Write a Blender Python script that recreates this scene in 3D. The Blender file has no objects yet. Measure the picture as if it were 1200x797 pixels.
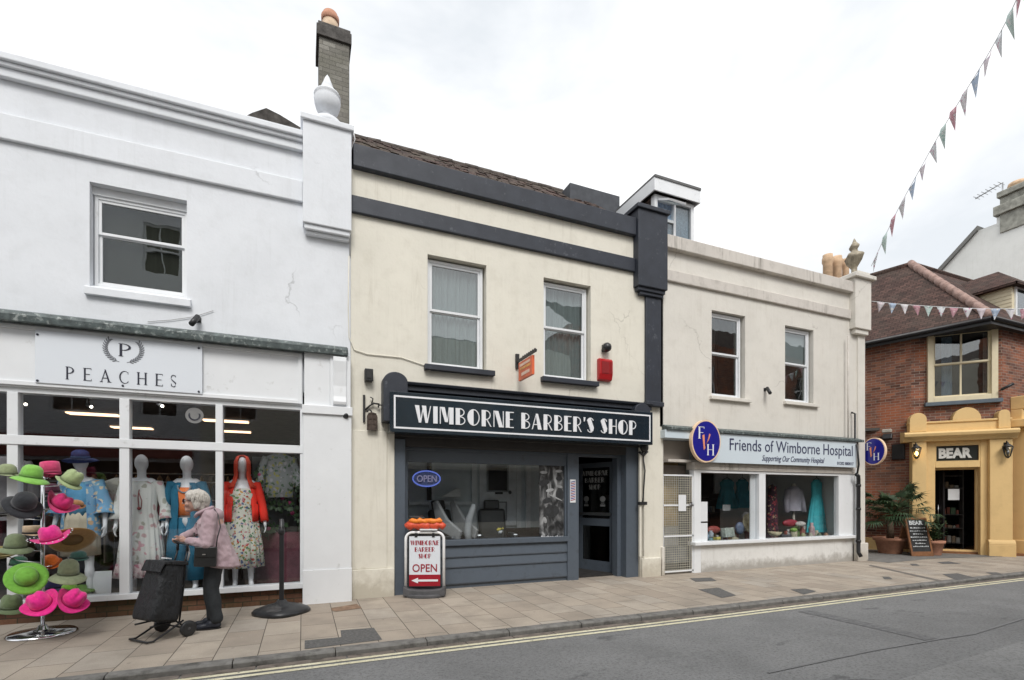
import bpy, bmesh, math, random
from mathutils import Vector, Matrix, noise
random.seed(7)
R = math.radians
PI = math.pi
scene = bpy.context.scene
COL = scene.collection

# ------------------------------------------------------------------ survey
# The street was surveyed from the photograph: a level camera 1.5 m above the
# pavement, 7.7 m from the shop fronts; facade plane is y = 0, +x runs right.
FOC = 583.0; D0 = 7.7; H0 = 1.5
TH = math.atan2(0.38773, 0.92177)
SN, CS = math.sin(TH), math.cos(TH)
CAMP = Vector((0, -D0, H0))
ID = Matrix.Identity(4)
def ray(u, v):
    a = (u - 600) / FOC
    return Vector((SN + a * CS, CS - a * SN, (583 - v) / FOC))
def S(u, v=583, Y=0.0, M=ID):
    """where the sight line u,v meets the local plane y=Y of frame M -> (x, z)"""
    Mi = M.inverted(); c = Mi @ CAMP; d = Mi.to_3x3() @ ray(u, v)
    t = (Y - c.y) / d.y
    p = c + d * t
    return p.x, p.z
def X(u, Y=0.0, M=ID): return S(u, 583, Y, M)[0]
def at(u, v, t): return CAMP + ray(u, v) * t
def on_ground(u, v, z=0.0):
    t = (H0 - z) * FOC / (v - 583); return at(u, v, t)

# ------------------------------------------------------------------ mesh builder
class MB:
    def __init__(s, M=None):
        s.v = []; s.f = []; s.m = []; s.M = M or ID; s.cur = 0; s.smooth = []
        s.sm = False
    def _add(s, vs, fs):
        o = len(s.v)
        s.v += [s.M @ Vector(p) for p in vs]
        for f in fs:
            s.f.append([i + o for i in f]); s.m.append(s.cur); s.smooth.append(s.sm)
        return s
    def box(s, x0, x1, y0, y1, z0, z1):
        vs = [(x0,y0,z0),(x1,y0,z0),(x1,y1,z0),(x0,y1,z0),(x0,y0,z1),(x1,y0,z1),(x1,y1,z1),(x0,y1,z1)]
        return s._add(vs, [(0,3,2,1),(4,5,6,7),(0,1,5,4),(1,2,6,5),(2,3,7,6),(3,0,4,7)])
    def cbox(s, c, d, rz=0, rx=0, ry=0):
        Rm = Matrix.Rotation(rz,3,'Z') @ Matrix.Rotation(ry,3,'Y') @ Matrix.Rotation(rx,3,'X')
        vs = []
        for z in (-1,1):
            for (x,y) in ((-1,-1),(1,-1),(1,1),(-1,1)):
                vs.append(Vector(c) + Rm @ Vector((x*d[0]/2, y*d[1]/2, z*d[2]/2)))
        return s._add(vs, [(0,3,2,1),(4,5,6,7),(0,1,5,4),(1,2,6,5),(2,3,7,6),(3,0,4,7)])
    def quad(s, a, b, c, d): return s._add([a,b,c,d], [(0,1,2,3)])
    def poly(s, pts): return s._add(pts, [tuple(range(len(pts)))])
    def prism_y(s, pts, y0, y1):
        """pts (x,z) ccw seen from -y ; extruded y0(front)->y1(back)"""
        n = len(pts)
        vs = [(x,y0,z) for x,z in pts] + [(x,y1,z) for x,z in pts]
        fs = [tuple(range(n)), tuple(range(2*n-1,n-1,-1))]
        fs += [(i+n,(i+1)%n+n,(i+1)%n,i) for i in range(n)]
        return s._add(vs, fs)
    def prism_x(s, pts, x0, x1):
        """pts (y,z), extruded along x"""
        n = len(pts)
        vs = [(x0,y,z) for y,z in pts] + [(x1,y,z) for y,z in pts]
        fs = [tuple(range(n-1,-1,-1)), tuple(range(n,2*n))]
        fs += [(i,(i+1)%n,(i+1)%n+n,i+n) for i in range(n)]
        return s._add(vs, fs)
    def prism_z(s, pts, z0, z1):
        n = len(pts)
        vs = [(x,y,z0) for x,y in pts] + [(x,y,z1) for x,y in pts]
        fs = [tuple(range(n-1,-1,-1)), tuple(range(n,2*n))]
        fs += [(i,(i+1)%n,(i+1)%n+n,i+n) for i in range(n)]
        return s._add(vs, fs)
    def tube(s, path, r, n=10, cap=True):
        """path of points, r number or list"""
        s.sm = True
        path = [Vector(p) for p in path]; N = len(path)
        rr = r if isinstance(r, (list,tuple)) else [r]*N
        vs = []; prev = None
        for i,p in enumerate(path):
            d = (path[min(i+1,N-1)] - path[max(i-1,0)])
            if d.length < 1e-9: d = Vector((0,0,1))
            d.normalize()
            if prev is None:
                a = Vector((0,0,1)) if abs(d.z) < .9 else Vector((1,0,0))
                u = d.cross(a).normalized()
            else:
                u = (prev - d*prev.dot(d)).normalized()
            prev = u; w = d.cross(u)
            for k in range(n):
                an = 2*PI*k/n
                vs.append(p + (u*math.cos(an) + w*math.sin(an))*rr[i])
        fs = []
        for i in range(N-1):
            for k in range(n):
                a=i*n+k; b=i*n+(k+1)%n
                fs.append((a,b,b+n,a+n))
        if cap:
            fs.append(tuple(range(n-1,-1,-1))); fs.append(tuple(range((N-1)*n, N*n)))
        s._add(vs, fs); s.sm = False
        return s
    def lathe(s, prof, c=(0,0,0), n=24, sx=1, sy=1, fn=None, cap=True):
        """prof (r,z) list, around z"""
        s.sm = True
        vs=[]; fs=[]
        for r,z in prof:
            for k in range(n):
                an=2*PI*k/n
                p=Vector((r*sx*math.cos(an), r*sy*math.sin(an), z))
                if fn: p = Vector(fn(p, an))
                vs.append(p+Vector(c))
        m=len(prof)
        for i in range(m-1):
            for k in range(n):
                a=i*n+k;b=i*n+(k+1)%n
                fs.append((a,b,b+n,a+n))
        if cap and prof[0][0] > 1e-5: fs.append(tuple(range(n-1,-1,-1)))
        if cap and prof[-1][0] > 1e-5: fs.append(tuple(range((m-1)*n,m*n)))
        s._add(vs,fs); s.sm=False
        return s
    def ball(s, c, r, n=14, m=9):
        rx,ry,rz = r if isinstance(r,(tuple,list)) else (r,r,r)
        prof=[(max(1e-6,math.sin(PI*i/m)), -math.cos(PI*i/m)) for i in range(m+1)]
        return s.lathe([(a, b*rz) for a,b in prof], c, n, rx, ry)
    def build(s, name, mats, parent=None, bevel=0, loc=None, shade=None):
        me = bpy.data.meshes.new(name)
        base = base_of(parent) if parent else Vector((0,0,0))
        if loc is not None and not parent: base = Vector(loc)
        me.from_pydata([p - base for p in s.v], [], s.f)
        if not isinstance(mats,(list,tuple)): mats=[mats]
        for m in mats: me.materials.append(m)
        uv = me.uv_layers.new(name='UVMap')
        for i,p in enumerate(me.polygons):
            p.material_index = s.m[i] if s.m[i] < len(mats) else 0
            p.use_smooth = s.smooth[i] if shade is None else shade
            n = p.normal
            h = math.hypot(n.x,n.y)
            if h < .2: tx,ty,k = 1,0,0
            else: tx,ty,k = -n.y/h, n.x/h, 1/max(h,.2)
            for li in p.loop_indices:
                c = me.vertices[me.loops[li].vertex_index].co + base
                if k: uv.data[li].uv = (c.x*tx+c.y*ty, c.z*k)
                else: uv.data[li].uv = (c.x, c.y)
        me.validate()
        o = bpy.data.objects.new(name, me); COL.objects.link(o)
        if parent: o.parent = parent
        elif loc is not None: o.location = loc
        if bevel:
            b = o.modifiers.new('bevel','BEVEL'); b.width=bevel; b.segments=2; b.limit_method='ANGLE'; b.angle_limit=R(40)
            b.harden_normals = False
        return o
def base_of(o):
    p = Vector((0,0,0))
    while o:
        p += o.location; o = o.parent
    return p

def tag(o, label, cat, group=None):
    o['label']=label; o['category']=cat
    if group: o['group']=group
    return o
def thing(name, label, cat, loc=(0,0,0), group=None):
    o = bpy.data.objects.new(name, None); COL.objects.link(o)
    o.empty_display_size=.2; o.location = loc
    return tag(o, label, cat, group)
def struct(o):
    o['kind']='structure'; return o
def copy_tree(o, parent=None):
    c = o.copy(); COL.objects.link(c)
    if parent: c.parent = parent
    for ch in list(o.children): copy_tree(ch, c)
    return c

# wall panel with rectangular openings, in local plane (front y0, back y1)
def wall_open(mb, x0, x1, z0, z1, ops, y0=0.0, y1=.25, step=None):
    xs = sorted({x0,x1,*[a for o in ops for a in o[:2]]}); zs = sorted({z0,z1,*[a for o in ops for a in o[2:4]]})
    def inside(cx,cz): return any(o[0]<cx<o[1] and o[2]<cz<o[3] for o in ops)
    for i in range(len(xs)-1):
        for j in range(len(zs)-1):
            a,b,c,d = xs[i],xs[i+1],zs[j],zs[j+1]
            if inside((a+b)/2,(c+d)/2): continue
            mb.quad((a,y0,c),(b,y0,c),(b,y0,d),(a,y0,d))
            mb.quad((a,y1,c),(a,y1,d),(b,y1,d),(b,y1,c))
    for (a,b,c,d) in [o[:4] for o in ops]:
        mb.quad((a,y0,c),(a,y0,d),(a,y1,d),(a,y1,c))
        mb.quad((b,y0,c),(b,y1,c),(b,y1,d),(b,y0,d))
        mb.quad((a,y0,d),(b,y0,d),(b,y1,d),(a,y1,d))
        if c > z0+.001: mb.quad((a,y0,c),(a,y1,c),(b,y1,c),(b,y0,c))
    mb.quad((x0,y0,z0),(x0,y0,z1),(x0,y1,z1),(x0,y1,z0))
    mb.quad((x1,y0,z0),(x1,y1,z0),(x1,y1,z1),(x1,y0,z1))
    mb.quad((x0,y0,z1),(x1,y0,z1),(x1,y1,z1),(x0,y1,z1))
    return mb
def frame(mb, x0,x1,z0,z1,y0,y1,w, wb=None, wt=None):
    wb = w if wb is None else wb; wt = w if wt is None else wt
    mb.box(x0,x0+w,y0,y1,z0,z1); mb.box(x1-w,x1,y0,y1,z0,z1)
    mb.box(x0+w,x1-w,y0,y1,z1-wt,z1); mb.box(x0+w,x1-w,y0,y1,z0,z0+wb)
    return mb

# ------------------------------------------------------------------ materials
def new_mat(name):
    m = bpy.data.materials.new(name); m.use_nodes=True
    nt = m.node_tree; nt.nodes.clear()
    out = nt.nodes.new('ShaderNodeOutputMaterial')
    return m, nt, out
def N(nt, t, **k):
    n = nt.nodes.new(t)
    for a,b in k.items():
        if a.startswith('i_'): n.inputs[a[2:].replace('_',' ')].default_value=b
        else: setattr(n,a,b)
    return n
def rgba(c): return (c[0],c[1],c[2],1)
def hexc(h):
    f=lambda v: ((v/255+.055)/1.055)**2.4 if v/255>.04045 else v/255/12.92
    h=h.lstrip('#'); return tuple(f(int(h[i:i+2],16)) for i in (0,2,4))
def mixc(nt, fac, a, b, blend='MIX'):
    n = N(nt,'ShaderNodeMix'); n.data_type='RGBA'; n.blend_type=blend
    for sock,val in ((0,fac),(6,a),(7,b)):
        if hasattr(val,'links') or isinstance(val, bpy.types.NodeSocket): nt.links.new(val, n.inputs[sock])
        else: n.inputs[sock].default_value = val if sock==0 else rgba(val)
    return n.outputs[2]
def ramp(nt, src, stops, interp='LINEAR'):
    n = N(nt,'ShaderNodeValToRGB'); n.color_ramp.interpolation=interp
    e = n.color_ramp.elements
    while len(e)>1: e.remove(e[-1])
    e[0].position=stops[0][0]; e[0].color=rgba(stops[0][1]) if isinstance(stops[0][1],tuple) else (stops[0][1],)*3+(1,)
    for p,c in stops[1:]:
        x=e.new(p); x.color=rgba(c) if isinstance(c,tuple) else (c,c,c,1)
    nt.links.new(src,n.inputs[0]); return n.outputs[0]
def coords(nt, kind='Object', scale=(1,1,1), rot=(0,0,0), loc=(0,0,0)):
    t=N(nt,'ShaderNodeTexCoord'); m=N(nt,'ShaderNodeMapping')
    m.inputs['Scale'].default_value=scale; m.inputs['Rotation'].default_value=rot; m.inputs['Location'].default_value=loc
    if kind=='World':
        g=N(nt,'ShaderNodeNewGeometry'); nt.links.new(g.outputs['Position'],m.inputs[0])
    else: nt.links.new(t.outputs[kind],m.inputs[0])
    return m.outputs[0]
def noise_t(nt, vec, scale, detail=5, rough=.55, dist=0):
    n=N(nt,'ShaderNodeTexNoise'); n.inputs['Scale'].default_value=scale; n.inputs['Detail'].default_value=detail
    n.inputs['Roughness'].default_value=rough; n.inputs['Distortion'].default_value=dist
    nt.links.new(vec,n.inputs['Vector']); return n.outputs['Fac']
def bump(nt, h, strength=.3, dist=.01, nrm=None):
    b=N(nt,'ShaderNodeBump'); b.inputs['Strength'].default_value=strength; b.inputs['Distance'].default_value=dist
    nt.links.new(h,b.inputs['Height'])
    if nrm: nt.links.new(nrm,b.inputs['Normal'])
    return b.outputs[0]
def pbsdf(nt,out,col=None,rough=.6,metal=0,nrm=None,spec=.5,emis=None,es=0,coat=0,sheen=0,roughs=None):
    p=N(nt,'ShaderNodeBsdfPrincipled')
    if col is not None:
        if isinstance(col,(tuple,list)): p.inputs['Base Color'].default_value=rgba(col)
        else: nt.links.new(col,p.inputs['Base Color'])
    p.inputs['Roughness'].default_value=rough; p.inputs['Metallic'].default_value=metal
    p.inputs['Specular IOR Level'].default_value=spec; p.inputs['Coat Weight'].default_value=coat
    p.inputs['Sheen Weight'].default_value=sheen
    if roughs is not None: nt.links.new(roughs,p.inputs['Roughness'])
    if nrm is not None: nt.links.new(nrm,p.inputs['Normal'])
    if emis is not None: p.inputs['Emission Color'].default_value=rgba(emis); p.inputs['Emission Strength'].default_value=es
    nt.links.new(p.outputs[0],out.inputs[0]); return p

def simple(name,col,rough=.6,metal=0,var=.12,scale=8,bmp=.15,bs=60,coat=0,sheen=0,spec=.5,dirt=None):
    m,nt,out=new_mat(name)
    v=coords(nt,'World')
    n=noise_t(nt,v,scale,6)
    c0=tuple(max(0,x*(1-var)) for x in col); c1=tuple(min(1,x*(1+var)) for x in col)
    c=ramp(nt,n,[(.3,c0),(.7,c1)])
    if dirt:
        n2=noise_t(nt,v,dirt[1],8,.65)
        fac=ramp(nt,n2,[(dirt[2],0.0),(dirt[3],1.0)])
        c=mixc(nt,fac,c,dirt[0])
    nr=bump(nt,noise_t(nt,v,bs,4),bmp,.004) if bmp else None
    rr=ramp(nt,n,[(.2,min(1,rough*1.15)),(.8,rough*.85)])
    pbsdf(nt,out,c,rough,metal,nr,spec,coat=coat,sheen=sheen,roughs=rr)
    return m

def render_wall(name,col,stain,stain_amt=.5,base_z=None,crack=True,streak=.35,bscale=25,rough=.85):
    """painted render: broad patchiness, fine trowel grain, run-off streaks, hairline cracks"""
    m,nt,out=new_mat(name); v=coords(nt,'World')
    big=noise_t(nt,v,.9,5,.6); mid=noise_t(nt,v,5,6,.6)
    c=ramp(nt,big,[(.3,tuple(x*.93 for x in col)),(.7,tuple(min(1,x*1.04) for x in col))])
    c=mixc(nt,ramp(nt,mid,[(.5,0.0),(.75,.35*stain_amt)]),c,stain)
    vs=coords(nt,'World',scale=(9,9,.45))
    st=noise_t(nt,vs,1.0,5,.75,1.2)
    sa=ramp(nt,st,[(.50,0.0),(.72,min(1,streak*1.3))]); sb=ramp(nt,noise_t(nt,coords(nt,'World',scale=(1.3,1.3,.8),loc=(3,1,7)),1.0,4,.65),[(.46,0.0),(.60,1.0)])
    sm=N(nt,'ShaderNodeMath'); sm.operation='MULTIPLY'; nt.links.new(sa,sm.inputs[0]); nt.links.new(sb,sm.inputs[1])
    c=mixc(nt,sm.outputs[0],c,stain)
    if crack:
        w=N(nt,'ShaderNodeTexVoronoi'); w.feature='DISTANCE_TO_EDGE'; w.inputs['Scale'].default_value=.42
        dv=N(nt,'ShaderNodeVectorMath'); dv.operation='MULTIPLY_ADD'
        nz=N(nt,'ShaderNodeTexNoise'); nz.inputs['Scale'].default_value=2.5; nz.inputs['Detail'].default_value=6; nt.links.new(v,nz.inputs['Vector'])
        nt.links.new(nz.outputs['Color'],dv.inputs[0]); dv.inputs[1].default_value=(.7,.7,.7); nt.links.new(v,dv.inputs[2])
        nt.links.new(dv.outputs[0],w.inputs['Vector'])
        cr=ramp(nt,w.outputs['Distance'],[(0,1.0),(.006,0.0)])
        msk=ramp(nt,noise_t(nt,v,.8,2),[(.55,0.0),(.62,.45)])
        mm=N(nt,'ShaderNodeMath'); mm.operation='MULTIPLY'; nt.links.new(cr,mm.inputs[0]); nt.links.new(msk,mm.inputs[1])
        c=mixc(nt,mm.outputs[0],c,tuple(x*.5 for x in stain))
    if base_z is not None:
        g=N(nt,'ShaderNodeSeparateXYZ'); nt.links.new(v,g.inputs[0])
        a=N(nt,'ShaderNodeMath'); a.operation='MULTIPLY_ADD'; nt.links.new(g.outputs[2],a.inputs[0]); a.inputs[1].default_value=-1/base_z; a.inputs[2].default_value=1
        b=N(nt,'ShaderNodeMath'); b.operation='MULTIPLY_ADD'; nt.links.new(noise_t(nt,v,4,6,.7),b.inputs[0]); b.inputs[1].default_value=1.6; nt.links.new(a.outputs[0],b.inputs[2])
        f=ramp(nt,b.outputs[0],[(.85+.1,0.0),(1.0,.15),(1.35/1.4,.5)]) if False else None
        cl=N(nt,'ShaderNodeMapRange'); nt.links.new(b.outputs[0],cl.inputs[0]); cl.inputs[1].default_value=1.05; cl.inputs[2].default_value=1.6; cl.inputs[4].default_value=.75
        c=mixc(nt,cl.outputs[0],c,stain)
    h=noise_t(nt,v,bscale,8,.6); nb=bump(nt,h,.35,.006); nb=bump(nt,big,.5,.03,nb)
    pbsdf(nt,out,c,rough,nrm=nb,spec=.3)
    return m

def brick_mat(name,cols,mortar,bw=.225,bh=.075,ms=.012,stain=None,bmp=.6,kind='UV',rough=.88,patch=None):
    m,nt,out=new_mat(name)
    v=coords(nt,kind)
    b=N(nt,'ShaderNodeTexBrick'); b.inputs['Scale'].default_value=1
    b.inputs['Brick Width'].default_value=bw; b.inputs['Row Height'].default_value=bh; b.inputs['Mortar Size'].default_value=ms/2
    b.inputs['Mortar Smooth'].default_value=.2; b.inputs['Bias'].default_value=0
    b.inputs['Color1'].default_value=(0,0,0,1); b.inputs['Color2'].default_value=(1,1,1,1); b.inputs['Mortar'].default_value=(.5,.5,.5,1)
    wn=N(nt,'ShaderNodeTexNoise'); wn.inputs['Scale'].default_value=6; nt.links.new(v,wn.inputs['Vector'])
    dv=N(nt,'ShaderNodeVectorMath'); dv.operation='MULTIPLY_ADD'; nt.links.new(wn.outputs['Color'],dv.inputs[0]); dv.inputs[1].default_value=(.012,.012,0); nt.links.new(v,dv.inputs[2])
    nt.links.new(dv.outputs[0],b.inputs['Vector'])
    k=len(cols); c=ramp(nt,b.outputs['Color'],[(i/(k-1),cols[i]) for i in range(k)])
    w=coords(nt,'World'); nz=noise_t(nt,w,30,6,.7)
    c=mixc(nt,ramp(nt,nz,[(.4,0.0),(.8,.55)]),c,tuple(x*.55 for x in cols[0]))
    if patch:
        c=mixc(nt,ramp(nt,noise_t(nt,w,patch[1],5,.6),[(.50,0.0),(.62,.65)]),c,patch[0])
    c=mixc(nt,b.outputs['Fac'],c,mortar)
    if stain: c=mixc(nt,ramp(nt,noise_t(nt,w,1.3,5,.6),[(.45,0.0),(.75,.7)]),c,stain)
    inv=N(nt,'ShaderNodeMath'); inv.operation='SUBTRACT'; inv.inputs[0].default_value=1; nt.links.new(b.outputs['Fac'],inv.inputs[1])
    nb=bump(nt,inv.outputs[0],bmp,.012); nb=bump(nt,nz,.4,.01,nb)
    pbsdf(nt,out,c,rough,nrm=nb,spec=.25)
    return m

def glass_mat(name='window_glass',tint=(.88,.9,.9),k=1.0,wav=.0):
    m,nt,out=new_mat(name)
    tr=N(nt,'ShaderNodeBsdfTransparent'); tr.inputs[0].default_value=rgba(tint)
    gl=N(nt,'ShaderNodeBsdfGlossy'); gl.inputs['Roughness'].default_value=.0; gl.inputs[0].default_value=(1,1,1,1)
    fr=N(nt,'ShaderNodeLayerWeight'); fr.inputs[0].default_value=.5
    p5=N(nt,'ShaderNodeMath'); p5.operation='POWER'; p5.inputs[1].default_value=5; nt.links.new(fr.outputs['Facing'],p5.inputs[0])
    mu=N(nt,'ShaderNodeMath'); mu.operation='MULTIPLY_ADD'; mu.inputs[1].default_value=.8*min(k,1.2); mu.inputs[2].default_value=.045*k; mu.use_clamp=True
    nt.links.new(p5.outputs[0],mu.inputs[0])
    if wav:
        nb=bump(nt,noise_t(nt,coords(nt,'World'),1.6,2),wav,.02); nt.links.new(nb,gl.inputs['Normal'])
    mx=N(nt,'ShaderNodeMixShader'); nt.links.new(mu.outputs[0],mx.inputs[0]); nt.links.new(tr.outputs[0],mx.inputs[1]); nt.links.new(gl.outputs[0],mx.inputs[2])
    nt.links.new(mx.outputs[0],out.inputs[0]); return m
def emit(name,col,st):
    m,nt,out=new_mat(name); pbsdf(nt,out,(0.02,.02,.02),.5,emis=col,es=st); return m

def floral(name,base,cols,scale=18,cover=.5,fold=True,rough=.85):
    m,nt,out=new_mat(name); v=coords(nt,'Object')
    nz=N(nt,'ShaderNodeTexNoise'); nz.inputs['Scale'].default_value=scale*.6; nt.links.new(v,nz.inputs['Vector'])
    dv=N(nt,'ShaderNodeVectorMath'); dv.operation='MULTIPLY_ADD'; nt.links.new(nz.outputs['Color'],dv.inputs[0]); dv.inputs[1].default_value=(.09,.09,.09); nt.links.new(v,dv.inputs[2])
    vo=N(nt,'ShaderNodeTexVoronoi'); vo.inputs['Scale'].default_value=scale; nt.links.new(dv.outputs[0],vo.inputs['Vector'])
    sp=N(nt,'ShaderNodeSeparateColor'); nt.links.new(vo.outputs['Color'],sp.inputs[0])
    k=len(cols); cc=ramp(nt,sp.outputs[0],[(i/k,cols[i]) for i in range(k)],'CONSTANT')
    gate=ramp(nt,sp.outputs[1],[(0,1.0),(cover,0.0)],'CONSTANT')
    edge=ramp(nt,vo.outputs['Distance'],[(.42,1.0),(.55,0.0)])
    mm=N(nt,'ShaderNodeMath'); mm.operation='MULTIPLY'; nt.links.new(gate,mm.inputs[0]); nt.links.new(edge,mm.inputs[1])
    c=mixc(nt,mm.outputs[0],base,cc)
    pbsdf(nt,out,c,rough,spec=.2,nrm=bump(nt,noise_t(nt,v,40,3),.2,.005))
    return m

M={}
M['white_wall']=render_wall('white_painted_render',(.74,.765,.80),(.48,.49,.49),.5,streak=.17)
M['white_wood']=simple('white_gloss_paint',(.76,.78,.80),.4,var=.03,scale=3,bmp=.08,bs=30,dirt=((.42,.42,.4),7,.62,.85))
M['cream_wall']=render_wall('cream_painted_render',(.74,.712,.625),(.45,.41,.33),.65,base_z=.55,streak=.32)
M['pale_wall']=render_wall('pale_stone_render',(.69,.665,.61),(.42,.38,.32),.55,base_z=.45,streak=.26)
M['pale_trim']=render_wall('weathered_stone_moulding',(.60,.565,.52),(.17,.155,.13),.8,streak=.85,crack=False)
M['navy']=simple('dark_navy_masonry_paint',(.024,.029,.041),.55,var=.15,scale=4,bmp=.25,dirt=((.12,.13,.15),9,.6,.8))
M['sign_navy']=simple('sign_board_navy',(.010,.020,.030),.22,var=.2,scale=2,bmp=.0,coat=.3)
M['shop_grey']=simple('slate_grey_joinery_paint',(.088,.108,.135),.42,var=.08,scale=5,bmp=.12,bs=20,dirt=((.05,.055,.06),5,.55,.8))
M['white_sign']=simple('white_sign_panel',(.71,.75,.80),.35,var=.015,scale=2,bmp=0)
M['pale_sign']=simple('pale_blue_sign_panel',(.60,.68,.74),.4,var=.02,scale=2,bmp=0)
M['letter_white']=simple('white_letters',(.78,.79,.82),.4,var=.02,bmp=0)
M['letter_navy']=simple('navy_letters',(.03,.035,.09),.4,var=.03,bmp=0)
M['letter_black']=simple('charcoal_letters',(.02,.022,.04),.4,var=.03,bmp=0)
M['letter_red']=simple('red_letters',(.30,.015,.03),.4,var=.03,bmp=0)
M['sign_blue']=simple('royal_blue_enamel',(.010,.012,.24),.3,var=.05,bmp=0,coat=.3)
M['sign_rim']=simple('peach_sign_rim',(.85,.62,.42),.4,var=.05,bmp=0)
M['sign_orange']=simple('orange_letter',(.80,.30,.17),.4,var=.05,bmp=0)
M['upvc']=simple('white_upvc',(.74,.76,.78),.3,var=.03,bmp=0)
M['lead']=simple('weathered_lead_flashing',(.075,.095,.095),.6,var=.5,scale=14,bmp=.5,bs=25,dirt=((.30,.33,.32),16,.55,.65))
M['black']=simple('black_paint',(.012,.012,.014),.45,var=.2,bmp=.1)
M['black_plastic']=simple('black_plastic',(.018,.019,.021),.38,var=.2,bmp=.1)
M['iron']=simple('black_cast_iron',(.02,.02,.021),.5,var=.25,bmp=.3)
M['rust']=simple('rusted_iron',(.07,.05,.04),.8,var=.4,scale=25,bmp=.4)
M['chrome']=simple('chrome',(.75,.76,.78),.12,1,var=.05,bmp=0)
M['steel']=simple('brushed_steel',(.45,.46,.47),.35,1,var=.1,bmp=.05)
M['red_box']=simple('red_alarm_plastic',(.42,.012,.016),.35,var=.06,bmp=0)
M['glass']=glass_mat()
M['glass_up']=glass_mat('upper_window_glass',(.72,.76,.76),2.6,.12)
M['glass_shop']=glass_mat('shop_window_glass',(.95,.96,.965),.85,.03)
M['tile']=brick_mat('clay_roof_tiles',[(.035,.024,.022),(.07,.044,.038),(.115,.072,.06),(.06,.042,.036)],(.02,.014,.012),.17,.10,.014,stain=(.10,.095,.07),bmp=1.0)
M['tile_pub']=brick_mat('dark_clay_roof_tiles',[(.05,.032,.028),(.085,.05,.042),(.13,.075,.062),(.07,.045,.038)],(.02,.013,.012),.17,.105,.014,stain=(.07,.06,.05),bmp=1.0)
M['hip_tile']=simple('pink_hip_tiles',(.30,.20,.17),.85,var=.3,scale=9,bmp=.5,bs=15)
M['brick_pub']=brick_mat('old_red_brick',[(.095,.05,.04),(.25,.095,.065),(.38,.165,.10),(.16,.085,.07),(.29,.13,.09)],(.33,.28,.23),.225,.074,.012,stain=(.13,.075,.055),patch=((.46,.15,.07),.9))
M['brick_low']=brick_mat('brown_plinth_brick',[(.09,.045,.03),(.16,.08,.05),(.10,.06,.035),(.20,.10,.06)],(.05,.045,.03),.215,.072,.012,stain=(.06,.07,.03))
M['brick_chim']=brick_mat('grey_weathered_stone_brick',[(.15,.145,.13),(.24,.23,.20),(.19,.18,.16),(.29,.28,.25)],(.15,.145,.13),.25,.09,.010,stain=(.10,.10,.075),bmp=.9)
M['pot']=simple('buff_chimney_pot',(.60,.42,.27),.8,var=.2,scale=8,bmp=.3)
M['terracotta']=simple('terracotta',(.46,.23,.15),.8,var=.18,scale=10,bmp=.2)
M['yellow']=render_wall('ochre_yellow_render',(.76,.535,.25),(.42,.28,.13),.6,streak=.2,crack=False,rough=.65)
M['cream_wood']=simple('cream_window_paint',(.72,.64,.45),.45,var=.05,bmp=.05)
M['grey_sill']=simple('blue_grey_sill_paint',(.10,.13,.16),.5,var=.1)
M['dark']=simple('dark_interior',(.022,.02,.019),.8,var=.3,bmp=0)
M['dark_brown']=simple('dark_brown_interior',(.045,.026,.02),.7,var=.4,scale=2,bmp=0)
M['wood']=simple('varnished_wood',(.22,.10,.045),.45,var=.3,scale=14,bmp=.15)
M['int_grey']=simple('interior_grey_panel',(.26,.28,.29),.6,var=.06,scale=2,bmp=0)
M['int_pale']=simple('interior_pale_wall',(.72,.70,.67),.7,var=.05,scale=2,bmp=0)
M['floor_in']=simple('shop_carpet',(.06,.055,.05),.9,var=.2,scale=20)
M['leather']=simple('black_leather',(.02,.02,.02),.35,var=.2,bmp=.2)
M['paper']=simple('white_paper',(.72,.74,.76),.7,var=.02,bmp=0)
M['mannequin']=simple('white_mannequin_fibreglass',(.86,.88,.91),.35,var=.02,bmp=0)
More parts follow.
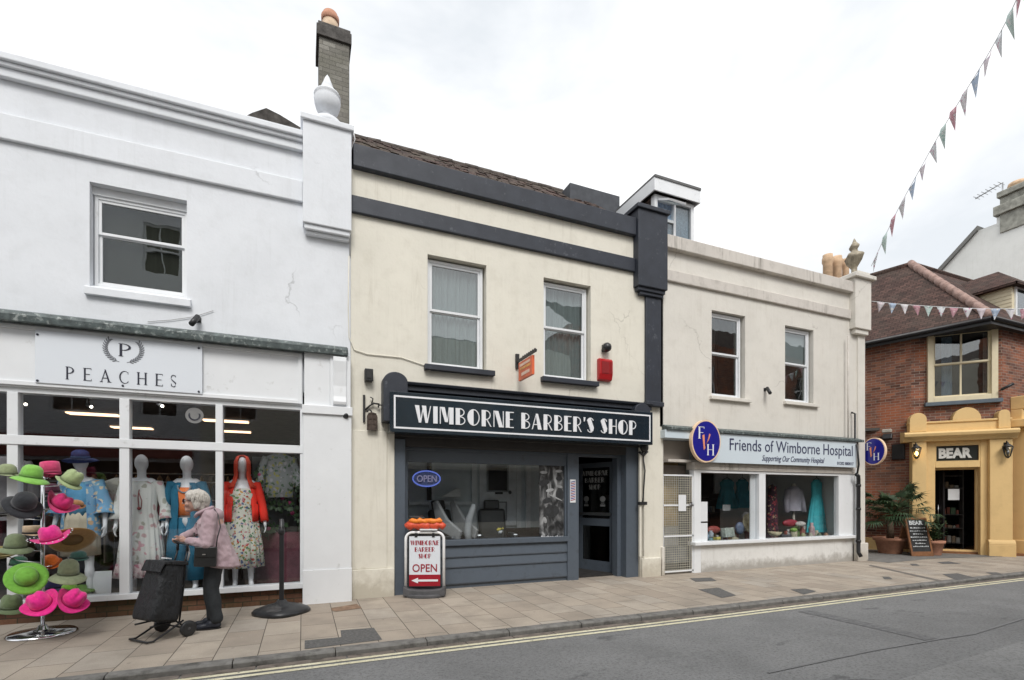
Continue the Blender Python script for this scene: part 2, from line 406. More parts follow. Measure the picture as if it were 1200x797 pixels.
# ------------------------------------------------------------------ lettering
def _rect(x0,y0,x1,y1): return [(x0,y0),(x1,y0),(x1,y1),(x0,y1)]
def _ring(cx,cy,rx,ry,irx,iry,a0,a1,icx=None,n=12):
    icx = cx if icx is None else icx
    out=[]
    for i in range(n):
        t0=R(a0+(a1-a0)*i/n); t1=R(a0+(a1-a0)*(i+1)/n)
        out.append([(icx+irx*math.cos(t0),cy+iry*math.sin(t0)),(cx+rx*math.cos(t0),cy+ry*math.sin(t0)),
                    (cx+rx*math.cos(t1),cy+ry*math.sin(t1)),(icx+irx*math.cos(t1),cy+iry*math.sin(t1))])
    return out
def deco():
    T=.27;h=.055;G={}
    G['I']=(T,[_rect(0,0,T,1)])
    G['E']=(.56,[_rect(0,0,T,1),_rect(T,1-h,.56,1),_rect(T,.5,.5,.5+h),_rect(T,0,.56,h)])
    G['B']=(.62,[_rect(0,0,T,1)]+_ring(T,.76,.30,.24,.30-h,.24-h,90,-90)+_ring(T,.26,.35,.26,.35-h,.26-h,90,-90))
    G['P']=(.6,[_rect(0,0,T,1)]+_ring(T,.70,.33,.30,.33-h,.30-h,90,-90))
    G['R']=(.66,[_rect(0,0,T,1)]+_ring(T,.70,.33,.30,.33-h,.30-h,90,-90)+[[(T+.06,.40),(T+.13,.40),(.66,0),(.58,0)]])
    left=[(.40+.40*math.cos(R(a)),.5+.5*math.sin(R(a))) for a in range(90,271,12)]
    G['O']=(.8,[left[:1]+left[1:]+[(.36,0.0)]+[(.36,1.0)]] and [left]+_ring(.40,.5,.40,.5,.40-h,.5-h,90,-90))
    G['H']=(.64,[_rect(0,0,T,1),_rect(.58,0,.64,1),_rect(T,.5,.58,.5+h)])
    G['N']=(.70,[_rect(0,0,h,1),[(h,1),(h+T,1),(.70-h,0),(.70-h-T,0)],_rect(.70-h,0,.70,1)])
    G['M']=(.86,[_rect(0,0,h,1),[(h,1),(h+.25,1),(.50,.12),(.32,.12)],[(.46,.2),(.50,.12),(.60,.95),(.56,1)],_rect(.59,0,.86,1)])
    G['W']=(.98,[[(0,1),(.26,1),(.38,0),(.24,0)],[(.34,.12),(.38,0),(.53,.95),(.49,1)],[(.42,1),(.68,1),(.78,0),(.64,0)],[(.74,.12),(.78,0),(.98,1),(.93,1)]])
    G['A']=(.72,[[(0,0),(.06,0),(.34,1),(.28,.92)],[(.28,1),(.44,1),(.72,0),(.44,0)],_rect(.13,.28,.42,.28+h)])
    G['S']=(.56,_ring(.28,.73,.27,.27,.27-h,.27-h,20,120)+[[(.02,.80),(.10,.93),(.30,.97),(.55,.34),(.50,.12),(.32,.04)]]+_ring(.28,.27,.27,.27,.27-h,.27-h,200,300))
    G["'"]=(.14,[[(.02,1),(.16,1),(.10,.72),(.04,.72)]])
    G[' ']=(.26,[])
    return G
def serif():
    T=.13;h=.04;s=.05;G={}
    def stem(x): return [_rect(x,0,x+T,1),_rect(x-s,0,x,h),_rect(x+T,0,x+T+s,h),_rect(x-s,1-h,x,1),_rect(x+T,1-h,x+T+s,1)]
    G['P']=(.68,stem(.05)+_ring(.05+T,.73,.44,.27,.32,.27-h,90,-90))
    G['E']=(.62,stem(.05)+[_rect(.05+T+s,1-h,.60,1),_rect(.57,.86,.60,1-h),_rect(.05+T,.49,.50,.53),_rect(.05+T+s,0,.62,h),_rect(.59,h,.62,.14)])
    G['F']=(.58,stem(.05)+[_rect(.05+T+s,1-h,.56,1),_rect(.53,.84,.56,1-h),_rect(.05+T,.49,.46,.53)])
    G['A']=(.86,[[(.10,0),(.15,0),(.43,.88),(.41,1)],[(.36,1),(.45,1),(.80,0),(.65,0)],_rect(.22,.30,.58,.34),_rect(.02,0,.24,h),_rect(.58,0,.65,h),_rect(.80,0,.88,h)])
    G['C']=(.80,_ring(.44,.5,.42,.51,.34,.47,50,310,.47,20)+[_rect(.70,.74,.73,.92),_rect(.70,.08,.73,.22)])
    G['H']=(.86,stem(.05)+stem(.63)+[_rect(.05+T,.49,.63,.53)])
    G['S']=(.52,_ring(.26,.74,.22,.27,.16,.22,35,180)+[[(.04,.74),(.10,.66),(.48,.36),(.44,.18),(.38,.30),(.10,.56)]]+_ring(.26,.27,.22,.28,.16,.23,180,325)+[_rect(.42,.82,.45,.97),_rect(.06,.05,.09,.22)])
    G['V']=(.8,[[(.04,1),(.18,1),(.44,.0),(.40,0)],[(.40,0),(.44,0),(.74,1),(.69,1)],_rect(-.03,1-h,.03,1),_rect(.19,1-h,.27,1),_rect(.60,1-h,.69,1),_rect(.75,1-h,.84,1)])
    G[' ']=(.4,[])
    return G
DECO=deco(); SERIF=serif()
def glyphs(mb, text, font, x0, x1, z0, z1, y, gap=.08, depth=.012):
    """letters filling the box x0..x1, z0..z1 on plane y (front towards -y)"""
    tot=sum(font[c][0] for c in text)+gap*(len(text)-1)
    sx=(x1-x0)/tot; sz=(z1-z0); cx=0; k=0
    for c in text:
        w,pr=font[c]
        for p in pr:
            pts=[(x0+(cx+a)*sx, z0+b*sz) for a,b in p]
            ar=sum(pts[i][0]*pts[(i+1)%len(pts)][1]-pts[(i+1)%len(pts)][0]*pts[i][1] for i in range(len(pts)))
            if ar<0: pts=pts[::-1]
            k+=1
            mb.prism_y(pts, y-depth-(k%17)*.00012, y)
        cx+=w+gap
    return mb
def font_text(mb, text, x0, x1, z0, z1, y, bold=0.0, shear=0.0, depth=.003, space=1.0):
    cu=bpy.data.curves.new('t','FONT'); cu.body=text; cu.extrude=.5; cu.offset=bold; cu.shear=shear; cu.resolution_u=3; cu.space_character=space
    o=bpy.data.objects.new('t',cu); COL.objects.link(o)
    dg=bpy.context.evaluated_depsgraph_get(); me=bpy.data.meshes.new_from_object(o.evaluated_get(dg))
    vs=[v.co.copy() for v in me.vertices]; fs=[tuple(p.vertices) for p in me.polygons]
    bpy.data.objects.remove(o); bpy.data.curves.remove(cu); bpy.data.meshes.remove(me)
    ax=min(v.x for v in vs);bx=max(v.x for v in vs);ay=min(v.y for v in vs);by=max(v.y for v in vs)
    pts=[(x0+(v.x-ax)/(bx-ax)*(x1-x0), y-(v.z+.5)*depth, z0+(v.y-ay)/(by-ay)*(z1-z0)) for v in vs]
    mb._add(pts,fs); return mb
def blob(prims, voxel=.012, smooth=4, extra=None):
    """one continuous skin over tapered capsules: (p0,r0,p1,r1) or ('e',centre,(rx,ry,rz))"""
    mb=MB()
    for p in prims:
        if p[0]=='e': mb.ball(p[1],p[2],16,12); continue
        if p[0]=='er':
            _,c,r,rot=p; b=MB(Matrix.Translation(c) @ rot.to_4x4()); b.ball((0,0,0),r,16,12)
            mb.v+=[] ; o=len(mb.v); mb.v+=b.v; mb.f+=[[i+o for i in f] for f in b.f]; mb.m+=b.m; mb.smooth+=b.smooth; continue
        p0,r0,p1,r1=p; p0=Vector(p0);p1=Vector(p1)
        mb.tube([p0,p1],[r0,r1],14); mb.ball(p0,r0*.999); mb.ball(p1,r1*.999)
    me=bpy.data.meshes.new('b'); me.from_pydata(mb.v,[],mb.f)
    o=bpy.data.objects.new('b',me); COL.objects.link(o)
    r=o.modifiers.new('r','REMESH'); r.mode='VOXEL'; r.voxel_size=voxel; r.use_smooth_shade=True
    if smooth:
        s=o.modifiers.new('s','SMOOTH'); s.iterations=smooth; s.factor=.5
    dg=bpy.context.evaluated_depsgraph_get(); m2=bpy.data.meshes.new_from_object(o.evaluated_get(dg))
    out=MB(); out.v=[v.co.copy() for v in m2.vertices]; out.f=[list(p.vertices) for p in m2.polygons]
    out.m=[0]*len(out.f); out.smooth=[True]*len(out.f)
    bpy.data.objects.remove(o); bpy.data.meshes.remove(me); bpy.data.meshes.remove(m2)
    return out
def loft(mb, rings, n=40, folds=0, amp=0, ph=0, close=False):
    """rings: (cx,cy,z,rx,ry[,amp])"""
    mb.sm=True; vs=[];fs=[]
    for i,r in enumerate(rings):
        cx,cy,z,rx,ry=r[:5]; a=(r[5] if len(r)>5 else amp)
        for k in range(n):
            t=2*PI*k/n; w=1+a*math.sin(folds*t+ph)+a*.5*math.sin((folds*.61)*t+ph*2+1) if folds else 1
            vs.append((cx+rx*w*math.cos(t),cy+ry*w*math.sin(t),z))
    for i in range(len(rings)-1):
        for k in range(n):
            a=i*n+k;b=i*n+(k+1)%n; fs.append((a,b,b+n,a+n))
    if close: fs.append(tuple(range(n-1,-1,-1))); fs.append(tuple(range((len(rings)-1)*n,len(rings)*n)))
    mb._add(vs,fs); mb.sm=False; return mb
# ================================================================== SETTING
struct(MB().quad((-300,-300,-.45),(300,-300,-.45),(300,300,-.45),(-300,300,-.45)).build('ground',simple('far_ground',(.08,.078,.07),.9)))

# asphalt: pale worn surface with darker trench repairs
def asphalt(k_=(1,1,1),nm_='worn_asphalt'):
    m,nt,out=new_mat(nm_); v=coords(nt,'World')
    c=ramp(nt,noise_t(nt,v,.55,6,.65,.4),[(.3,(.150,.152,.154)),(.5,(.205,.208,.211)),(.7,(.255,.258,.260))])
    vw=N(nt,'ShaderNodeTexVoronoi'); vw.inputs['Scale'].default_value=110; nt.links.new(v,vw.inputs['Vector'])
    c=mixc(nt,ramp(nt,vw.outputs['Distance'],[(.1,.55),(.6,0.0)]),c,(.19,.19,.185))
    c=mixc(nt,ramp(nt,noise_t(nt,v,38,5,.8),[(.48,0.0),(.66,.65)]),c,(.05,.05,.05)); c=mixc(nt,ramp(nt,noise_t(nt,v,21,4,.75),[(.55,0.0),(.72,.5)]),c,(.27,.265,.255))
    # oil and wet stains
    c=mixc(nt,ramp(nt,noise_t(nt,coords(nt,'World',scale=(.8,1.6,1)),1.3,5,.6),[(.63,0.0),(.68,.6)]),c,(.05,.052,.055))
    sp=ramp(nt,noise_t(nt,v,9,2,.4),[(.76,0.0),(.78,.5)]); c=mixc(nt,sp,c,(.25,.25,.24))
    c=mixc(nt,1.0,c,k_,'MULTIPLY') if k_!=(1,1,1) else c
    nb=bump(nt,vw.outputs['Distance'],.6,.006)
    pbsdf(nt,out,c,.8,nrm=nb,spec=.35); return m
M['asphalt']=asphalt()
M['asphalt_dark']=simple('tarmac_patch',(.105,.103,.10),.85,var=.3,scale=30,bmp=.5,bs=120,dirt=((.13,.13,.125),60,.55,.7))
def road_z(y):  # camber
    d=abs(y+5.4); return -.055-.012+.075*(1-(d/2.85)**2)
rb=MB(); ys=[-8.25+ i*(5.7/16) for i in range(17)]
for a,b in zip(ys[:-1],ys[1:]):
    rb.quad((-60,a,road_z(a)),(90,a,road_z(a)),(90,b,road_z(b)),(-60,b,road_z(b)))
struct(rb.build('road',M['asphalt'],shade=True))
# tar joint bands and trench repairs in the road
def road_strip(name,pts,w,mat,dz=.004,kind=True):
    mb=MB()
    P=[on_ground(u,v,-.02) for u,v in pts]; 
    for i in range(len(P)-1):
        a,b=P[i],P[i+1]; d=(b-a).to_2d().normalized(); n=Vector((-d.y,d.x))*w/2
        L=max(2,int((b-a).length/.25))
        for k in range(L):
            p=a.lerp(b,k/L);q=a.lerp(b,(k+1)/L)
            mb.quad((p.x-n.x,p.y-n.y,road_z(p.y-n.y)+dz),(q.x-n.x,q.y-n.y,road_z(q.y-n.y)+dz),(q.x+n.x,q.y+n.y,road_z(q.y+n.y)+dz),(p.x+n.x,p.y+n.y,road_z(p.y+n.y)+dz))
    o=mb.build(name,mat); return struct(o)
M['tar']=simple('tar_joint',(.135,.137,.140),.7,var=.3,scale=20,bmp=.4,bs=90)
road_strip('road_trench_repair',[(942,714),(1000,729),(1060,744),(1092,752)],.22,M['tar'])
road_strip('road_joint',[(1200,727),(1140,746),(1100,752),(1020,766),(900,792)],.03,simple('faint_joint',(.175,.177,.18),.8),.006)
_p=[on_ground(u,v,-.01) for u,v in ((1200,753),(1150,767),(1030,797))]; _m=MB()
_q=[(_p[2].x-1.0,_p[2].y-1.2),(_p[2].x,_p[2].y),(_p[1].x,_p[1].y),(_p[0].x,_p[0].y),(_p[0].x+6,_p[0].y+.5),(_p[0].x+6,-7.6),(_p[2].x-1,-7.6)]
for i in range(14):
    pass
ys2=[-7.6+i*.2 for i in range(40)]
def _edge(y):  # x of the joint at depth y
    a=[(p.x,p.y) for p in _p]; 
    for (x0_,y0_),(x1_,y1_) in ((a[2],a[1]),(a[1],a[0])):
        lo,hi=sorted((y0_,y1_))
        if lo<=y<=hi: return x0_+(x1_-x0_)*(y-y0_)/(y1_-y0_)
    return None
for a_,b_ in zip(ys2[:-1],ys2[1:]):
    if b_>_p[0].y: break
    xa_,xb_=_edge(a_),_edge(b_)
    if a_<_p[2].y: xa_=_p[2].x-(_p[2].y-a_)*1.2
    if b_<_p[2].y: xb_=_p[2].x-(_p[2].y-b_)*1.2
    if xa_ is None or xb_ is None: continue
    _m.quad((xa_,a_,road_z(a_)+.004),(18,a_,road_z(a_)+.004),(18,b_,road_z(b_)+.004),(xb_,b_,road_z(b_)+.004))
M['asphalt_pale']=asphalt((1.18,1.18,1.17),'paler_asphalt'); struct(_m.build('road_patch',M['asphalt_pale']))

# yellow lines
def yl():
    m,nt,out=new_mat('worn_yellow_line_paint'); v=coords(nt,'World')
    n=noise_t(nt,v,28,6,.75)
    c=ramp(nt,noise_t(nt,v,5,4),[(.3,(.60,.56,.38)),(.7,(.76,.72,.54))])
    c=mixc(nt,ramp(nt,n,[(.53,0.0),(.68,.85)]),c,(.13,.13,.12))
    pbsdf(nt,out,c,.7); return m
M['yline']=yl()
yb=MB()
gap=on_ground(937,712,-.06).x
for yy in (-2.69,-2.815):
    x=-20
    while x<44:
        x2=x+.5
        if not (gap-.22<x+.25<gap+.25):
            w=.034; f=lambda t: yy+.012*math.sin(t*.9)-.012*math.sin(t*.37)
            a,b=f(x),f(x2)
            yb.quad((x,a-w,road_z(a-w)+.004),(x2,b-w,road_z(b-w)+.004),(x2,b+w,road_z(b+w)+.004),(x,a+w,road_z(a+w)+.004))
        x=x2
struct(yb.build('road_yellow_lines',M['yline']))
# gutter channel setts beside the kerb
M['gutter']=simple('gutter_stone',(.16,.135,.115),.85,var=.3,scale=12,bmp=.5,bs=30,dirt=((.04,.036,.03),5,.52,.68))
gb=MB(); x=-12.
while x<40:
    L=random.uniform(.45,.8); z=road_z(-2.6)
    gb.box(x+.006,x+L-.006,-2.645,-2.545,z-.05,z+.008); x+=L
struct(gb.build('road_gutter',M['gutter'],bevel=.004))

# paving
def paving():
    m,nt,out=new_mat('buff_paving_slabs'); 
    v=coords(nt,'World',rot=(0,0,R(90)),loc=(.1,.02,0))
    b=N(nt,'ShaderNodeTexBrick'); b.inputs['Scale'].default_value=1; b.offset=.5
    b.inputs['Brick Width'].default_value=.60; b.inputs['Row Height'].default_value=.375; b.inputs['Mortar Size'].default_value=.0045; b.inputs['Mortar Smooth'].default_value=.1
    b.inputs['Color1'].default_value=(0,0,0,1); b.inputs['Color2'].default_value=(1,1,1,1)
    nt.links.new(v,b.inputs['Vector'])
    w=coords(nt,'World')
    c=ramp(nt,b.outputs['Color'],[(0,(.36,.305,.25)),(.35,(.415,.355,.29)),(.7,(.46,.40,.33)),(1,(.41,.37,.32))])
    c=mixc(nt,ramp(nt,noise_t(nt,w,1.7,6,.65),[(.45,0.0),(.68,.7)]),c,(.27,.235,.195))
    c=mixc(nt,ramp(nt,noise_t(nt,w,90,3,.7),[(.45,0.0),(.75,.4)]),c,(.15,.125,.105))
    c=mixc(nt,ramp(nt,noise_t(nt,w,14,2,.3),[(.73,0.0),(.75,.35)]),c,(.48,.45,.42))
    gv=N(nt,'ShaderNodeTexVoronoi'); gv.inputs['Scale'].default_value=3.2; nt.links.new(w,gv.inputs['Vector'])
    c=mixc(nt,ramp(nt,gv.outputs['Distance'],[(.045,.55),(.06,0.0)]),c,(.16,.14,.12))
    c=mixc(nt,ramp(nt,noise_t(nt,w,.6,4,.7),[(.35,.35),(.6,0.0)]),c,(.24,.215,.185))
    c=mixc(nt,b.outputs['Fac'],c,(.10,.085,.07))
    inv=N(nt,'ShaderNodeMath'); inv.operation='SUBTRACT'; inv.inputs[0].default_value=1; nt.links.new(b.outputs['Fac'],inv.inputs[1])
    nb=bump(nt,inv.outputs[0],.5,.006); nb=bump(nt,noise_t(nt,w,120,3),.25,.003,nb)
    tl=bump(nt,b.outputs['Color'],.15,.004,nb)
    pbsdf(nt,out,c,.8,nrm=tl,spec=.3); return m
M['paving']=paving()
pv=MB(); pv.box(-40,60,-2.42,.9,-.4,0); pv.box(12.3,60,.9,12,-.4,0)
struct(pv.build('pavement',M['paving']))
# kerb stones with individual lengths
M['kerb']=simple('grey_granite_kerb',(.17,.165,.155),.8,var=.25,scale=9,bmp=.4,bs=60,dirt=((.06,.058,.052),6,.5,.7))
kb=MB(); x=-12.
while x<44:
    L=random.uniform(.82,.95); j=random.uniform(-.006,.006)
    kb.prism_x([(-2.545+j,-.3),(-2.418,-.3),(-2.418,.004),(-2.525+j,.002),(-2.545+j,-.016)],x+.004,x+L-.004); x+=L
struct(kb.build('kerb',M['kerb'],bevel=.006))
kb2=MB().box(-40,60,-8.4,-8.25,-.3,.02); struct(kb2.build('kerb',M['kerb']))
struct(MB().box(-40,60,-10.6,-8.4,-.4,.0).build('pavement',M['paving']))
# tarmac patches in the paving, cover plates
def patch(pts,mat,dz=.004,name='pavement_patch'):
    P=[on_ground(u,v) for u,v in pts]; mb=MB(); mb.poly([(p.x,p.y,dz) for p in P][::-1] ); o=mb.build(name,mat); struct(o)
    return o
patch([(357,751),(400,747),(399,739),(438,736),(448,750),(357,761)],M['asphalt_dark'])
patch([(808,678),(833,677),(840,681),(815,682)],M['asphalt_dark'])
patch([(818,691),(842,689),(863,698),(846,701)],M['asphalt_dark'])
patch([(926,691),(944,690),(957,693),(942,697)],M['asphalt_dark'])
patch([(1034,676),(1042,676),(1046,679),(1036,679)],M['asphalt_dark'])
patch([(1098,659),(1112,658),(1127,661),(1105,661)],M['asphalt_dark'])
patch([(1104,673),(1122,672),(1142,677),(1120,680)],M['asphalt_dark'])
patch([(1066,661),(1074,661),(1078,663),(1069,663)],M['asphalt_dark'])
patch([(1155,671),(1168,671),(1176,673),(1164,674)],M['asphalt_dark'])
patch([(389,716),(388,713),(418,708),(424,713),(394,717)],simple('rusty_slab_stain',(.22,.14,.09),.85,var=.35,scale=12),.005)
patch([(1018,663),(1020,662),(1107,681),(1102,682)],simple('drain_channel',(.16,.145,.13),.8))
side=MB(); side.poly([(12.36,-.55,.005),(14.2,-.45,.005),(16.6,-.95,.005),(15.4,.64,.005),(13.0,9,.005),(12.36,9,.005)])
struct(side.build('side_path',simple('side_lane_tarmac',(.17,.165,.155),.85,var=.25,scale=5,bmp=.4,bs=90)))

# ================================================================== windows
def sash(parent,x0,x1,z0,z1,y,split,fw=.06,mat=None,curtain=None,sill=None,Mx=ID,name='window',glassm=None,bars=0,stag=.025):
    """vertical sliding window: outer frame, two sashes, panes, curtain"""
    mat=mat or M['upvc']; glassm=glassm or M['glass_up']
    f=MB(Mx); frame(f,x0,x1,z0,z1,y,y+.07,fw*.7)
    w=f.build(name,mat,parent,bevel=.004)
    for i,(a,b,yy) in enumerate(((split,z1-fw*.7,y+.012),(z0+fw*.7,split+.02,y+.012+stag))):
        s=MB(Mx); frame(s,x0+fw*.7,x1-fw*.7,a,b,yy,yy+.035,fw*.62)
        if bars:
            for k in range(1,bars):
                xx=x0+(x1-x0)*k/bars; s.box(xx-.018,xx+.018,yy+.003,yy+.03,a+fw*.62,b-fw*.62)
        s.build('sash',mat,w,bevel=.003)
        g=MB(Mx); g.box(x0+fw*1.3,x1-fw*1.3,yy+.016,yy+.02,a+fw*.6,b-fw*.6); g.build('pane',glassm,w)
    if curtain:
        c=MB(Mx); n=90; c.sm=True; vs=[];yc=y+.12
        for j in range(2):
            for i in range(n+1):
                xx=x0+.02+(x1-x0-.04)*i/n
                vs.append((xx,yc+(0 if curtain is M['blind'] else 1)*(.018*math.sin(i*.9)+.012*math.sin(i*.37+j*.5)+.006*math.sin(i*2.1)),z0+.02 if j==0 else z1-.02))
        c._add(vs,[(i,i+1,i+n+2,i+n+1) for i in range(n)]); c.build('curtain',curtain,w)
    if sill: sill(w)
    return w
def cloth_trans(name,col,tr=.3):
    m,nt,out=new_mat(name); v=coords(nt,'World',scale=(30,30,.6))
    c=ramp(nt,noise_t(nt,v,1,3),[(.3,tuple(x*.75 for x in col)),(.7,col)])
    pbsdf(nt,out,c,.9,spec=.1); return m
M['net']=cloth_trans('grey_net_curtain',(.60,.64,.65))
M['net_white']=cloth_trans('white_net_curtain',(.70,.74,.78))
M['blind']=cloth_trans('olive_roller_blind',(.12,.11,.085))
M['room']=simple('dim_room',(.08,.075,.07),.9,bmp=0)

# ================================================================== WHITE DRESS SHOP (left)
PX=.652
wb=thing('white_shop_building','white painted two storey building with plain parapet and a dress shop below','shop building',(0,0,0))
up=MB(); wx0,wx1,wz0,wz1=-2.431,-1.407,4.03,5.41
wall_open(up,-9,PX,3.0,6.555,[(wx0,wx1,wz0,wz1)],0,.3)
wall=up.build('wall',M['white_wall'],wb)
mo=MB(); mo.box(-9,0,-.15,.3,6.56,6.645); mo.box(-9,0,-.11,0,6.51,6.56); mo.box(-9,0,-.07,0,6.405,6.51); mo.box(-9,0,-.05,0,5.69,5.99)
mo.build('parapet_moulding',M['white_wall'],wb,bevel=.012)
pi=MB(); pi.box(0,PX,-.16,.5,5.36,6.79); pi.box(.02,PX-.02,-.13,0,5.29,5.36); pi.box(.035,PX-.03,-.08,0,5.24,5.29)
pi.box(-.03,PX+.03,-.20,.54,6.79,6.87)
pi.build('corner_pilaster',M['white_wall'],wb,bevel=.01)
fn=MB(); cx=.33; prof=[(.19,-.03),(.19,.06),(.10,.10),(.075,.14),(.09,.17),(.15,.20),(.175,.27),(.185,.33),(.17,.37),(.185,.385),(.17,.41),(.12,.45),(.085,.47),(.085,.50),(.06,.55),(.03,.62),(.0,.66)]
fn.lathe([(r*1.0,z*1.17) for r,z in prof],(cx,.0,6.87),24); fn.build('finial',M['white_wall'],wb)
def s1(w):
    MB().prism_x([(.14,4.18),(.14,4.0),(-.06,4.0),(-.06,4.09)],wx0-.04,wx1+.05).build('sill',M['white_wall'],w,bevel=.005)
sash(wb,wx0+.01,wx1-.01,4.17,wz1-.1,.12,4.83,.055,M['white_wood'],M['blind'],s1)
MB().box(wx0,wx1,.1,.2,wz1-.1,wz1-.003).build('window_head',M['white_wood'],wb)
bx=MB(); bx.box(-9,0,7.9,8,-.1,8.2); bx.box(-9,-8.9,.3,8,-.1,6.5); bx.box(PX-.1,PX,.301,7.9,-.1,6.6)
bx.box(-8.9,PX-.1,.301,7.9,3.05,3.2)
bx.build('rear_walls',M['room'],wb)
rf=MB(); rf.quad((-9,.3,6.6),(PX,.3,6.6),(PX,4.1,8.72),(-9,4.1,8.72)); rf.quad((-9,4.1,8.72),(PX,4.1,8.72),(PX,8,6.6),(-9,8,6.6))
rf.build('roof',M['tile'],wb)
# visible lump of hip against the party wall
hp=MB(); y=1.2
a=S(283,131,y);b=S(312,128,y);c=S(348,148,y)
hp._add([(a[0],y,a[1]-.1),(a[0]+.15,y,a[1]+.03),(b[0],y,b[1]+.02),(b[0]+.2,y,b[1]-.03),(c[0]+.1,y,c[1]-.02),(c[0]+.1,y,6.4),(a[0],y,6.4),
 (a[0],y+1,a[1]-.1),(a[0]+.15,y+1,a[1]+.03),(b[0],y+1,b[1]+.02),(b[0]+.2,y+1,b[1]-.03),(c[0]+.1,y+1,c[1]-.02),(c[0]+.1,y+1,6.4),(a[0],y+1,6.4)],
 [(0,6,5,4,3,2,1)]+[(i,(i+1)%7,(i+1)%7+7,i+7) for i in range(7)])
hp.build('hip_tiles',simple('dark_mossy_hip_tiles',(.055,.05,.045),.9,var=.5,scale=9,bmp=1,bs=18),wb)
fl=MB(); fl.prism_x([(.0,3.555),(-.2,3.535),(-.21,3.61),(-.19,3.65),(0,3.715)],-9,.60); fl.build('lead_flashing',M['lead'],wb,bevel=.006)
fa=MB(); fa.box(-5.6,0.0,-.06,.3,2.80,3.553)
frame(fa,-5.5,-.01,2.82,3.53,-.085,-.06,.05)
fa.build('fascia',M['white_wood'],wb,bevel=.004)
lp=MB(); lp.box(.004,PX,-.15,.3,.48,2.68); lp.box(-.002,PX+.004,-.165,.3,-.05,.48); lp.box(-.01,PX+.012,-.18,.3,2.68,2.80)
lp.box(.02,.36,-.12,.3,2.80,3.553); lp.box(.36,PX-.01,-.14,.3,2.80,3.553)
# scrolled console on the fascia end
lp.prism_x([(-.14,2.83),(-.14,3.53),(-.19,3.51),(-.195,3.45),(-.175,3.30),(-.16,3.1),(-.17,2.95),(-.19,2.87),(-.18,2.83)],.40,.58)
lp.build('shop_pilaster',M['white_wood'],wb,bevel=.006)
lp=MB(); lp.box(-6.1,-5.5,-.15,.3,-.05,3.553); lp.build('shop_pilaster',M['white_wood'],wb,bevel=.006)
MB().box(-9,-6.1,0,.3,-.05,3.0).build('lower_wall',M['white_wall'],wb)
sf=MB(); Y=.0
mull=[(-4.26,-4.16),(-3.194,-3.094),(-2.121,-2.018),(-1.075,-.99)]
sf.box(-5.5,.004,-.05,.10,2.125,2.235)          # transom
sf.box(-5.5,.004,-.03,.10,2.74,2.80); sf.box(-5.5,.004,-.06,.12,.215,.285)
for a,b in mull: sf.box(a,b,-.04,.09,2.235,2.74); sf.box(a,b,-.04,.09,.285,2.125)
sf.box(-.035,.004,-.04,.09,2.235,2.74); sf.box(-.035,.004,-.04,.09,.285,2.125); sf.box(-5.5,-5.44,-.04,.09,.285,2.125); sf.box(-5.5,-5.44,-.04,.09,2.235,2.74)
sfo=sf.build('shop_front',M['white_wood'],wb,bevel=.004)
edges=[-5.44]+[e for m_ in mull for e in m_]+[-.035]
for i in range(0,len(edges),2):
    for (a,b) in ((.285,2.125),(2.235,2.74)):
        MB().box(edges[i],edges[i+1],.02,.028,a,b).build('pane',M['glass_shop'],sfo)
MB().box(-5.5,.0,.02,.3,-.1,.215).build('brick_plinth',M['brick_low'],wb)
inn=MB(); inn.box(-5.6,.0,.13,7.8,.12,.2); inn.build('shop_floor',M['floor_in'],wb)
inn=MB(); inn.box(-5.6,.1,5.4,5.5,.2,3.0); inn.box(-5.7,-5.6,.3,5.5,.2,3.0); inn.build('interior_wall',M['dark_brown'],wb)
inn=MB(); inn.box(-.02,.06,.31,5.4,.2,2.95); inn.build('interior_side_wall',M['int_grey'],wb)
MB().box(-5.6,.1,.31,5.4,2.86,2.95).build('ceiling',simple('brown_ceiling',(.10,.075,.06),.8,bmp=0),wb)
MB().box(-.8,-.1,1.9,1.98,.2,2.2).build('fitting_room_screen',M['int_grey'],wb)

# ================================================================== BARBER
bb=thing('cream_shop_building','cream rendered two storey building in the middle with dark navy bands and barber shop below','shop building',(0,0,0))
w1=(1.803,2.782,3.575,5.315); w2=(3.83,4.775,3.575,5.30)
so=(1.29,5.86,-.1,2.6)
up=MB(); wall_open(up,PX+.004,6.39,-.1,6.36,[w1,w2,so],0,.35)
up.build('wall',M['cream_wall'],bb)
mb=MB(); mb.box(PX+.004,1.285,-.045,0,-.05,.43); mb.box(PX+.004,1.18,-.02,0,.43,2.5)
mb.build('pier_base',M['cream_wall'],bb,bevel=.02)
MB().box(5.87,6.315,-.05,0,-.05,.36).build('pier_base',M['cream_wall'],bb,bevel=.02)
nb_=MB(); nb_.box(PX+.03,5.70,-.10,.3,6.36,6.685); nb_.box(PX+.004,5.70,-.06,0,5.70,5.95)
nb_.build('navy_band',M['navy'],bb,bevel=.012)
nb_=MB(); nb_.box(5.70,6.375,-.16,.45,5.42,6.84); nb_.box(5.66,6.41,-.20,.5,6.84,6.92); nb_.box(5.73,6.35,-.12,0,5.35,5.42); nb_.box(5.79,6.33,-.09,0,5.29,5.35)
nb_.box(5.952,6.312,-.05,0,3.30,5.29); nb_.box(5.93,6.335,-.11,0,3.22,3.31)
nb_.build('navy_pilaster',M['navy'],bb,bevel=.012)
for (a,b,c,d),t in ((w1,4.47),(w2,4.47)):
    def sl(w,a=a,b=b,c=c): MB().box(a-.06,b+.12,-.10,.1,c-.085,c-.002).build('sill',M['navy'],w,bevel=.006)
    sash(bb,a+.015,b-.03,c+.005,d-.03,.10,t,.062,M['upvc'],M['net'],sl)
rf=MB(); rf.quad((PX,.3,6.72),(6.4,.3,6.72),(6.4,3.05,8.98),(PX,3.05,8.98)); rf.quad((PX,3.05,8.98),(6.4,3.05,8.98),(6.4,8,5.3),(PX,8,5.3))
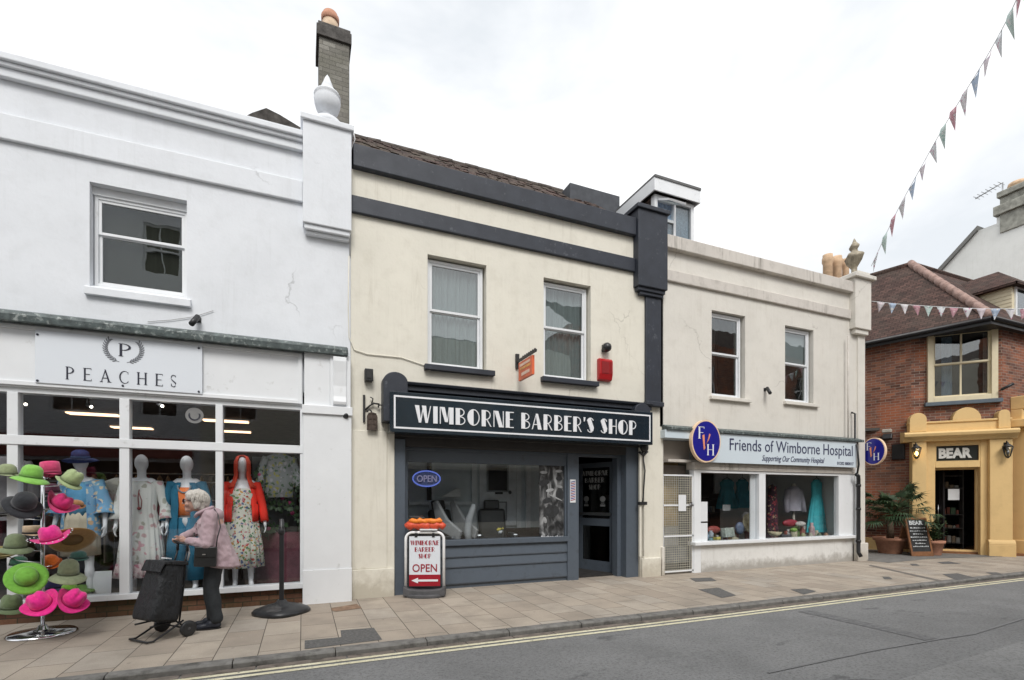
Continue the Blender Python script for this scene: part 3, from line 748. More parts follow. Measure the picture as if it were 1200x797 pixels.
rf.box(PX,6.4,.02,.3,6.60,6.71)
# broken, uneven eaves course
random.seed(3)
x=PX+.05
while x<5.6:
    w=random.uniform(.15,.18); zz=6.70+random.uniform(-.005,.02)
    rf.cbox((x+w/2,.10+random.uniform(-.02,.02),zz+.015),(w-.008,.34,.016),rx=R(28+random.uniform(-5,5)),rz=random.uniform(-.04,.04)); 
    rf.cbox((x+w/2+.07,.26+random.uniform(-.02,.02),zz+.10),(w-.008,.34,.016),rx=R(34+random.uniform(-4,4)),rz=random.uniform(-.04,.04)); x+=w
rd_=MB(); x=PX; 
while x<6.4:
    L_=random.uniform(.28,.34); jz=random.uniform(-.02,.025)
    rd_.tube([(x,3.05,8.97+jz*.5),(x+L_*.97,3.05,8.97+jz*.5+random.uniform(-.012,.012))],[.06,.065],8); x+=L_
rd_.build('ridge_tiles',simple('lichen_ridge_tiles',(.09,.075,.065),.9,var=.5,scale=7,bmp=.8,bs=20),bb)
# loose mossy tiles scattered on the slope so that its surface is ragged
lt=rf
for i in range(260):
    x=random.uniform(PX+.05,6.2); yy=random.uniform(.35,2.95); zz=6.72+(yy-.3)*(8.98-6.72)/2.75
    lt.cbox((x,yy,zz+.015),(.165,.20,.016),rx=R(39.4+random.uniform(-3,4)),ry=random.uniform(-.06,.06),rz=random.uniform(-.08,.08))
rfo=rf.build('roof',M['tile'],bb)
bx=MB(); bx.box(PX,6.39,7.9,8,-.1,6.2); bx.box(PX+.05,6.35,.36,7.9,3.05,3.2); bx.build('rear_walls',M['room'],bb)
up=MB(); a=S(668,214,2.3); b=S(722,240,2.3); up.box(a[0],b[0]+.1,2.3,3.6,7.9,a[1]); up.build('lead_box',simple('slate_cladding',(.055,.06,.07),.7),bb)
# shop front, set back in its opening
Y=.22
def XX(u): return X(u,Y)
sfx0,sfx1=XX(478),XX(662); zt,zb=S(478,541,Y)[1],S(478,634,Y)[1]
px0,px1=XX(664),XX(677)
g=M['shop_grey']
sf=MB()
sf.box(1.295,1.46,.02,.3,-.05,2.4)      # side post
sf.box(1.46,sfx0,Y,Y+.09,zb-.01,2.25)
sf.box(sfx0,px0,Y,Y+.09,zt,2.25)
sf.box(sfx1,px0,Y,Y+.09,zb-.01,zt)
sf.box(1.46,px0,Y-.05,Y+.14,zb-.10,zb-.01)
sf.box(px0,px1,Y-.04,Y+.12,-.05,2.45)
sf.box(5.58,5.855,.05,.34,-.05,2.45); sf.box(5.50,5.58,.22,.40,-.05,2.45)
sf.box(1.46,5.58,Y-.02,Y+.12,2.25,2.5)
sfo=sf.build('shop_front',g,bb,bevel=.006)
sr=MB(); zz=[zb-.10,zb-.31,zb-.48,.06]
for i in range(3):
    sr.prism_x([(Y+.06,zz[i]),(Y+.005,zz[i]-.004),(Y-.02,zz[i+1]+.03),(Y-.015,zz[i+1]+.012),(Y+.0,zz[i+1]),(Y+.06,zz[i+1])],1.46,px0)
sr.box(1.46,px0,Y+.02,Y+.08,-.05,.06)
sr.build('stall_riser',g,sfo)
MB().box(sfx0,sfx1,Y+.045,Y+.05,zb-.01,zt).build('pane',glass_mat('barber_window_glass',(.92,.94,.95),1.3,.02),sfo)
hd=MB(); hd.box(1.30,5.855,.06,.2,2.3,2.6); hd.box(1.30,5.855,.0,.06,2.44,2.6); hd.build('shutter_box',simple('dark_shutter_housing',(.035,.033,.032),.6),bb,bevel=.01)
# fascia
fc=MB(); fc.box(1.24,6.0,-.16,0,3.12,3.20); fc.prism_x([(0,3.20),(-.2,3.20),(-.22,3.235),(-.1,3.27),(0,3.275)],1.24,6.0)
fc.box(1.24,6.0,-.06,-.001,2.55,3.12)
fc.build('fascia_cornice',M['navy'],bb,bevel=.006)
for (ua,ub,vt) in ((448,476,438),(739,757,474)):
    a,b=X(ua,-.13),X(ub,-.13); zt_=S((ua+ub)/2,vt,-.13)[1]; r=(b-a)/2
    pts=[(a,2.62),(b,2.62)]+[((a+b)/2+r*math.cos(R(t)),zt_-r*.8+r*.8*math.sin(R(t))) for t in range(0,181,15)]
    MB().prism_y(pts,-.26,0).build('console',M['navy'],bb,bevel=.01)
# door leaf standing open into the lobby
dl=thing('shop_door','slate grey glazed barber shop door standing open inside its doorway','door',(5.58,.46,.03))
dirv=Vector((5.30-5.58,1.30-.46,0)).normalized()
MD=Matrix.Translation((5.58,.46,.0)) @ Matrix(((-dirv.x,dirv.y,0,0),(-dirv.y,-dirv.x,0,0),(0,0,1,0),(0,0,0,1)))
# local: x from -len..0 ; front faces the street side
L=.90
d=MB(MD); frame(d,-L,0,.03,2.2,0,.045,.10,.20,.10); d.box(-L+.1,-.1,0,.045,.93,1.08)
d.build('leaf',g,dl)
d=MB(MD); d.box(-L+.1,-.1,.018,.024,.23,.93); d.box(-L+.1,-.1,.018,.024,1.08,2.1); d.build('pane',glass_mat('door_glass',(.35,.36,.37),1.0),dl)
d=MB(MD); d.box(-L+.06,-.06,-.03,-.012,1.14,1.20); d.build('push_bar',M['steel'],dl)
d=MB(MD)
for t,a,b,z in (('WIMBORNE',-.84,-.14,1.94),('BARBER',-.74,-.24,1.80),('SHOP',-.64,-.34,1.66)):
    glyphs(d,t,DECO,a,b,z,z+.10,.014,depth=.001)
d.build('lettering',simple('grey_etched_letters',(.42,.43,.44),.5,bmp=0),dl)
d=MB(MD)
for k in range(2):
    cx=-.70+.42*k
    d.prism_y([(cx-.07+.07*math.cos(R(t))+.07,1.47+.06*math.sin(R(t))) for t in range(0,360,30)],.011,.014)
    d.box(cx-.06,cx+.06,.011,.014,1.32,1.36); d.box(cx-.04,cx+.04,.011,.014,1.38,1.395)
d.build('emblem',simple('faint_emblem',(.25,.26,.27),.5,bmp=0),dl)
# barber interior
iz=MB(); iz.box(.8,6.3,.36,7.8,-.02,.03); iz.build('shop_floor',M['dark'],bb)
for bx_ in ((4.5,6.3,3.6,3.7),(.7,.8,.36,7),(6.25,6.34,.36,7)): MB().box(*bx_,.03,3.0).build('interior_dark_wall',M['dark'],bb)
yb_=1.35
a0=X(476,yb_);a1=X(668,yb_)
iz=MB(); iz.box(a0-.9,a1,yb_,yb_+.1,.9,3.0); iz.box(a1,4.6,yb_,yb_+.1,.03,3.0); iz.build('reflection_partition',simple('reflection_bluegrey_panel',(.60,.66,.69),.5,var=.05,bmp=0),bb)  # added pale wall, stands in for the opposite shopfront reflected in the glass
iz=MB(); iz.box(a0-.9,4.6,yb_-.02,yb_+.1,.03,.9); iz.build('dark_dado',simple('dark_wood_dado',(.06,.045,.04),.6),bb)
# pilasters and panel mouldings of the wall imitating the reflected shopfront
iz=MB()
for u in (474,505,555,607,618):
    xx=X(u,yb_); iz.box(xx-.05,xx+.05,yb_-.05,yb_-.001,.9,3.0)
iz.box(X(478,yb_),X(553,yb_),yb_-.08,yb_-.001,S(500,590,yb_)[1]-.03,S(500,590,yb_)[1]+.03)
iz.build('reflection_moulding',simple('pale_grey_moulding',(.72,.76,.78),.5,bmp=0),bb)
MB().box(X(502,yb_)-.04,X(505,yb_)+.0,yb_-.06,yb_-.051,1.45,3.0).build('dark_slot',M['dark'],bb)
dr=thing('inner_door','added pale grey door with black glazed panel, imitating the reflection in the barber window','door',(X(582,yb_),yb_,.9))  # solid door modelled in place of the one mirrored in the window
da,db=X(561,yb_),X(604,yb_)
MB().box(da,db,yb_-.045,yb_-.001,.95,2.75).build('leaf',simple('grey_door_paint',(.68,.71,.74),.4,bmp=0),dr,bevel=.004)
ga,gz=S(572,545,yb_-.05);gb_,gy=S(594,575,yb_-.05)
q=MB(); frame(q,ga-.03,gb_+.03,gy-.03,gz+.03,yb_-.065,yb_-.046,.03); q.build('panel_moulding',M['int_grey'],dr)
MB().box(ga,gb_,yb_-.06,yb_-.046,gy,gz).build('glazed_panel',M['black'],dr)
a,z_=S(579,578,yb_);b,_=S(588,578,yb_); MB().box(a,b,yb_-.06,yb_-.046,z_-.02,z_+.025).build('letter_slot',M['black'],dr)
q=MB(); a,z_=S(596,577,yb_); q.ball((a,yb_-.07,z_),.035); q.build('handle',M['black'],dr)
q=MB(); frame(q,ga-.0,gb_+.0,1.05,1.42,yb_-.06,yb_-.046,.025); q.build('lower_panel',M['int_grey'],dr)

# ================================================================== FRIENDS (right)
fb=thing('pale_shop_building','weathered pale stone coloured two storey building with a charity shop below','shop building',(0,0,0))
f1=(7.615,8.53,3.55,5.29); f2=(9.706,10.61,3.60,5.265); fo=(6.40,12.0,-.1,2.86)
up=MB(); wall_open(up,6.395,12.33,-.1,6.28,[f1,f2,fo],0,.3); up.build('wall',M['pale_wall'],fb)
MB().box(6.32,6.40,-.0,.3,2.86,6.35).build('wall_edge',M['pale_wall'],fb)
mb=MB(); mb.box(6.41,11.83,-.11,.3,6.28,6.53); mb.box(6.41,11.83,-.055,0,5.675,5.89); mb.build('stone_band',M['pale_trim'],fb,bevel=.014)
mb=MB(); mb.box(11.83,12.40,-.15,.6,5.45,6.62); mb.box(11.74,12.48,-.22,.7,6.62,6.71); mb.box(11.9,12.36,-.11,.3,5.34,5.45)
mb.box(12.10,12.36,-.035,.3,0.3,5.46); mb.box(12.0,12.42,-.07,.3,-.05,.42)
mb.box(11.90,12.34,-.16,.45,6.71,6.79)
mb.build('corner_pilaster',M['pale_wall'],fb,bevel=.012)
fx=X(1001,.1); zf=S(1001,304,.1)[1]
mb=MB(); zz0=6.79; k=S(1001,279,.1)[1]-zz0
mb.lathe([(.17,0),(.17,.05*k),(.09,.10*k),(.09,.2*k),(.13,.25*k),(.23,.36*k),(.28,.47*k),(.30,.50*k),(.26,.55*k),(.12,.62*k),(.10,.68*k),(.15,.74*k),(.16,.78*k),(.08,.86*k),(.03,.95*k),(0,1*k)],(fx,.1,zz0),4,.8,.8)
mb.build('finial',simple('lichen_stone_finial',(.33,.29,.22),.9,var=.4,scale=12,bmp=.6,bs=20),fb)
for (a,b,c,d) in (f1,f2):
    def sl(w,a=a,b=b,c=c): MB().box(a-.06,b+.12,-.07,.1,c-.07,c-.002).build('sill',M['pale_wall'],w,bevel=.006)
    sash(fb,a+.012,b-.05,c+.005,d-.02,.08,(c+d)/2+.02,.062,M['upvc'],None,sl)
q=MB(); c=f2; q.box(c[0]+.06,c[1]-.10,.16,.17,4.45,5.2); q.build('window_blind',M['paper'],fb)
q=MB(); 
for c in (f1,f2): q.box(c[0]-.3,c[1]+.3,1.6,1.7,3.1,6)
q.build('upper_room_wall',M['room'],fb)
rf=MB(); rf.quad((6.4,.3,6.4),(12.4,.3,6.4),(12.4,4.1,8.6),(6.4,4.1,8.6)); rf.quad((6.4,4.1,8.6),(12.4,4.1,8.6),(12.4,8,6.4),(6.4,8,6.4)); rf.build('roof',M['tile'],fb)
q=MB(); q.cbox((S(824,272,.2)[0],.25,6.62),(.5,.5,.06),rx=R(30),ry=R(4)); q.build('slipped_tile',M['tile'],fb)
bx=MB(); bx.box(6.4,12.33,7.9,8,-.1,6.4); bx.box(12.13,12.33,.3,7.9,-.1,6.4); bx.box(6.4,12.1,.31,7.9,3.05,3.2); bx.quad((12.33,.3,6.4),(12.33,7.9,6.4),(12.33,4.1,8.6),(12.33,4.1,8.6))
bx.build('side_wall',M['pale_wall'],fb)
ld=MB(); ld.prism_x([(0,2.80),(-.17,2.79),(-.175,2.84),(0,2.905)],6.36,12.1); ld.build('lead_flashing',M['lead'],fb,bevel=.004)
# shop front
Y=.06
sf=MB(); xa=X(811,Y); xb=X(819,Y); xm0,xm1=X(887,Y),X(894.5,Y); xe=X(980,Y); xf=X(1003,Y)
zt=S(900,556,Y)[1]; zs=S(900,631,Y)[1]
W_=M['white_wood']
sf.box(xa,xb,-.0,.14,-.05,zt+.06); sf.box(xm0,xm1,-.0,.12,zs,zt); sf.box(xe,xf-.15,.0,.12,zs,zt+.06); sf.box(xf-.15,12.05,-.03,.2,-.05,2.2)
sf.box(xb,xe,0,.12,zt,zt+.06); sf.box(xa-.05,xf-.14,-.09,.14,zs-.065,zs)
sf.box(XX(882) if False else X(882,Y)-.02,X(887,Y)-.001,.10,.13,zs,zt)
sfo=sf.build('shop_front',W_,fb,bevel=.006)
sr=MB(); sr.box(xb,xe+.1,.0,.18,-.05,zs-.065); sr.box(xe+.1,xf-.15,.02,.18,-.05,zs-.065); sr.build('stall_riser',render_wall('stained_white_render',(.74,.74,.72),(.27,.25,.22),.5,base_z=.30,streak=.3),sfo)
MB().box(xb,xm0,.06,.066,zs,zt).build('pane',M['glass_shop'],sfo)
MB().box(xm1,xe,.06,.066,zs,zt).build('pane',M['glass_shop'],sfo)
sh=MB(); z0=zt+.062
for k in range(5): sh.box(xa-.02,12.0,-.03-.006*(k%2),.2,z0+k*.028,z0+k*.028+.026)
sh.box(xa-.6,12.0,.05,.3,z0+.14,2.25); 
sh.build('roller_shutter',M['pale_trim'],fb)
rc=MB(); rc.box(6.40,12.0,.30,1.3,2.62,2.66); rc.box(6.40,7.2,.29,.31,1.98,2.15)
rc.box(6.40,12.,-.10,.3,2.70,2.79)
rc.build('recess_soffit',simple('taupe_soffit',(.22,.19,.17),.8),fb)
MB().box(6.42,8.2,.22,.28,2.2,2.63).build('recess_board',simple('taupe_board',(.36,.32,.285),.8,var=.08,scale=3),fb)
MB().box(6.33,7.18,-.13,.3,2.64,2.79).build('fascia',M['pale_sign'],fb)
# interior
iz=MB(); iz.box(6.4,12.1,.2,6,.2,.25); iz.box(6.4,12.1,.2,.7,.25,.5); iz.build('display_floor',M['int_grey'],fb)
iz=MB(); iz.box(6.4,12.1,3.4,3.5,.2,3.0); iz.box(6.38,6.42,.3,6,-.05,2.6); iz.build('interior_wall',simple('charity_back_wall',(.22,.17,.14),.8,var=.4,scale=2,bmp=0),fb)
iz=MB(); iz.box(11.85,12.0,.2,3.4,.25,3); iz.box(9.9,12,2.2,2.25,.25,2.7); iz.build('interior_pale_wall',M['int_pale'],fb)
MB().box(7.2,12.1,.3,3.4,2.55,2.62).build('ceiling',M['int_grey'],fb)
q=MB(); q.box(7.24,7.28,.2,2.2,.2,2.4); q.build('entrance_side_wall',M['int_grey'],fb)
q=MB(); q.box(6.42,7.26,.55,.60,.9,2.3); q.build('inner_door',simple('ochre_inner_door',(.50,.38,.20),.6,var=.4,scale=3),fb)

# ================================================================== chimney, dormer
MB().box(6.42,7.26,.55,.60,.0,.898).build('inner_door_panel',simple('grey_white_door_panel',(.62,.63,.63),.5,bmp=0),fb)
ch=thing('chimney_stack','tall weathered grey chimney stack with one terracotta pot rising behind the white urn finial','chimney',(X(391,3.0),3.4,6))
y=3.0; a,b=X(374,y),X(409.5,y); ztop=S(392,28,y)[1]; zc=S(392,48,y)[1]
q=MB(); q.box(a,b,y,y+.75,6.2,zc); q.build('stack',M['brick_chim'],ch,bevel=.01)
q=MB(); q.box(a-.05,b+.04,y-.05,y+.8,zc,zc+.22); q.box(a-.02,b+.02,y-.02,y+.77,zc+.22,zc+.30); q.build('corbel',simple('dark_chimney_cap',(.07,.065,.06),.9,var=.4,scale=12,bmp=.6),ch,bevel=.01)
pz=zc+.30; ph=S(388,15,y+.25)[1]-pz; px_=X(387,y+.3)
q=MB(); q.lathe([(.18,-.02),(.17,ph*.35),(.155,ph*.62)],(px_,y+.3,pz),24); q.build('pot',simple('cream_pot',(.50,.38,.27),.8,var=.2),ch)
q=MB(); q.lathe([(.155,ph*.62),(.175,ph*.66),(.178,ph*.86),(.15,ph*.9),(.145,ph),(.115,ph),(.115,ph*.6)],(px_,y+.3,pz),24); q.build('pot_rim',M['terracotta'],ch)

dm=thing('dormer_window','white flat roofed dormer, top light swung open, on the roof above the navy pilaster','dormer',(7.4,.9,6.6))
y=.9; x0,x1=X(767,y),X(821,y)
zt=S(767,206,y)[1]; zf=S(767,222,y)[1]; zb=6.6
q=MB(); q.box(x0,x1,y-.02,3.3,zt-.02,zt+.03); q.build('roof',simple('felt_roof',(.12,.12,.12),.8),dm)
q=MB(); q.box(x0,x1,y,y+.03,zf,zt-.021); q.box(x0,x0+.03,y+.03,3.2,zf,zt-.021); q.box(x1-.03,x1,y+.03,3.2,zf,zt-.021); q.build('fascia_board',M['white_wood'],dm)
q=MB(); q.box(x0+.10,x1-.1,y+.25,3.1,zb,zf); q.build('cheek',M['tile'],dm)
wx0_,wx1_=x0+.10,x1-.08
q=MB(); frame(q,wx0_,wx1_,zb,zf,y+.12,y+.24,.08)
mx=wx0_+(wx1_-wx0_)*.52; q.box(mx-.03,mx+.03,y+.14,y+.22,zb+.08,zf-.08)
q.box(wx0_+.08,mx-.03,y+.14,y+.22,zf-.52,zf-.46)
w=q.build('window',M['upvc'],dm)
MB().box(wx0_+.08,mx-.03,y+.17,y+.18,zb+.1,zf-.52).build('pane',M['glass_up'],w)
MB().box(mx+.03,wx1_-.08,y+.17,y+.18,zb+.1,zf-.08).build('pane',M['glass_up'],w)
q=MB(); 
for k in range(30):
    xx=wx0_+.1+k*(wx1_-wx0_-.2)/30; q.tube([(xx,y+.23,zb),(xx,y+.23,zf-.1)],.022,6)
# open top-hung light
MT=Matrix.Translation((wx0_+.08,y+.12,zf-.10)) @ Matrix.Rotation(R(-62),4,'X')
q=MB(MT); frame(q,0,mx-wx0_-.1,-.40,0,-.02,.02,.045); q.build('open_light',M['upvc'],w)
q=MB(MT); q.box(.045,mx-wx0_-.145,-.003,.003,-.355,-.045); q.build('pane',M['glass_up'],w)
# curtain inside the dormer
c=MB(); c.sm=True; n=60; vs=[]
for j in range(2):
    for i in range(n+1): vs.append((wx0_+.08+(wx1_-wx0_-.16)*i/n,y+.235+.01*math.sin(i*.8),zb if j==0 else zf-.08))
c._add(vs,[(i,i+1,i+n+2,i+n+1) for i in range(n)]); c.build('curtain',simple('blue_curtain',(.35,.45,.60),.8,var=.3,scale=20),w)

pt_=[]
for i,(u,vt,vb,r) in enumerate(((970,299,318,.125),(981,301,318,.12),(991,304,318,.09))):
    y=1.6; x_=X(u,y); z1=S(u,vt,y)[1]; z0=6.3
    o=tag(MB().lathe([(r*1.0,z0),(r*.95,z1-.25),(r*1.15,z1-.2),(r*1.15,z1-.1),(r,z1-.06),(r,z1),(r*.7,z1),(r*.7,z1-.3)],(x_,y,0),16).build('chimney_pot',M['pot']),
      ['tallest and leftmost buff chimney pot behind the stone urn','middle buff chimney pot of three behind the stone urn','shortest buff chimney pot, nearest the stone urn'][i],'chimney pot','chimney pots behind the pale parapet')
# ================================================================== PUB
pb=thing('brick_pub','red brick corner pub with ochre entrance portal across the side lane','pub',(16,0,0))
P1=Vector((15.41,.646,0)); P2=Vector((16.67,-.755,0)); e=(P2-P1); LC=e.length; e.normalize()
MC=Matrix(((e.x,-e.y,0,P1.x),(e.y,e.x,0,P1.y),(0,0,1,0),(0,0,0,1)))
# local y must point inward: inward = (.743,.67)
dA=Vector((-.282,.959,0)).normalized()
# frame of wall A: x runs from far end towards P1
PA=P1+dA*9; eA=-dA
MA=Matrix(((eA.x,-eA.y,0,PA.x),(eA.y,eA.x,0,PA.y),(0,0,1,0),(0,0,0,1)))
def SC(u,v,Y=0): return S(u,v,Y,MC)
EZ=6.02
wz=MB(MC); wa,_=SC(1086,430); wb_,_=SC(1168,430); zt=SC(1127,385)[1]; zb=SC(1127,470)[1]
wa=max(wa,.1)
da_,_=SC(1094,600,-.1); db_,_=SC(1149,600,-.1); dz=SC(1120,548,-.1)[1]
wall_open(wz,0,LC,-.1,EZ,[(da_,db_,-.1,dz),(wa+.1,wb_-.1,zb+.1,zt-.1)],0,.3); wz.build('corner_wall',M['brick_pub'],pb)
wz=MB(MA); wz.box(0,9,0,.3,-.1,EZ); wz.build('lane_wall',M['brick_pub'],pb)
wz=MB(); wz.box(P2.x,28,P2.y,P2.y+.3,-.1,EZ); wz.box(27.7,28,P2.y+.3,9,-.1,EZ); wz.build('street_wall',M['brick_pub'],pb)
q=MB(MA); q.box(0,9,-.10,0,-.1,.34); q.build('plinth',M['yellow'],pb,bevel=.01)
# roof
C=Vector((15.82,-.755,0)); ov=.22
dB=Vector((1,0,0)); nA=Vector((-dA.y,dA.x,0)); nA = nA if nA.x<0 else -nA; nB=Vector((0,-1,0))
bis=(dA+dB).normalized(); half=math.acos(dA.dot(dB))/2; Ce=C-bis*(ov/math.sin(half))
ap=C+bis*3.43; ZR=8.93; ap.z=ZR; e0=Ce.copy(); e0.z=EZ-.06
q=MB(); far=12
q.quad(e0,ap,ap+dA*far,e0+dA*far); q.quad(e0,e0+dB*far,ap+dB*far,ap)
A2=ap+dA*far; B2=ap+dB*far
q.quad(ap,B2,B2+Vector((0,3,-2.6)),ap+Vector((2.5,3,-2.6))); q.quad(A2,ap,ap+Vector((3,2.5,-2.6)),A2+Vector((3,1,-2.6)))
q.build('roof',M['tile_pub'],pb)
# hip and ridge caps
q=MB(); n=13
for i in range(n):
    a=e0.lerp(ap,i/n);b=e0.lerp(ap,(i+1.08)/n); q.tube([a+Vector((0,0,.0)),b+Vector((0,0,.04))],[.115,.10],8)
q.build('hip_tiles',M['hip_tile'],pb)
q=MB(); q.tube([ap,ap+dA*far],.09,8); q.tube([ap,ap+dB*far],.09,8); q.build('ridge_tiles',M['tile_pub'],pb)
g_=MB()
def eave(d,n_):
    nn=n_*.0
    a=e0+d*0; b=e0+d*far
    g_.tube([a+Vector((0,0,-.04))+n_*.03,b+Vector((0,0,-.04))+n_*.03],.06,8)
    g_.quad(a+Vector((0,0,-.02)),b+Vector((0,0,-.02)),b+Vector((0,0,-.17)),a+Vector((0,0,-.17)))
eave(dA,nA); eave(dB,nB); g_.build('gutter',M['black'],pb)
q=MB(); 
P1x=P1+dA*.0
q.poly([e0+Vector((0,0,-.12)),e0+dB*far+Vector((0,0,-.12)),C+dB*far+Vector((0,.3,EZ-.15)),C+Vector((0,0,EZ-.15))+bis*3,C+dA*far+Vector((.3,0,EZ-.15)),e0+dA*far+Vector((0,0,-.12))])
q.build('soffit',M['black'],pb)
# window over the door
def sl(w): 
    MB(MC).box(wa-.06,wb_+.08,-.14,.05,zb-.10,zb-.003).build('sill',M['grey_sill'],w,bevel=.006)
q=MB(MC); frame(q,wa,wb_,zb,zt,-.10,.16,.13,.13,.10); w=q.build('window',M['cream_wood'],pb,bevel=.008)
spl=SC(1127,426)[1]
for (a,b,yy) in ((spl,zt-.10,-.02),(zb+.13,spl+.03,.01)):
    s=MB(MC); frame(s,wa+.13,wb_-.13,a,b,yy,yy+.045,.045); xm=(wa+wb_)/2+.0; s.box(xm-.02,xm+.02,yy+.003,yy+.04,a+.045,b-.045); s.build('sash',M['cream_wood'],w)
    MB(MC).box(wa+.17,wb_-.17,yy+.02,yy+.026,a+.04,b-.04).build('pane',M['glass_up'],w)
sl(w)
for k,(a,b) in enumerate(((.26,.42),(.86,.97))):
    c=MB(MC); c.sm=True; n=24; vs=[]
    for j in range(2):
        for i in range(n+1): vs.append((wa+(wb_-wa)*(a+(b-a)*i/n),.22+.012*math.sin(i*1.1),zb+.1 if j==0 else zt-.1))
    c._add(vs,[(i,i+1,i+n+2,i+n+1) for i in range(n)]); c.build('curtain',simple('pale_blue_curtain',(.35,.45,.60) if k==0 else (.55,.52,.5),.8),w)
q=MB(MC); q.box(-.5,LC+.4,1.4,1.5,zb-.3,EZ); q.box(-1,LC+1,.31,3.0,3.42,3.5); q.build('room_wall',M['room'],pb)
# entrance portal
Yq=M['yellow']; D_=-.28
def U(u,v=600,Y=D_): return SC(u,v,Y)
q=MB(MC)
l0,l1=U(1069)[0],U(1086)[0]; r0,r1=U(1160)[0],U(1187)[0]
czb=U(1125,516)[1]; czt=U(1125,505)[1]; pzt=U(1125,492)[1]
q.box(l0,l1,D_,0,.35,czb); q.box(l0-.03,l1+.03,D_-.04,0,-.05,.35)
q.box(r0,r1,D_,0,.35,czb); q.box(r0-.03,r1+.05,D_-.05,0,-.05,.30)
q.prism_x([(0,.30),(D_-.05,.30),(D_-.035,.36),(D_,.42),(0,.42)],r0-.03,r1+.05)
# inner order
q.box(l1,da_+.02,-.16,.0,-.05,czb); q.box(db_-.02,r0,-.16,.0,-.05,czb)
sz0=SC(1120,541,-.16)[1]; sz1=SC(1120,521,-.16)[1]
q.box(da_+.02,db_-.02,-.15,0,dz,sz0); q.box(da_+.02,db_-.02,-.15,0,sz1,czb)
q.build('portal',Yq,pb,bevel=.012)
q=MB(MC); c0,c1=U(1058)[0],U(1192)[0]
q.prism_x([(0,czb),(D_-.03,czb),(D_-.06,czb+.05),(D_-.16,czb+.13),(D_-.18,czb+.20),(D_-.14,czt+.0),(0,czt+.04)],c0,c1)
q.box(l0-.05,r1-.02,D_+.05,0,czt+.0,pzt); q.box(l0-.07,r1,D_+.02,0,pzt-.05,pzt)
def hump(ua,ub,vt,dd=0):
    a,b=U(ua)[0],U(ub)[0]; t=U((ua+ub)/2,vt)[1]; r=(b-a)/2; base=czt+.02
    rr=min(r,t-base)
    pts=[(a,base),(b,base)]+[((a+b)/2+r*math.cos(R(x)),t-rr+rr*math.sin(R(x))) for x in range(0,181,12)]
    q.prism_y(pts,D_+.03-dd,-.01)
hump(1066,1086,484,.04); hump(1170,1184,480,.04)
a,b=U(1117)[0],U(1151)[0]; r=(b-a)/2; t=U(1134,477)[1]
q.prism_y([((a+b)/2+r*math.cos(R(x)),pzt+(t-pzt)*math.sin(R(x))) for x in range(0,181,12)],D_+.04,-.01)
q.build('portal_cornice',Yq,pb,bevel=.008)
# second portal on the street front
q=MB(); x0=X(1192,P2.y-.3)+.40; 
q.box(x0,x0+.5,P2.y-.3,P2.y,.0,3.3); q.box(x0-.03,x0+.53,P2.y-.34,P2.y,-.05,.4); q.box(x0-.25,x0+3,P2.y-.42,P2.y,3.3,3.5); q.box(x0,x0+2.7,P2.y-.25,P2.y,3.5,3.78); q.box(x0,x0+.42,P2.y-.3,P2.y,3.78,4.12)
q.box(x0+2.2,x0+2.7,P2.y-.3,P2.y,.0,3.3)
q.build('side_portal',Yq,pb,bevel=.02)
# interior seen through the open door
q=MB(MC); q.box(-.6,2.6,2.4,2.5,-.05,3.4); q.box(-.6,-.5,.3,2.4,-.05,3.4); q.box(2.5,2.6,.3,2.4,-.05,3.4); q.build('interior_wall',M['dark'],pb)
q=MB(MC); q.box(-.6,2.6,.0,2.4,.0,.06); q.build('threshold',M['wood'],pb)
q=MB(MC); frame(q,da_,db_,0.06,dz,.05,.12,.05); q.build('door_frame',Yq,pb)
dd=thing('pub_door','black panelled pub door folded open inside the ochre portal','door',tuple(MC@Vector((da_+.3,.5,.06))))
q=MB(MC@Matrix.Translation((da_+.30,.25,0))@Matrix.Rotation(R(25),4,'Z')); q.box(0,.05,0,.7,.07,2.2); q.box(-.012,0,.1,.6,.3,1.0); q.box(-.012,0,.1,.6,1.15,2.05); q.build('leaf',M['black'],dd)
q=MB(MC@Matrix.Translation((da_+.30,.25,0))@Matrix.Rotation(R(25),4,'Z')); q.tube([(-.03,.12,.9),(-.03,.12,1.3)],.012,8); q.build('handle',M['steel'],dd)
sh=thing('display_shelf','dark display shelf stacked with small goods inside the pub doorway','shelf',tuple(MC@Vector((db_-.3,1.2,.06))))
q=MB(MC); sx0,sx1=db_-.62,db_-.02
for z in (.2,.62,1.0,1.75,2.1): q.box(sx0,sx1,1.0,1.3,z,z+.025)
q.box(sx0-.02,sx0,1.0,1.3,.06,2.3); q.box(sx1,sx1+.02,1.0,1.3,.06,2.3); q.build('carcass',simple('shelf_grey',(.12,.11,.10),.6),sh)
random.seed(5)
gs=[]
for z in (.225,.645,1.025,1.775):
    x=sx0+.04
    while x<sx1-.08:
        w=random.uniform(.05,.11); hgt=random.uniform(.06,.2)
        o=tag(MB(MC).cbox((x+w/2,1.1,z+hgt/2),(w,.12,hgt)).build('goods_box',simple('goods',random.choice([(.5,.5,.45),(.3,.1,.07),(.12,.2,.12),(.4,.3,.2)]),.6,bmp=0),bevel=.005),
          'small boxed goods standing on the dark shelf inside the pub doorway','box','goods on the pub shelf'); x+=w+.02
o=tag(MB(MC).cbox((db_-.42,.32,1.58),(.24,.004,.30)).build('notice',M['paper']),'white paper notice hanging in the pub doorway','notice')
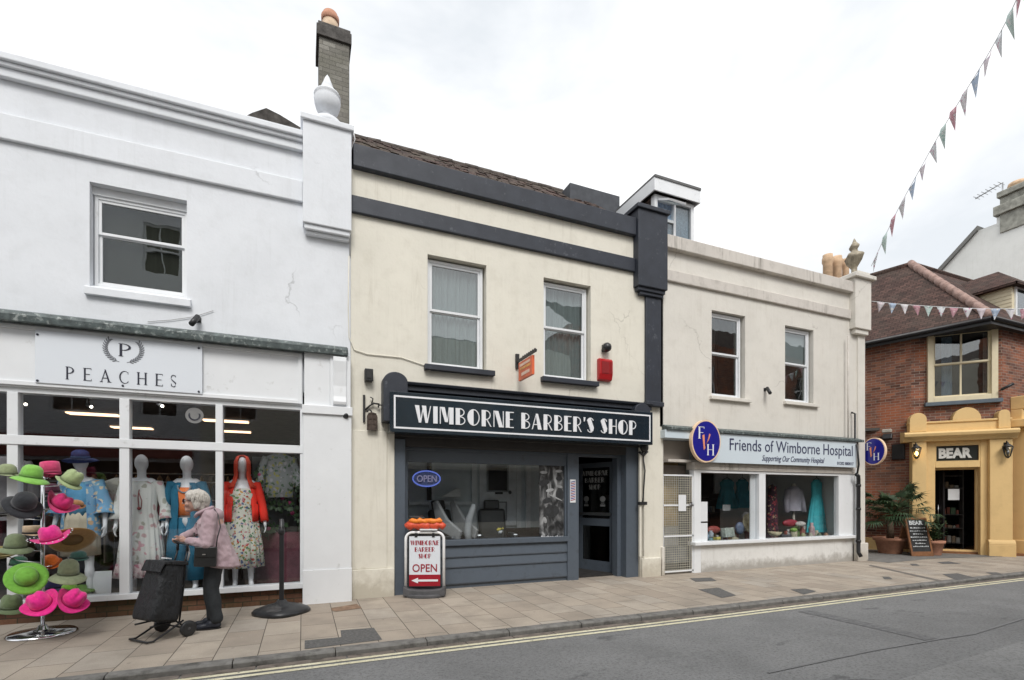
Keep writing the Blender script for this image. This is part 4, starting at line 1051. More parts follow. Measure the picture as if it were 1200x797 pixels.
# sign BEAR
sg=thing('pub_sign','dark fanlight sign with silver letters reading BEAR over the pub doorway','sign',tuple(MC@Vector(((da_+db_)/2,-.1,sz0))))
a,b=SC(1092,530,-.16)[0],SC(1151,530,-.16)[0]
q=MB(MC); q.box(da_+.02,db_-.02,-.10,-.06,sz0,sz1); q.build('board',simple('dark_bottle_green',(.02,.024,.022),.3,bmp=0),sg)
q=MB(MC); frame(q,da_+.02,db_-.02,sz0,sz1,-.15,-.10,.025); q.build('frame',Yq,sg)
la=SC(1100,530,-.12)[0]; lb=SC(1139,530,-.12)[0]; lz0=SC(1120,537,-.12)[1]; lz1=SC(1120,525,-.12)[1]
q=MB(MC); font_text(q,'BEAR',la,lb,lz0,lz1,-.101,bold=.05,depth=.03); q.build('lettering',simple('silver_letters',(.66,.66,.63),.4,bmp=0),sg)
# wall lamps
def lamp(u,v0,v1,lit,label):
    Y=D_-.12; x,z1=SC(u,v0,Y); _,z0=SC(u,v1,Y)
    t=thing('wall_lantern',label,'lamp',tuple(MC@Vector((x,Y,z0))),'lanterns on the pub portal'); h=z1-z0
    q=MB(MC); q.lathe([(.02,z0),(.05,z0+.04),(.055,z0+.05)],(x,Y,0),6); q.lathe([(.11,z0+h*.70),(.115,z0+h*.73),(.05,z0+h*.86),(.02,z0+h*.9),(.03,z0+h*.95),(0,z1)],(x,Y,0),6)
    for k in range(6):
        an=2*PI*k/6; q.tube([(x+.052*math.cos(an),Y+.052*math.sin(an),z0+.05),(x+.105*math.cos(an),Y+.105*math.sin(an),z0+h*.70)],.008,6)
    q.tube([(x,Y,z1-.02),(x,Y+.06,z1+.03),(x,Y+.12,z1-.05)],.012,6); q.box(x-.04,x+.04,Y+.11,Y+.125,z1-.2,z1)
    q.build('cage',M['iron'],t)
    q=MB(MC); q.lathe([(.048,z0+.055),(.098,z0+h*.69)],(x,Y,0),6); q.build('pane',M['glass'],t)
    q=MB(MC); q.ball((x,Y,z0+h*.35),(.035,.035,.06)); q.build('bulb',emit('lit_bulb',(1,.62,.2),9) if lit else M['steel'],t)
lamp(1074,520,538,True,'lit black wall lantern glowing amber on the left pilaster of the pub portal')
lamp(1181,518,537,False,'unlit black wall lantern on the right pilaster of the pub portal')
# things on the lane wall
def SA(u,v,Y=0): return S(u,v,Y,MA)
t=thing('flood_light','black floodlight with a grey sensor housing on the brick lane wall of the pub','light',tuple(MA@Vector((SA(1040,510)[0],-.1,SA(1040,510)[1]))))
x,z=SA(1040,512,-.15); q=MB(MA); q.cbox((x,-.15,z),(.22,.1,.16),rx=R(-25)); q.box(x-.03,x+.03,-.14,0,z-.02,z+.05); q.build('housing',M['black_plastic'],t,bevel=.01)
q=MB(MA); q.cbox((x-.02,-.12,z+.17),(.22,.12,.10)); q.build('sensor',simple('grey_housing',(.45,.43,.38),.6),t,bevel=.02)
x0,z1=SA(1045,521,-.08); x1,z0=SA(1060,538,-.08)
o=tag(MB(MA).box(x0,x1,-.08,0,z0,z1).build('meter_box',M['black'],bevel=.01),'square black box fixed to the brick wall left of the lit lantern','box')
x,z=S(1176,455,P2.y-.1)[0],S(1176,455,P2.y-.1)[1]
t=thing('spot_light','black spotlight on the brick wall right of the cream pub window','light',(x,P2.y-.1,z))
q=MB(); q.tube([(x,P2.y-.05,z-.03),(x+.12,P2.y-.25,z+.1)],.035,10); q.tube([(x,P2.y-.02,z-.05),(x,P2.y-.1,z)],.015,8); q.build('barrel',M['black_plastic'],t)
# pub dormer
dm=thing('pub_dormer','tiled dormer with cream weatherboarded cheek on the pub roof','dormer',(19,-.3,6.4))
xd=18.3; yf=-.29; zbt=6.45; zt_=7.50
q=MB(); k=10
for i in range(k):
    z0=zbt+(zt_-zbt)*i/k; z1=z0+(zt_-zbt)/k
    yb2=(z0-EZ+.06)*1.0; 
    q.prism_y([(xd-.012,z0),(xd+.02,z0),(xd+.02,z1),(xd-.0,z1)],yf,yf+max(.1,(z1-6.45)*1.15+.05))
q.build('cheek',M['cream_wood'],dm)
q=MB(); q.box(xd+.02,xd+1.9,yf,yf+1.6,zbt-.2,zt_); q.build('body',M['cream_wood'],dm)
q=MB(); frame(q,xd+.12,xd+1.8,zbt+.1,zt_-.05,yf-.04,yf-.001,.07); q.box(xd+.9,xd+.96,yf-.04,yf-.001,zbt+.17,zt_-.12); w=q.build('window',M['upvc'],dm)
MB().box(xd+.19,xd+1.73,yf-.02,yf-.012,zbt+.17,zt_-.12).build('pane',glass_mat('dormer_glass',(.5,.55,.6),3),w)
q=MB(); o_=.18; za=8.28; xm=xd+.95
a=(xd-o_,yf-o_,zt_-.03);b=(xd+1.9+o_,yf-o_,zt_-.03);c=(xd+1.9+o_,yf+2.5,zt_+.0);d=(xd-o_,yf+2.5,zt_+.0);r1_=(xm,yf+.7,za);r2_=(xm,yf+2.9,za)
q.poly([a,b,r1_]); q.poly([b,c,r2_,r1_]); q.poly([d,a,r1_,r2_]); q.poly([(p[0],p[1],p[2]-.06) for p in (a,d,c,b)]); 
q.box(xd-o_,xd+1.9+o_,yf-o_,yf-o_+.03,zt_-.09,zt_-.035); q.box(xd-o_,xd-o_+.03,yf-o_,yf+1.3,zt_-.09,zt_-.035)
q.build('roof',M['tile_pub'],dm)
# white gabled house behind
wh=thing('white_gabled_house','tall whitewashed gable end with stepped chimney rising behind the pub roof','house',(22,2,0))
def SX(u,v,xc):
    d=ray(u,v); t=xc/d.x; p=CAMP+d*t; return p.y,p.z
xc=23.0
pts=[SX(1095,327,xc),SX(1147,270,xc),SX(1168,262,xc),SX(1168,255,xc),SX(1210,238,xc)]
y_end=pts[-1][0]
poly=[(pts[0][0]+3.2,0),(pts[0][0]+3.2,pts[0][1]-2.6)]+pts+[(y_end,0)]
q=MB(); q.prism_x(poly[::-1],xc,xc+7); q.build('wall',render_wall('whitewashed_render',(.84,.85,.82),(.6,.61,.56),.5,streak=.3),wh)
q=MB(); a,b=pts[0],pts[1]; q.prism_x([(a[0],a[1]),(a[0],a[1]+.18),(b[0],b[1]+.16),(b[0],b[1])][::-1],xc-.1,xc+6.9); q.build('verge',simple('verge_slate',(.20,.20,.19),.8),wh)
(ya,za),(yb2,zb2)=SX(1166,247,xc),SX(1215,228,xc)
q=MB(); q.box(xc-.15,xc+1.2,yb2-.2,ya,za-.25,za+.08); q.box(xc-.05,xc+1.1,yb2-.1,ya-.15,za-.9,za+.35); q.box(xc-.15,xc+1.2,yb2-.2,ya-.1,za+.35,za+.55); q.build('chimney',simple('weathered_chimney',(.33,.33,.29),.9,var=.35,scale=6,bmp=.5),wh,bevel=.02)
(yp,zp)=SX(1193,214,xc+.4); q=MB(); q.lathe([(.26,za+.5),(.24,zp-.15),(.28,zp-.1),(.26,zp),(.18,zp),(.18,zp-.4)],(xc+.4,yp,0),18); q.build('chimney_pot',M['pot'],wh)
ae=thing('tv_aerial','thin slanting television aerial on the white chimney','aerial',(xc,ya,za+.3))
p1=Vector((xc+.3,)+SX(1143,233,xc+.3)); p2=Vector((xc+.3,)+SX(1175,214,xc+.3)); q=MB(); q.tube([p1,p2],.02,6)
q.tube([p2,p2+Vector((0,0,-1.3))],.025,6); q.build('boom',M['steel'],ae)
q=MB()
for k in range(7):
    p=p1.lerp(p2,.05+k*.15); q.tube([p+Vector((-.22,0,.0)),p+Vector((.22,0,0))],.01,5)
q.build('elements',M['steel'],ae)

# ================================================================== opposite side of the street (seen in the window glass)
random.seed(11)
def opp(x0,x1,h,mat,label,name,cols,gable=False):
    t=thing(name,label,'building',((x0+x1)/2,-10.8,0))
    ops=[]; n=cols; w=(x1-x0)/n
    for i in range(n):
        cx=x0+w*(i+.5)
        for z in (4.0,6.4,8.5):
            if z+1.6<h: ops.append((cx-.5,cx+.5,z,z+1.5))
    q=MB()
    Mo=Matrix.Translation((x0+x1,-21.6,0))@Matrix.Rotation(PI,4,'Z')
    ops2=ops
    q=MB(Matrix(((-1,0,0,x0+x1),(0,-1,0,-10.6),(0,0,1,0),(0,0,0,1))))
    wall_open(q,x0,x1,0,h,ops2+[(x0+.4,x1-.4,.5,2.6)],0,.3); 
    q.build('wall',mat,t)
    Mq=q.M
    for o in ops2:
        f=MB(Mq); frame(f,o[0],o[1],o[2],o[3],.1,.16,.06); zz=(o[2]+o[3])/2; f.box(o[0]+.06,o[1]-.06,.1,.14,zz-.025,zz+.025); xm=(o[0]+o[1])/2
        f.box(xm-.015,xm+.015,.11,.14,o[2]+.06,zz-.025); f.box(xm-.015,xm+.015,.11,.14,zz+.025,o[3]-.06)
        wn=f.build('window',M['upvc'],t); MB(Mq).box(o[0]+.06,o[1]-.06,.15,.155,o[2]+.06,o[3]-.06).build('pane',M['dark'],wn)
    f=MB(Mq); f.box(x0+.4,x1-.4,.2,.25,.5,2.6); f.build('shop_window',M['dark'],t)
    f=MB(Mq); f.box(x0+.2,x1-.2,-.15,0,2.7,3.3); f.build('fascia',simple('opp_fascia',random.choice([(.1,.12,.15),(.25,.06,.05),(.5,.5,.45)]),.5),t)
    f=MB(Mq); f.quad((x0,0,h),(x1,0,h),(x1,3.5,h+2.3 if gable else h+1.2),(x0,3.5,h+2.3 if gable else h+1.2)); f.build('roof',M['tile'],t)
    f=MB(Mq); f.box(x0,x1,6.9,7,0,h); f.box(x0,x0+.1,.3,6.9,0,h); f.box(x1-.1,x1,.3,6.9,0,h); f.build('rear_walls',mat,t)
opp(-16,-3,11.2,M['white_wall'],'white sash windowed house across the street behind the viewpoint, left of the cream one','opposite_house',6)
opp(-3,10.5,7.6,M['cream_wall'],'low cream house across the street behind the viewpoint','opposite_house',6)
opp(10.5,28,8.9,M['brick_pub'],'red brick house across the street behind the viewpoint','opposite_house',8,True)
# ================================================================== SIGNS
def TH_(name,label,cat,p,group=None): return thing(name,label,cat,tuple(p),group)
# Peaches plate
Y=-.10
t=TH_('shop_sign','flat white sign plate with laurel wreath monogram and the word PEACHES','sign',(-2.1,Y,2.87))
a,b=X(41,Y),X(237,Y); z0=S(140,455,Y)[1]; z1=S(140,396.5,Y)[1]
MB().box(a,b,Y,Y+.02,z0,z1).build('board',M['white_sign'],t,bevel=.003)
q=MB(); 
la,lz0=S(77,445,Y); lb,_=S(207,453,Y); zt=S(77,433,Y)[1]; glyphs(q,'PEACHES',SERIF,la,lb,S(140,449,Y)[1],S(140,434.5,Y)[1],Y-.001,gap=.62,depth=.003)
pa,pb_=S(139,410,Y)[0],S(155,410,Y)[0]; glyphs(q,'P',SERIF,pa,pb_,S(147,418,Y)[1],S(147,403,Y)[1],Y-.001,depth=.003)
q.build('lettering',M['letter_black'],t)
q=MB(); cx,cz=S(144,409,Y); cx=S(145,409,Y)[0]; Rr=.195
for sgn in (-1,1):
    prev=None; q=MB()
    for k in range(13):
        an=R(-92+sgn*0)+sgn*R(12+k*9.2); px,pz=cx+Rr*.95*math.cos(an+0),cz+Rr*.86*math.sin(an)
        tan=an+sgn*PI/2
        if prev:
            dx,dz=px-prev[0],pz-prev[1]; l=math.hypot(dx,dz); nx,nz=-dz/l*.003,dx/l*.003
            q.prism_y([(prev[0]-nx,prev[1]-nz),(px-nx,pz-nz),(px+nx,pz+nz),(prev[0]+nx,prev[1]+nz)][::1 if (dx*nz-dz*nx)>0 else -1],Y-.003-k*.0001,Y-.001)
        prev=(px,pz)
        if k%1==0 and k>0:
            for s2 in (-1,1):
                la_=tan+s2*.65; ln=.046; wd=.0065
                mx,mz=px+math.cos(la_)*ln/2,pz+math.sin(la_)*ln/2
                pts=[]
                for j in range(8):
                    aa=2*PI*j/8; ex=ln/2*math.cos(aa); ez=wd*math.sin(aa)
                    pts.append((mx+ex*math.cos(la_)-ez*math.sin(la_), mz+ex*math.sin(la_)+ez*math.cos(la_)))
                q.prism_y(pts,Y-.0035-(k*2+s2)*.00005,Y-.001)
    q.build('laurel_spray',M.setdefault('wreath',None) or M.__setitem__('wreath',simple('grey_wreath_print',(.16,.17,.19),.5,bmp=0)) or M['wreath'],t)
for (u,v) in ((44,388+4),(44,446),(144,452),(233,408),(233,459)):
    x,z=S(u,v,Y); MB(Matrix.Translation((x,Y-.001,z))@Matrix.Rotation(PI/2,4,'X')).lathe([(.013,0),(.013,.006),(0,.008)],(0,0,0),10).build('fixing',M['letter_black'],t)

# Barber fascia sign
Y=-.30
a,b=X(457,Y),X(765,Y); z1=S(457,458,Y)[1]; z0=S(457,506,Y)[1]
t=TH_('shop_sign','long dark navy sign box with white border reading WIMBORNE BARBER\'S SHOP','sign',((a+b)/2,Y,z0))
MB().box(a,b,Y,-.06,z0,z1).build('board',M['sign_navy'],t,bevel=.008)
q=MB(); i=.055; frame(q,a+i,b-i,z0+i,z1-i,Y-.004,Y+.0,.026); q.build('border',M['letter_white'],t)
la=X(486,Y);lb=X(745,Y); lz1=S(486,474.8,Y)[1]; lz0=S(486,495,Y)[1]
q=MB(); glyphs(q,"WIMBORNE BARBER'S SHOP",DECO,la,lb,lz0,lz1,Y-.001,gap=.14,depth=.012); q.build('lettering',M['letter_white'],t)

# Friends fascia sign
Y=-.13
a,b=X(833,Y),X(1004,Y); z1=2.785; z0=S(1004,548,Y)[1]
t=TH_('shop_sign','long pale blue sign panel reading Friends of Wimborne Hospital','sign',((a+b)/2,Y,z0))
MB().box(a-.25,b,Y,Y+.03,z0,z1).build('board',M['pale_sign'],t,bevel=.004)
q=MB(); font_text(q,'Friends of Wimborne Hospital',X(855,Y),X(999,Y),S(855,532,Y)[1],S(855,513.5,Y)[1],Y-.0,depth=.006,bold=-.002)
q.build('lettering',M['letter_navy'],t)
q=MB(); font_text(q,'Supporting Our Community Hospital',X(893,Y),X(966,Y),S(930,543.5,Y)[1],S(930,535,Y)[1],Y-.0,shear=.35,depth=.006); q.build('tagline',M['letter_navy'],t)
q=MB(); font_text(q,'01202 880017',X(981,Y),X(1000,Y),S(990,545,Y)[1],S(990,541.5,Y)[1],Y-.0,depth=.006); q.build('phone_number',M['letter_navy'],t)

def oval(name,label,cx,cz,rx,rz,MM,double=False):
    t=TH_(name,label,'sign',MM@Vector((cx,0,cz-rz)))
    def ell(r1,r2): return [(cx+r1*math.cos(R(x)),cz+r2*math.sin(R(x))) for x in range(0,360,9)]
    MB(MM).prism_y(ell(rx,rz),-.035,.035).build('rim',M['sign_rim'],t,shade=False)
    q=MB(MM); q.prism_y(ell(rx*.93,rz*.93),-.040,-.0351); 
    if double: q.prism_y(ell(rx*.93,rz*.93),.0351,.040)
    q.build('disc',M['sign_blue'],t)
    q=MB(MM)
    glyphs(q,'F',SERIF,cx-rx*.58,cx-rx*.15,cz+rz*.10,cz+rz*.66,-.0405,depth=.004)
    glyphs(q,'H',SERIF,cx+rx*.02,cx+rx*.55,cz-rz*.66,cz-rz*.14,-.0405,depth=.004)
    q.build('white_letters',M['letter_white'],t)
    q=MB(MM); x0,x1=cx-rx*.30,cx+rx*.38; zl,zh=cz-rz*.42,cz+rz*.26
    q.prism_y([(x0,zh+.0),(x0+rx*.14,zh+.02),(x0+rx*.18,zl+rz*.10),(x0+rx*.10,zl)],-.0465,-.041)
    q.prism_y([(x0+rx*.10,zl),(x0+rx*.18,zl+rz*.06),(x0+rx*.42,zh-rz*.1),(x0+rx*.48,zh+rz*.10),(x0+rx*.56,zh+rz*.06),(x0+rx*.48,zh-rz*.14)],-.0470,-.041)
    q.build('orange_letter',M['sign_orange'],t)
    return t
Y=-.21
cx,cz=S(828,517,Y); rx=(X(845,Y)-X(811,Y))/2; rz=(S(828,492,Y)[1]-S(828,542,Y)[1])/2
oval('oval_sign','large royal blue oval sign with F V H fixed flat on the pale shop fascia',cx,cz-0,rx,rz,Matrix.Translation((0,Y+.04,0)))
xp=12.45
d=ray(1011,528);ta=xp/d.x;ya=(CAMP+d*ta).y;d=ray(1038.5,528);tb=xp/d.x;ybb=(CAMP+d*tb).y
za=(CAMP+ray(1025,513)*(xp/ray(1025,513).x)).z;zb=(CAMP+ray(1025,545)*(xp/ray(1025,545).x)).z
MM=Matrix(((0,1,0,xp),(-1,0,0,0),(0,0,1,0),(0,0,0,1)))  # local x -> -y world, local y -> +x
t=oval('oval_sign','smaller royal blue oval sign with F V H projecting from the corner by the drainpipe',(-ya-ybb)/2,(za+zb)/2,abs(ya-ybb)/2,(za-zb)/2,MM,True)
MB().box(xp-.015,xp+.015,max(ya,ybb)-.06,.0,(za+zb)/2-.02,(za+zb)/2+.02).build('bracket',M['black'],t)

# projecting picture sign by the barber's upper window
xs=X(607,-.05)
t=TH_('hanging_sign','small orange and red picture sign hanging from a black bracket between the barber windows','sign',(xs,-.3,3.4))
def PX_(u,v): d=ray(u,v); k=xs/d.x; p=CAMP+d*k; return p.y,p.z
(y0,z0),(y1,z1)=PX_(609,447),PX_(625,416)
q=MB(); q.box(xs-.02,xs+.02,y1,y0,z0,z1); q.build('board',simple('orange_red_board',(.62,.12,.045),.4,var=.3,scale=5,bmp=0),t)
q=MB(); q.box(xs-.024,xs-.0205,y1+.06,y0-.08,z0+.16,z1-.10); q.build('picture',simple('amber_picture',(.70,.33,.08),.4,var=.4,scale=9,bmp=0),t)
q=MB(); q.box(xs-.024,xs-.0205,y1+.1,y0-.12,z0+.06,z0+.11); q.box(xs-.025,xs-.0205,y1+.08,y0-.05,z1-.08,z1-.04); q.build('lettering',simple('pale_letters',(.75,.55,.45),.5,bmp=0),t)
q=MB(); q.box(xs-.03,xs+.03,-.04,0,z1-.06,z1+.18); q.box(xs-.015,xs+.015,y1-.10,-.04,z1+.03,z1+.07); 
for k in range(7): q.ball((xs,y1-.06+k*.075,z1+.075),.018,8,6)
q.box(xs-.004,xs+.004,y0-.1,y0-.09,z1,z1+.05);q.box(xs-.004,xs+.004,y1+.09,y1+.1,z1,z1+.05)
q.build('bracket',M['iron'],t)
# wrought iron bracket with a rusty hanging lantern plate
x_=X(428,-.03)
t=TH_('hanging_sign','little rusty arched plate hanging from a curled black iron bracket left of the barber sign','sign',(x_,-.1,2.5))
z0=S(430,503,-.15)[1];z1=S(430,463,-.03)[1]
q=MB(); q.box(x_-.03,x_-.0,-.03,0,z1-.40,z1)
q.tube([(x_,-.02,z1-.22),(x_+.06,-.03,z1-.16),(x_+.12,-.05,z1-.12),(x_+.2,-.07,z1-.13)],.013,8)
for c,r in (((x_+.21,z1-.17),.045),((x_+.05,z1-.25),.04)):
    q.tube([(c[0]+r*(1-.06*k)*math.cos(R(k*30-60)),-.06,c[1]+r*(1-.06*k)*math.sin(R(k*30-60))) for k in range(10)],.011,8)
q.tube([(x_+.09,-.05,z1-.13),(x_+.11,-.05,z1-.05),(x_+.07,-.05,z1-.03)],.009,8)
q.build('bracket',M['iron'],t)
zt=z1-.26; a=x_+.02;b=x_+.17
q=MB(); pts=[(a,z0),(b,z0),(b,zt-.07)]+[((a+b)/2+(b-a)/2*math.cos(R(k)),zt-.07+.07*math.sin(R(k))) for k in range(20,180,20)]+[(a,zt-.07)]
q.prism_y(pts,-.09,-.06); frame(q,a,b,z0,zt-.07,-.10,-.0905,.018); q.box((a+b)/2-.008,(a+b)/2+.008,-.099,-.0905,z0+.02,zt-.09)
for k in range(1,4): q.box(a+.018,b-.018,-.0975,-.0905,z0+k*.08,z0+k*.08+.012)
q.build('plate',M['rust'],t)
# black box lamp above
x_,z_=S(432,440,-.06)
t=TH_('wall_light','small black box light on the cream wall above the iron bracket','light',(x_,-.06,z_-.1))
q=MB(); q.box(x_-.06,x_+.06,-.12,-.0,z_-.09,z_+.09); q.build('housing',M['black_plastic'],t,bevel=.01)
q=MB(); q.box(x_-.03,x_+.03,-.13,-.121,z_-.05,z_+.05); q.build('grille',M['iron'],t)
# alarm box and dome
a,z1=S(703,419,-.1);b,z0=S(719,447,-.1)
t=TH_('alarm_box','red rectangular burglar alarm box beside the right barber window','alarm',((a+b)/2,-.08,z0))
q=MB(); q.prism_x([(0,z0),(-.07,z0+.02),(-.10,z0+.12),(-.10,z1-.04),(-.07,z1),(0,z1)],a,b-.01); q.build('casing',M['red_box'],t,bevel=.012)
q=MB(); q.box(a+.04,b-.09,-.108,-.1005,z0+.13,z1-.06); q.box(b-.075,b-.03,-.108,-.1005,z0+.13,z1-.06); q.build('panel',simple('dark_red_panel',(.25,.01,.012),.4,bmp=0),t)
x_,z_=S(711.5,407,-.1)
t=TH_('dome_light','round black dome light above the red alarm box','light',(x_,-.08,z_))
q=MB(); q.ball((x_,-.09,z_),(.085,.09,.085)); q.build('dome',M['black_plastic'],t)
q=MB(); q.box(x_-.05,x_+.05,-.05,0,z_-.06,z_+.06); q.build('mount',M['black'],t)
# cctv on the white wall
def cctv(u,v,label,mat=M['black_plastic'],dy=-.16):
    x_,z_=S(u,v,-.1); t=TH_('security_camera',label,'camera',(x_,-.1,z_-.06))
    q=MB(); q.tube([(x_+.02,-.06,z_+.07),(x_-.03,-.18,z_-.07)],.035,12); q.build('barrel',mat,t)
    q=MB(); q.tube([(x_+.02,0,z_+.04),(x_+.01,-.09,z_+.02)],.014,8); q.box(x_-.01,x_+.05,-.012,0,z_+.01,z_+.08); q.build('bracket',mat,t)
cctv(229,376,'short black security camera on the white wall below the upstairs window')
cctv(900,458,'small black security camera between the two upstairs windows of the pale building')
cctv(407,484,'tiny black security camera low on the edge of the white building')
# cables
def cable(name,pts,r,mat,label):
    return tag(MB().tube([(S(u,v,-.015)[0],-.015,S(u,v,-.015)[1]) for u,v in pts],r,6).build(name,mat),label,'cable')
cable('cable',[(409,300),(408,360),(409,395),(415,410),(430,415),(470,419),(497,428),(505,436)],.008,M['cream_wall'],'cream cable looping across the cream wall to the left barber window')
cable('cable',[(173,377),(200,375),(228,371),(250,364)],.004,simple('grey_cable',(.4,.4,.4)),'thin grey cable running to the security camera on the white wall')
cable('cable',[(413,150),(416,163),(410,180),(409,215),(410,300)],.009,simple('white_cable',(.6,.6,.6)),'white cable dropping down the joint between the white and cream buildings')
# pipes
t=TH_('conduit','cream conduit with dark clips and a black cable beside the barber shop door','pipe',(5.9,-.06,.4))
a=X(752,-.05)
q=MB(); q.box(a-.07,a-.03,-.085,-.051,.4,2.42); q.box(a+.02,a+.045,-.10,-.051,.4,2.42); q.build('conduit',M['cream_wall'],t)
q=MB(); q.tube([(a-.02,-.08,2.42),(a+.03,-.11,2.0),(a-.01,-.10,1.45),(a-.02,-.09,1.38)],.012,8); q.box(a-.09,a+.08,-.11,-.04,1.36,1.42); q.ball((a+.02,-.1,2.43),(.09,.06,.09)); q.tube([(a-.08,-.08,2.35),(a,-.1,2.28),(a+.09,-.1,2.36)],.025,8); q.build('clip',M['iron'],t)
t=TH_('drainpipe','black drainpipe with thinner upper pipe at the right corner of the pale building','pipe',(12.1,-.1,.1))
x_=X(1003,-.1); zz=lambda v: S(1003,v,-.1)[1]
q=MB(); q.tube([(x_-.03,-.02,zz(483)),(x_-.03,-.10,zz(485)),(x_-.03,-.10,zz(520)),(x_-.06,-.17,zz(524)),(x_-.04,-.19,zz(545)),(x_-.02,-.14,zz(556))],.022,10); q.build('upper_pipe',M['black'],t)
q=MB(); q.tube([(x_-.05,-.14,zz(556)),(x_+.02,-.14,zz(558)),(x_+.06,-.12,zz(562)),(x_+.06,-.12,.22),(x_+.06,-.18,.12)],.042,12)
for z in (.45,1.2,1.75): q.tube([(x_+.06,-.12,z),(x_+.06,-.12,z+.06)],.052,12)
q.build('lower_pipe',M['black'],t)
q=MB(); q.tube([(X(995,-.12),-.10,zz(395)),(X(995,-.12),-.10,zz(540))],.018,8); q.build('side_pipe',M['pale_trim'],t)

# ---- A board
base=on_ground(500,701); MAo=Matrix.Translation((base.x,base.y+.12,0))@Matrix.Rotation(-TH+R(2),4,'Z')
t=TH_('pavement_sign','white swinging pavement sign reading WIMBORNE BARBER SHOP OPEN with red arrow on grey base','sign',MAo@Vector((0,0,0)))
q=MB(MAo); pts=[(.30*math.cos(R(k)),.17*math.sin(R(k))) for k in range(0,360,15)]; q.prism_z(pts,0,.05)
q.prism_y([(-.31,.02),(.31,.02),(.31,.17),(.24,.13),(.1,.11),(-.1,.11),(-.24,.13),(-.31,.17)],-.10,.10); q.build('base',simple('grey_rubber_base',(.085,.085,.09),.7,var=.2,bmp=.3),t,bevel=.012)
q=MB(MAo); w=.285; hh=.99
path=[(-w,0,.06),(-w,0,hh-.12)]+[(-w+.10-.10*math.cos(R(k)),0,hh-.12+.10*math.sin(R(k))) for k in range(15,91,15)]+[(w-.10+.10*math.sin(R(k)),0,hh-.12+.10*math.cos(R(k))) for k in range(0,91,15)]+[(w,0,.06)]
q.tube(path,.022,10); q.build('frame',simple('white_tube',(.82,.83,.84),.4,bmp=0),t)
ps=.235
q=MB(MAo); q.box(-ps,ps,-.012,.012,.16,.92); q.build('panel',M['white_sign'],t,bevel=.004)
q=MB(MAo); frame(q,-ps-.012,ps+.012,.15,.93,-.016,.016,.012); q.build('trim',M['black'],t)
q=MB(MAo); q.box(-ps+.001,ps-.001,-.0145,-.0125,.16,.335); q.build('red_band',simple('red_band',(.32,.008,.02),.4,bmp=0),t)
q=MB(MAo); q.box(-.16,.20,-.018,-.0150,.232,.262); q.prism_y([(-.20,.247),(-.10,.205),(-.10,.289)],-.0185,-.0150); q.build('arrow',M['letter_white'],t)
q=MB(MAo); 
for tx,a,b,z in (('WIMBORNE',-.215,.215,.78),('BARBER',-.15,.15,.68),('SHOP',-.095,.095,.58)): glyphs(q,tx,DECO,a,b,z,z+.07,-.0125,depth=.002)
font_text(q,'OPEN',-.185,.185,.375,.495,-.0125,bold=.01,depth=.004)
q.build('lettering',M['letter_red'],t)
q=MB(MAo)
for xx in (-.13,.13): q.box(xx-.02,xx+.02,-.02,.02,.90,.985)
q.build('hook',M['black'],t)
# orange bundle on the sign
t=TH_('rolled_bundle','lumpy rolled orange and red bundle lying along the top of the pavement sign','bundle',MAo@Vector((0,0,1.0)))
random.seed(4)
q=MB(MAo); 
q.tube([(-.31+.62*i/14,.03+.012*math.sin(i*1.7),1.075+.008*math.sin(i*2.3)) for i in range(15)],[.02]+[.058+.012*math.sin(i*2.1) for i in range(13)]+[.02],12)
q.build('red_roll',simple('red_orange_nylon',(.62,.075,.03),.5,var=.25,scale=25,bmp=.6,bs=30),t)
q=MB(MAo)
q.tube([(-.24+.5*i/12,.0+.01*math.sin(i*1.3),1.145+.008*math.sin(i*1.9)) for i in range(13)],[.015]+[.036+.008*math.sin(i*2.7) for i in range(11)]+[.015],12); q.build('orange_roll',simple('orange_nylon',(.85,.22,.02),.5,var=.25,scale=25,bmp=.6,bs=30),t)
q=MB(MAo); q.cbox((-.12,.05,1.185),(.24,.06,.05),ry=R(3)); q.build('dark_strap',M['black'],t,bevel=.01)
q=MB(MAo); q.cbox((.06,-.01,1.015),(.26,.08,.02)); q.build('white_tag',M['paper'],t)

# ---- stickers, neon, poster on the barber window
t=TH_('neon_sign','oval neon sign with blue ring reading OPEN in the top left of the barber window','sign',(1.8,.3,1.6))
Y=.30
cx,cz=S(500,561,Y); rx=(X(516,Y)-X(484,Y))/2; rz=.125
q=MB(); q.tube([(cx+rx*math.cos(R(k)),Y,cz+rz*math.sin(R(k))) for k in range(0,361,12)],.011,8); q.build('blue_ring',emit('neon_blue',(.18,.26,.9),.45),t)
q=MB(); font_text(q,'OPEN',cx-rx*.72,cx+rx*.72,cz-.055,cz+.055,Y-.01,depth=.01,bold=.01); q.build('lettering',emit('neon_pale',(.55,.50,.75),.25),t)
q=MB(); q.prism_y([(cx+rx*.92*math.cos(R(k)),cz+rz*.9*math.sin(R(k))) for k in range(0,360,15)],Y+.01,Y+.014); q.build('backing',simple('smoky_backing',(.12,.15,.3),.3,bmp=0),t)
def photo_print():
    m,nt,out=new_mat('monochrome_photo_print'); v=coords(nt,'World',scale=(7,7,3.2))
    c=ramp(nt,noise_t(nt,v,1.0,3,.5,1.5),[(.40,(.018,.019,.02)),(.52,(.07,.072,.075)),(.62,(.20,.205,.21)),(.72,(.42,.43,.44))]); pbsdf(nt,out,c,.4); return m
Y=.262
a,b=X(632,Y),X(661,Y); z1=S(645,545,Y)[1]; z0=S(645,632,Y)[1]
t=TH_('window_poster','tall black and white photographic poster in the right of the barber window','poster',((a+b)/2,Y,z0))
MB().box(a,b,Y,Y+.004,z0,z1).build('sheet',photo_print(),t)
W=b-a;Hh=z1-z0
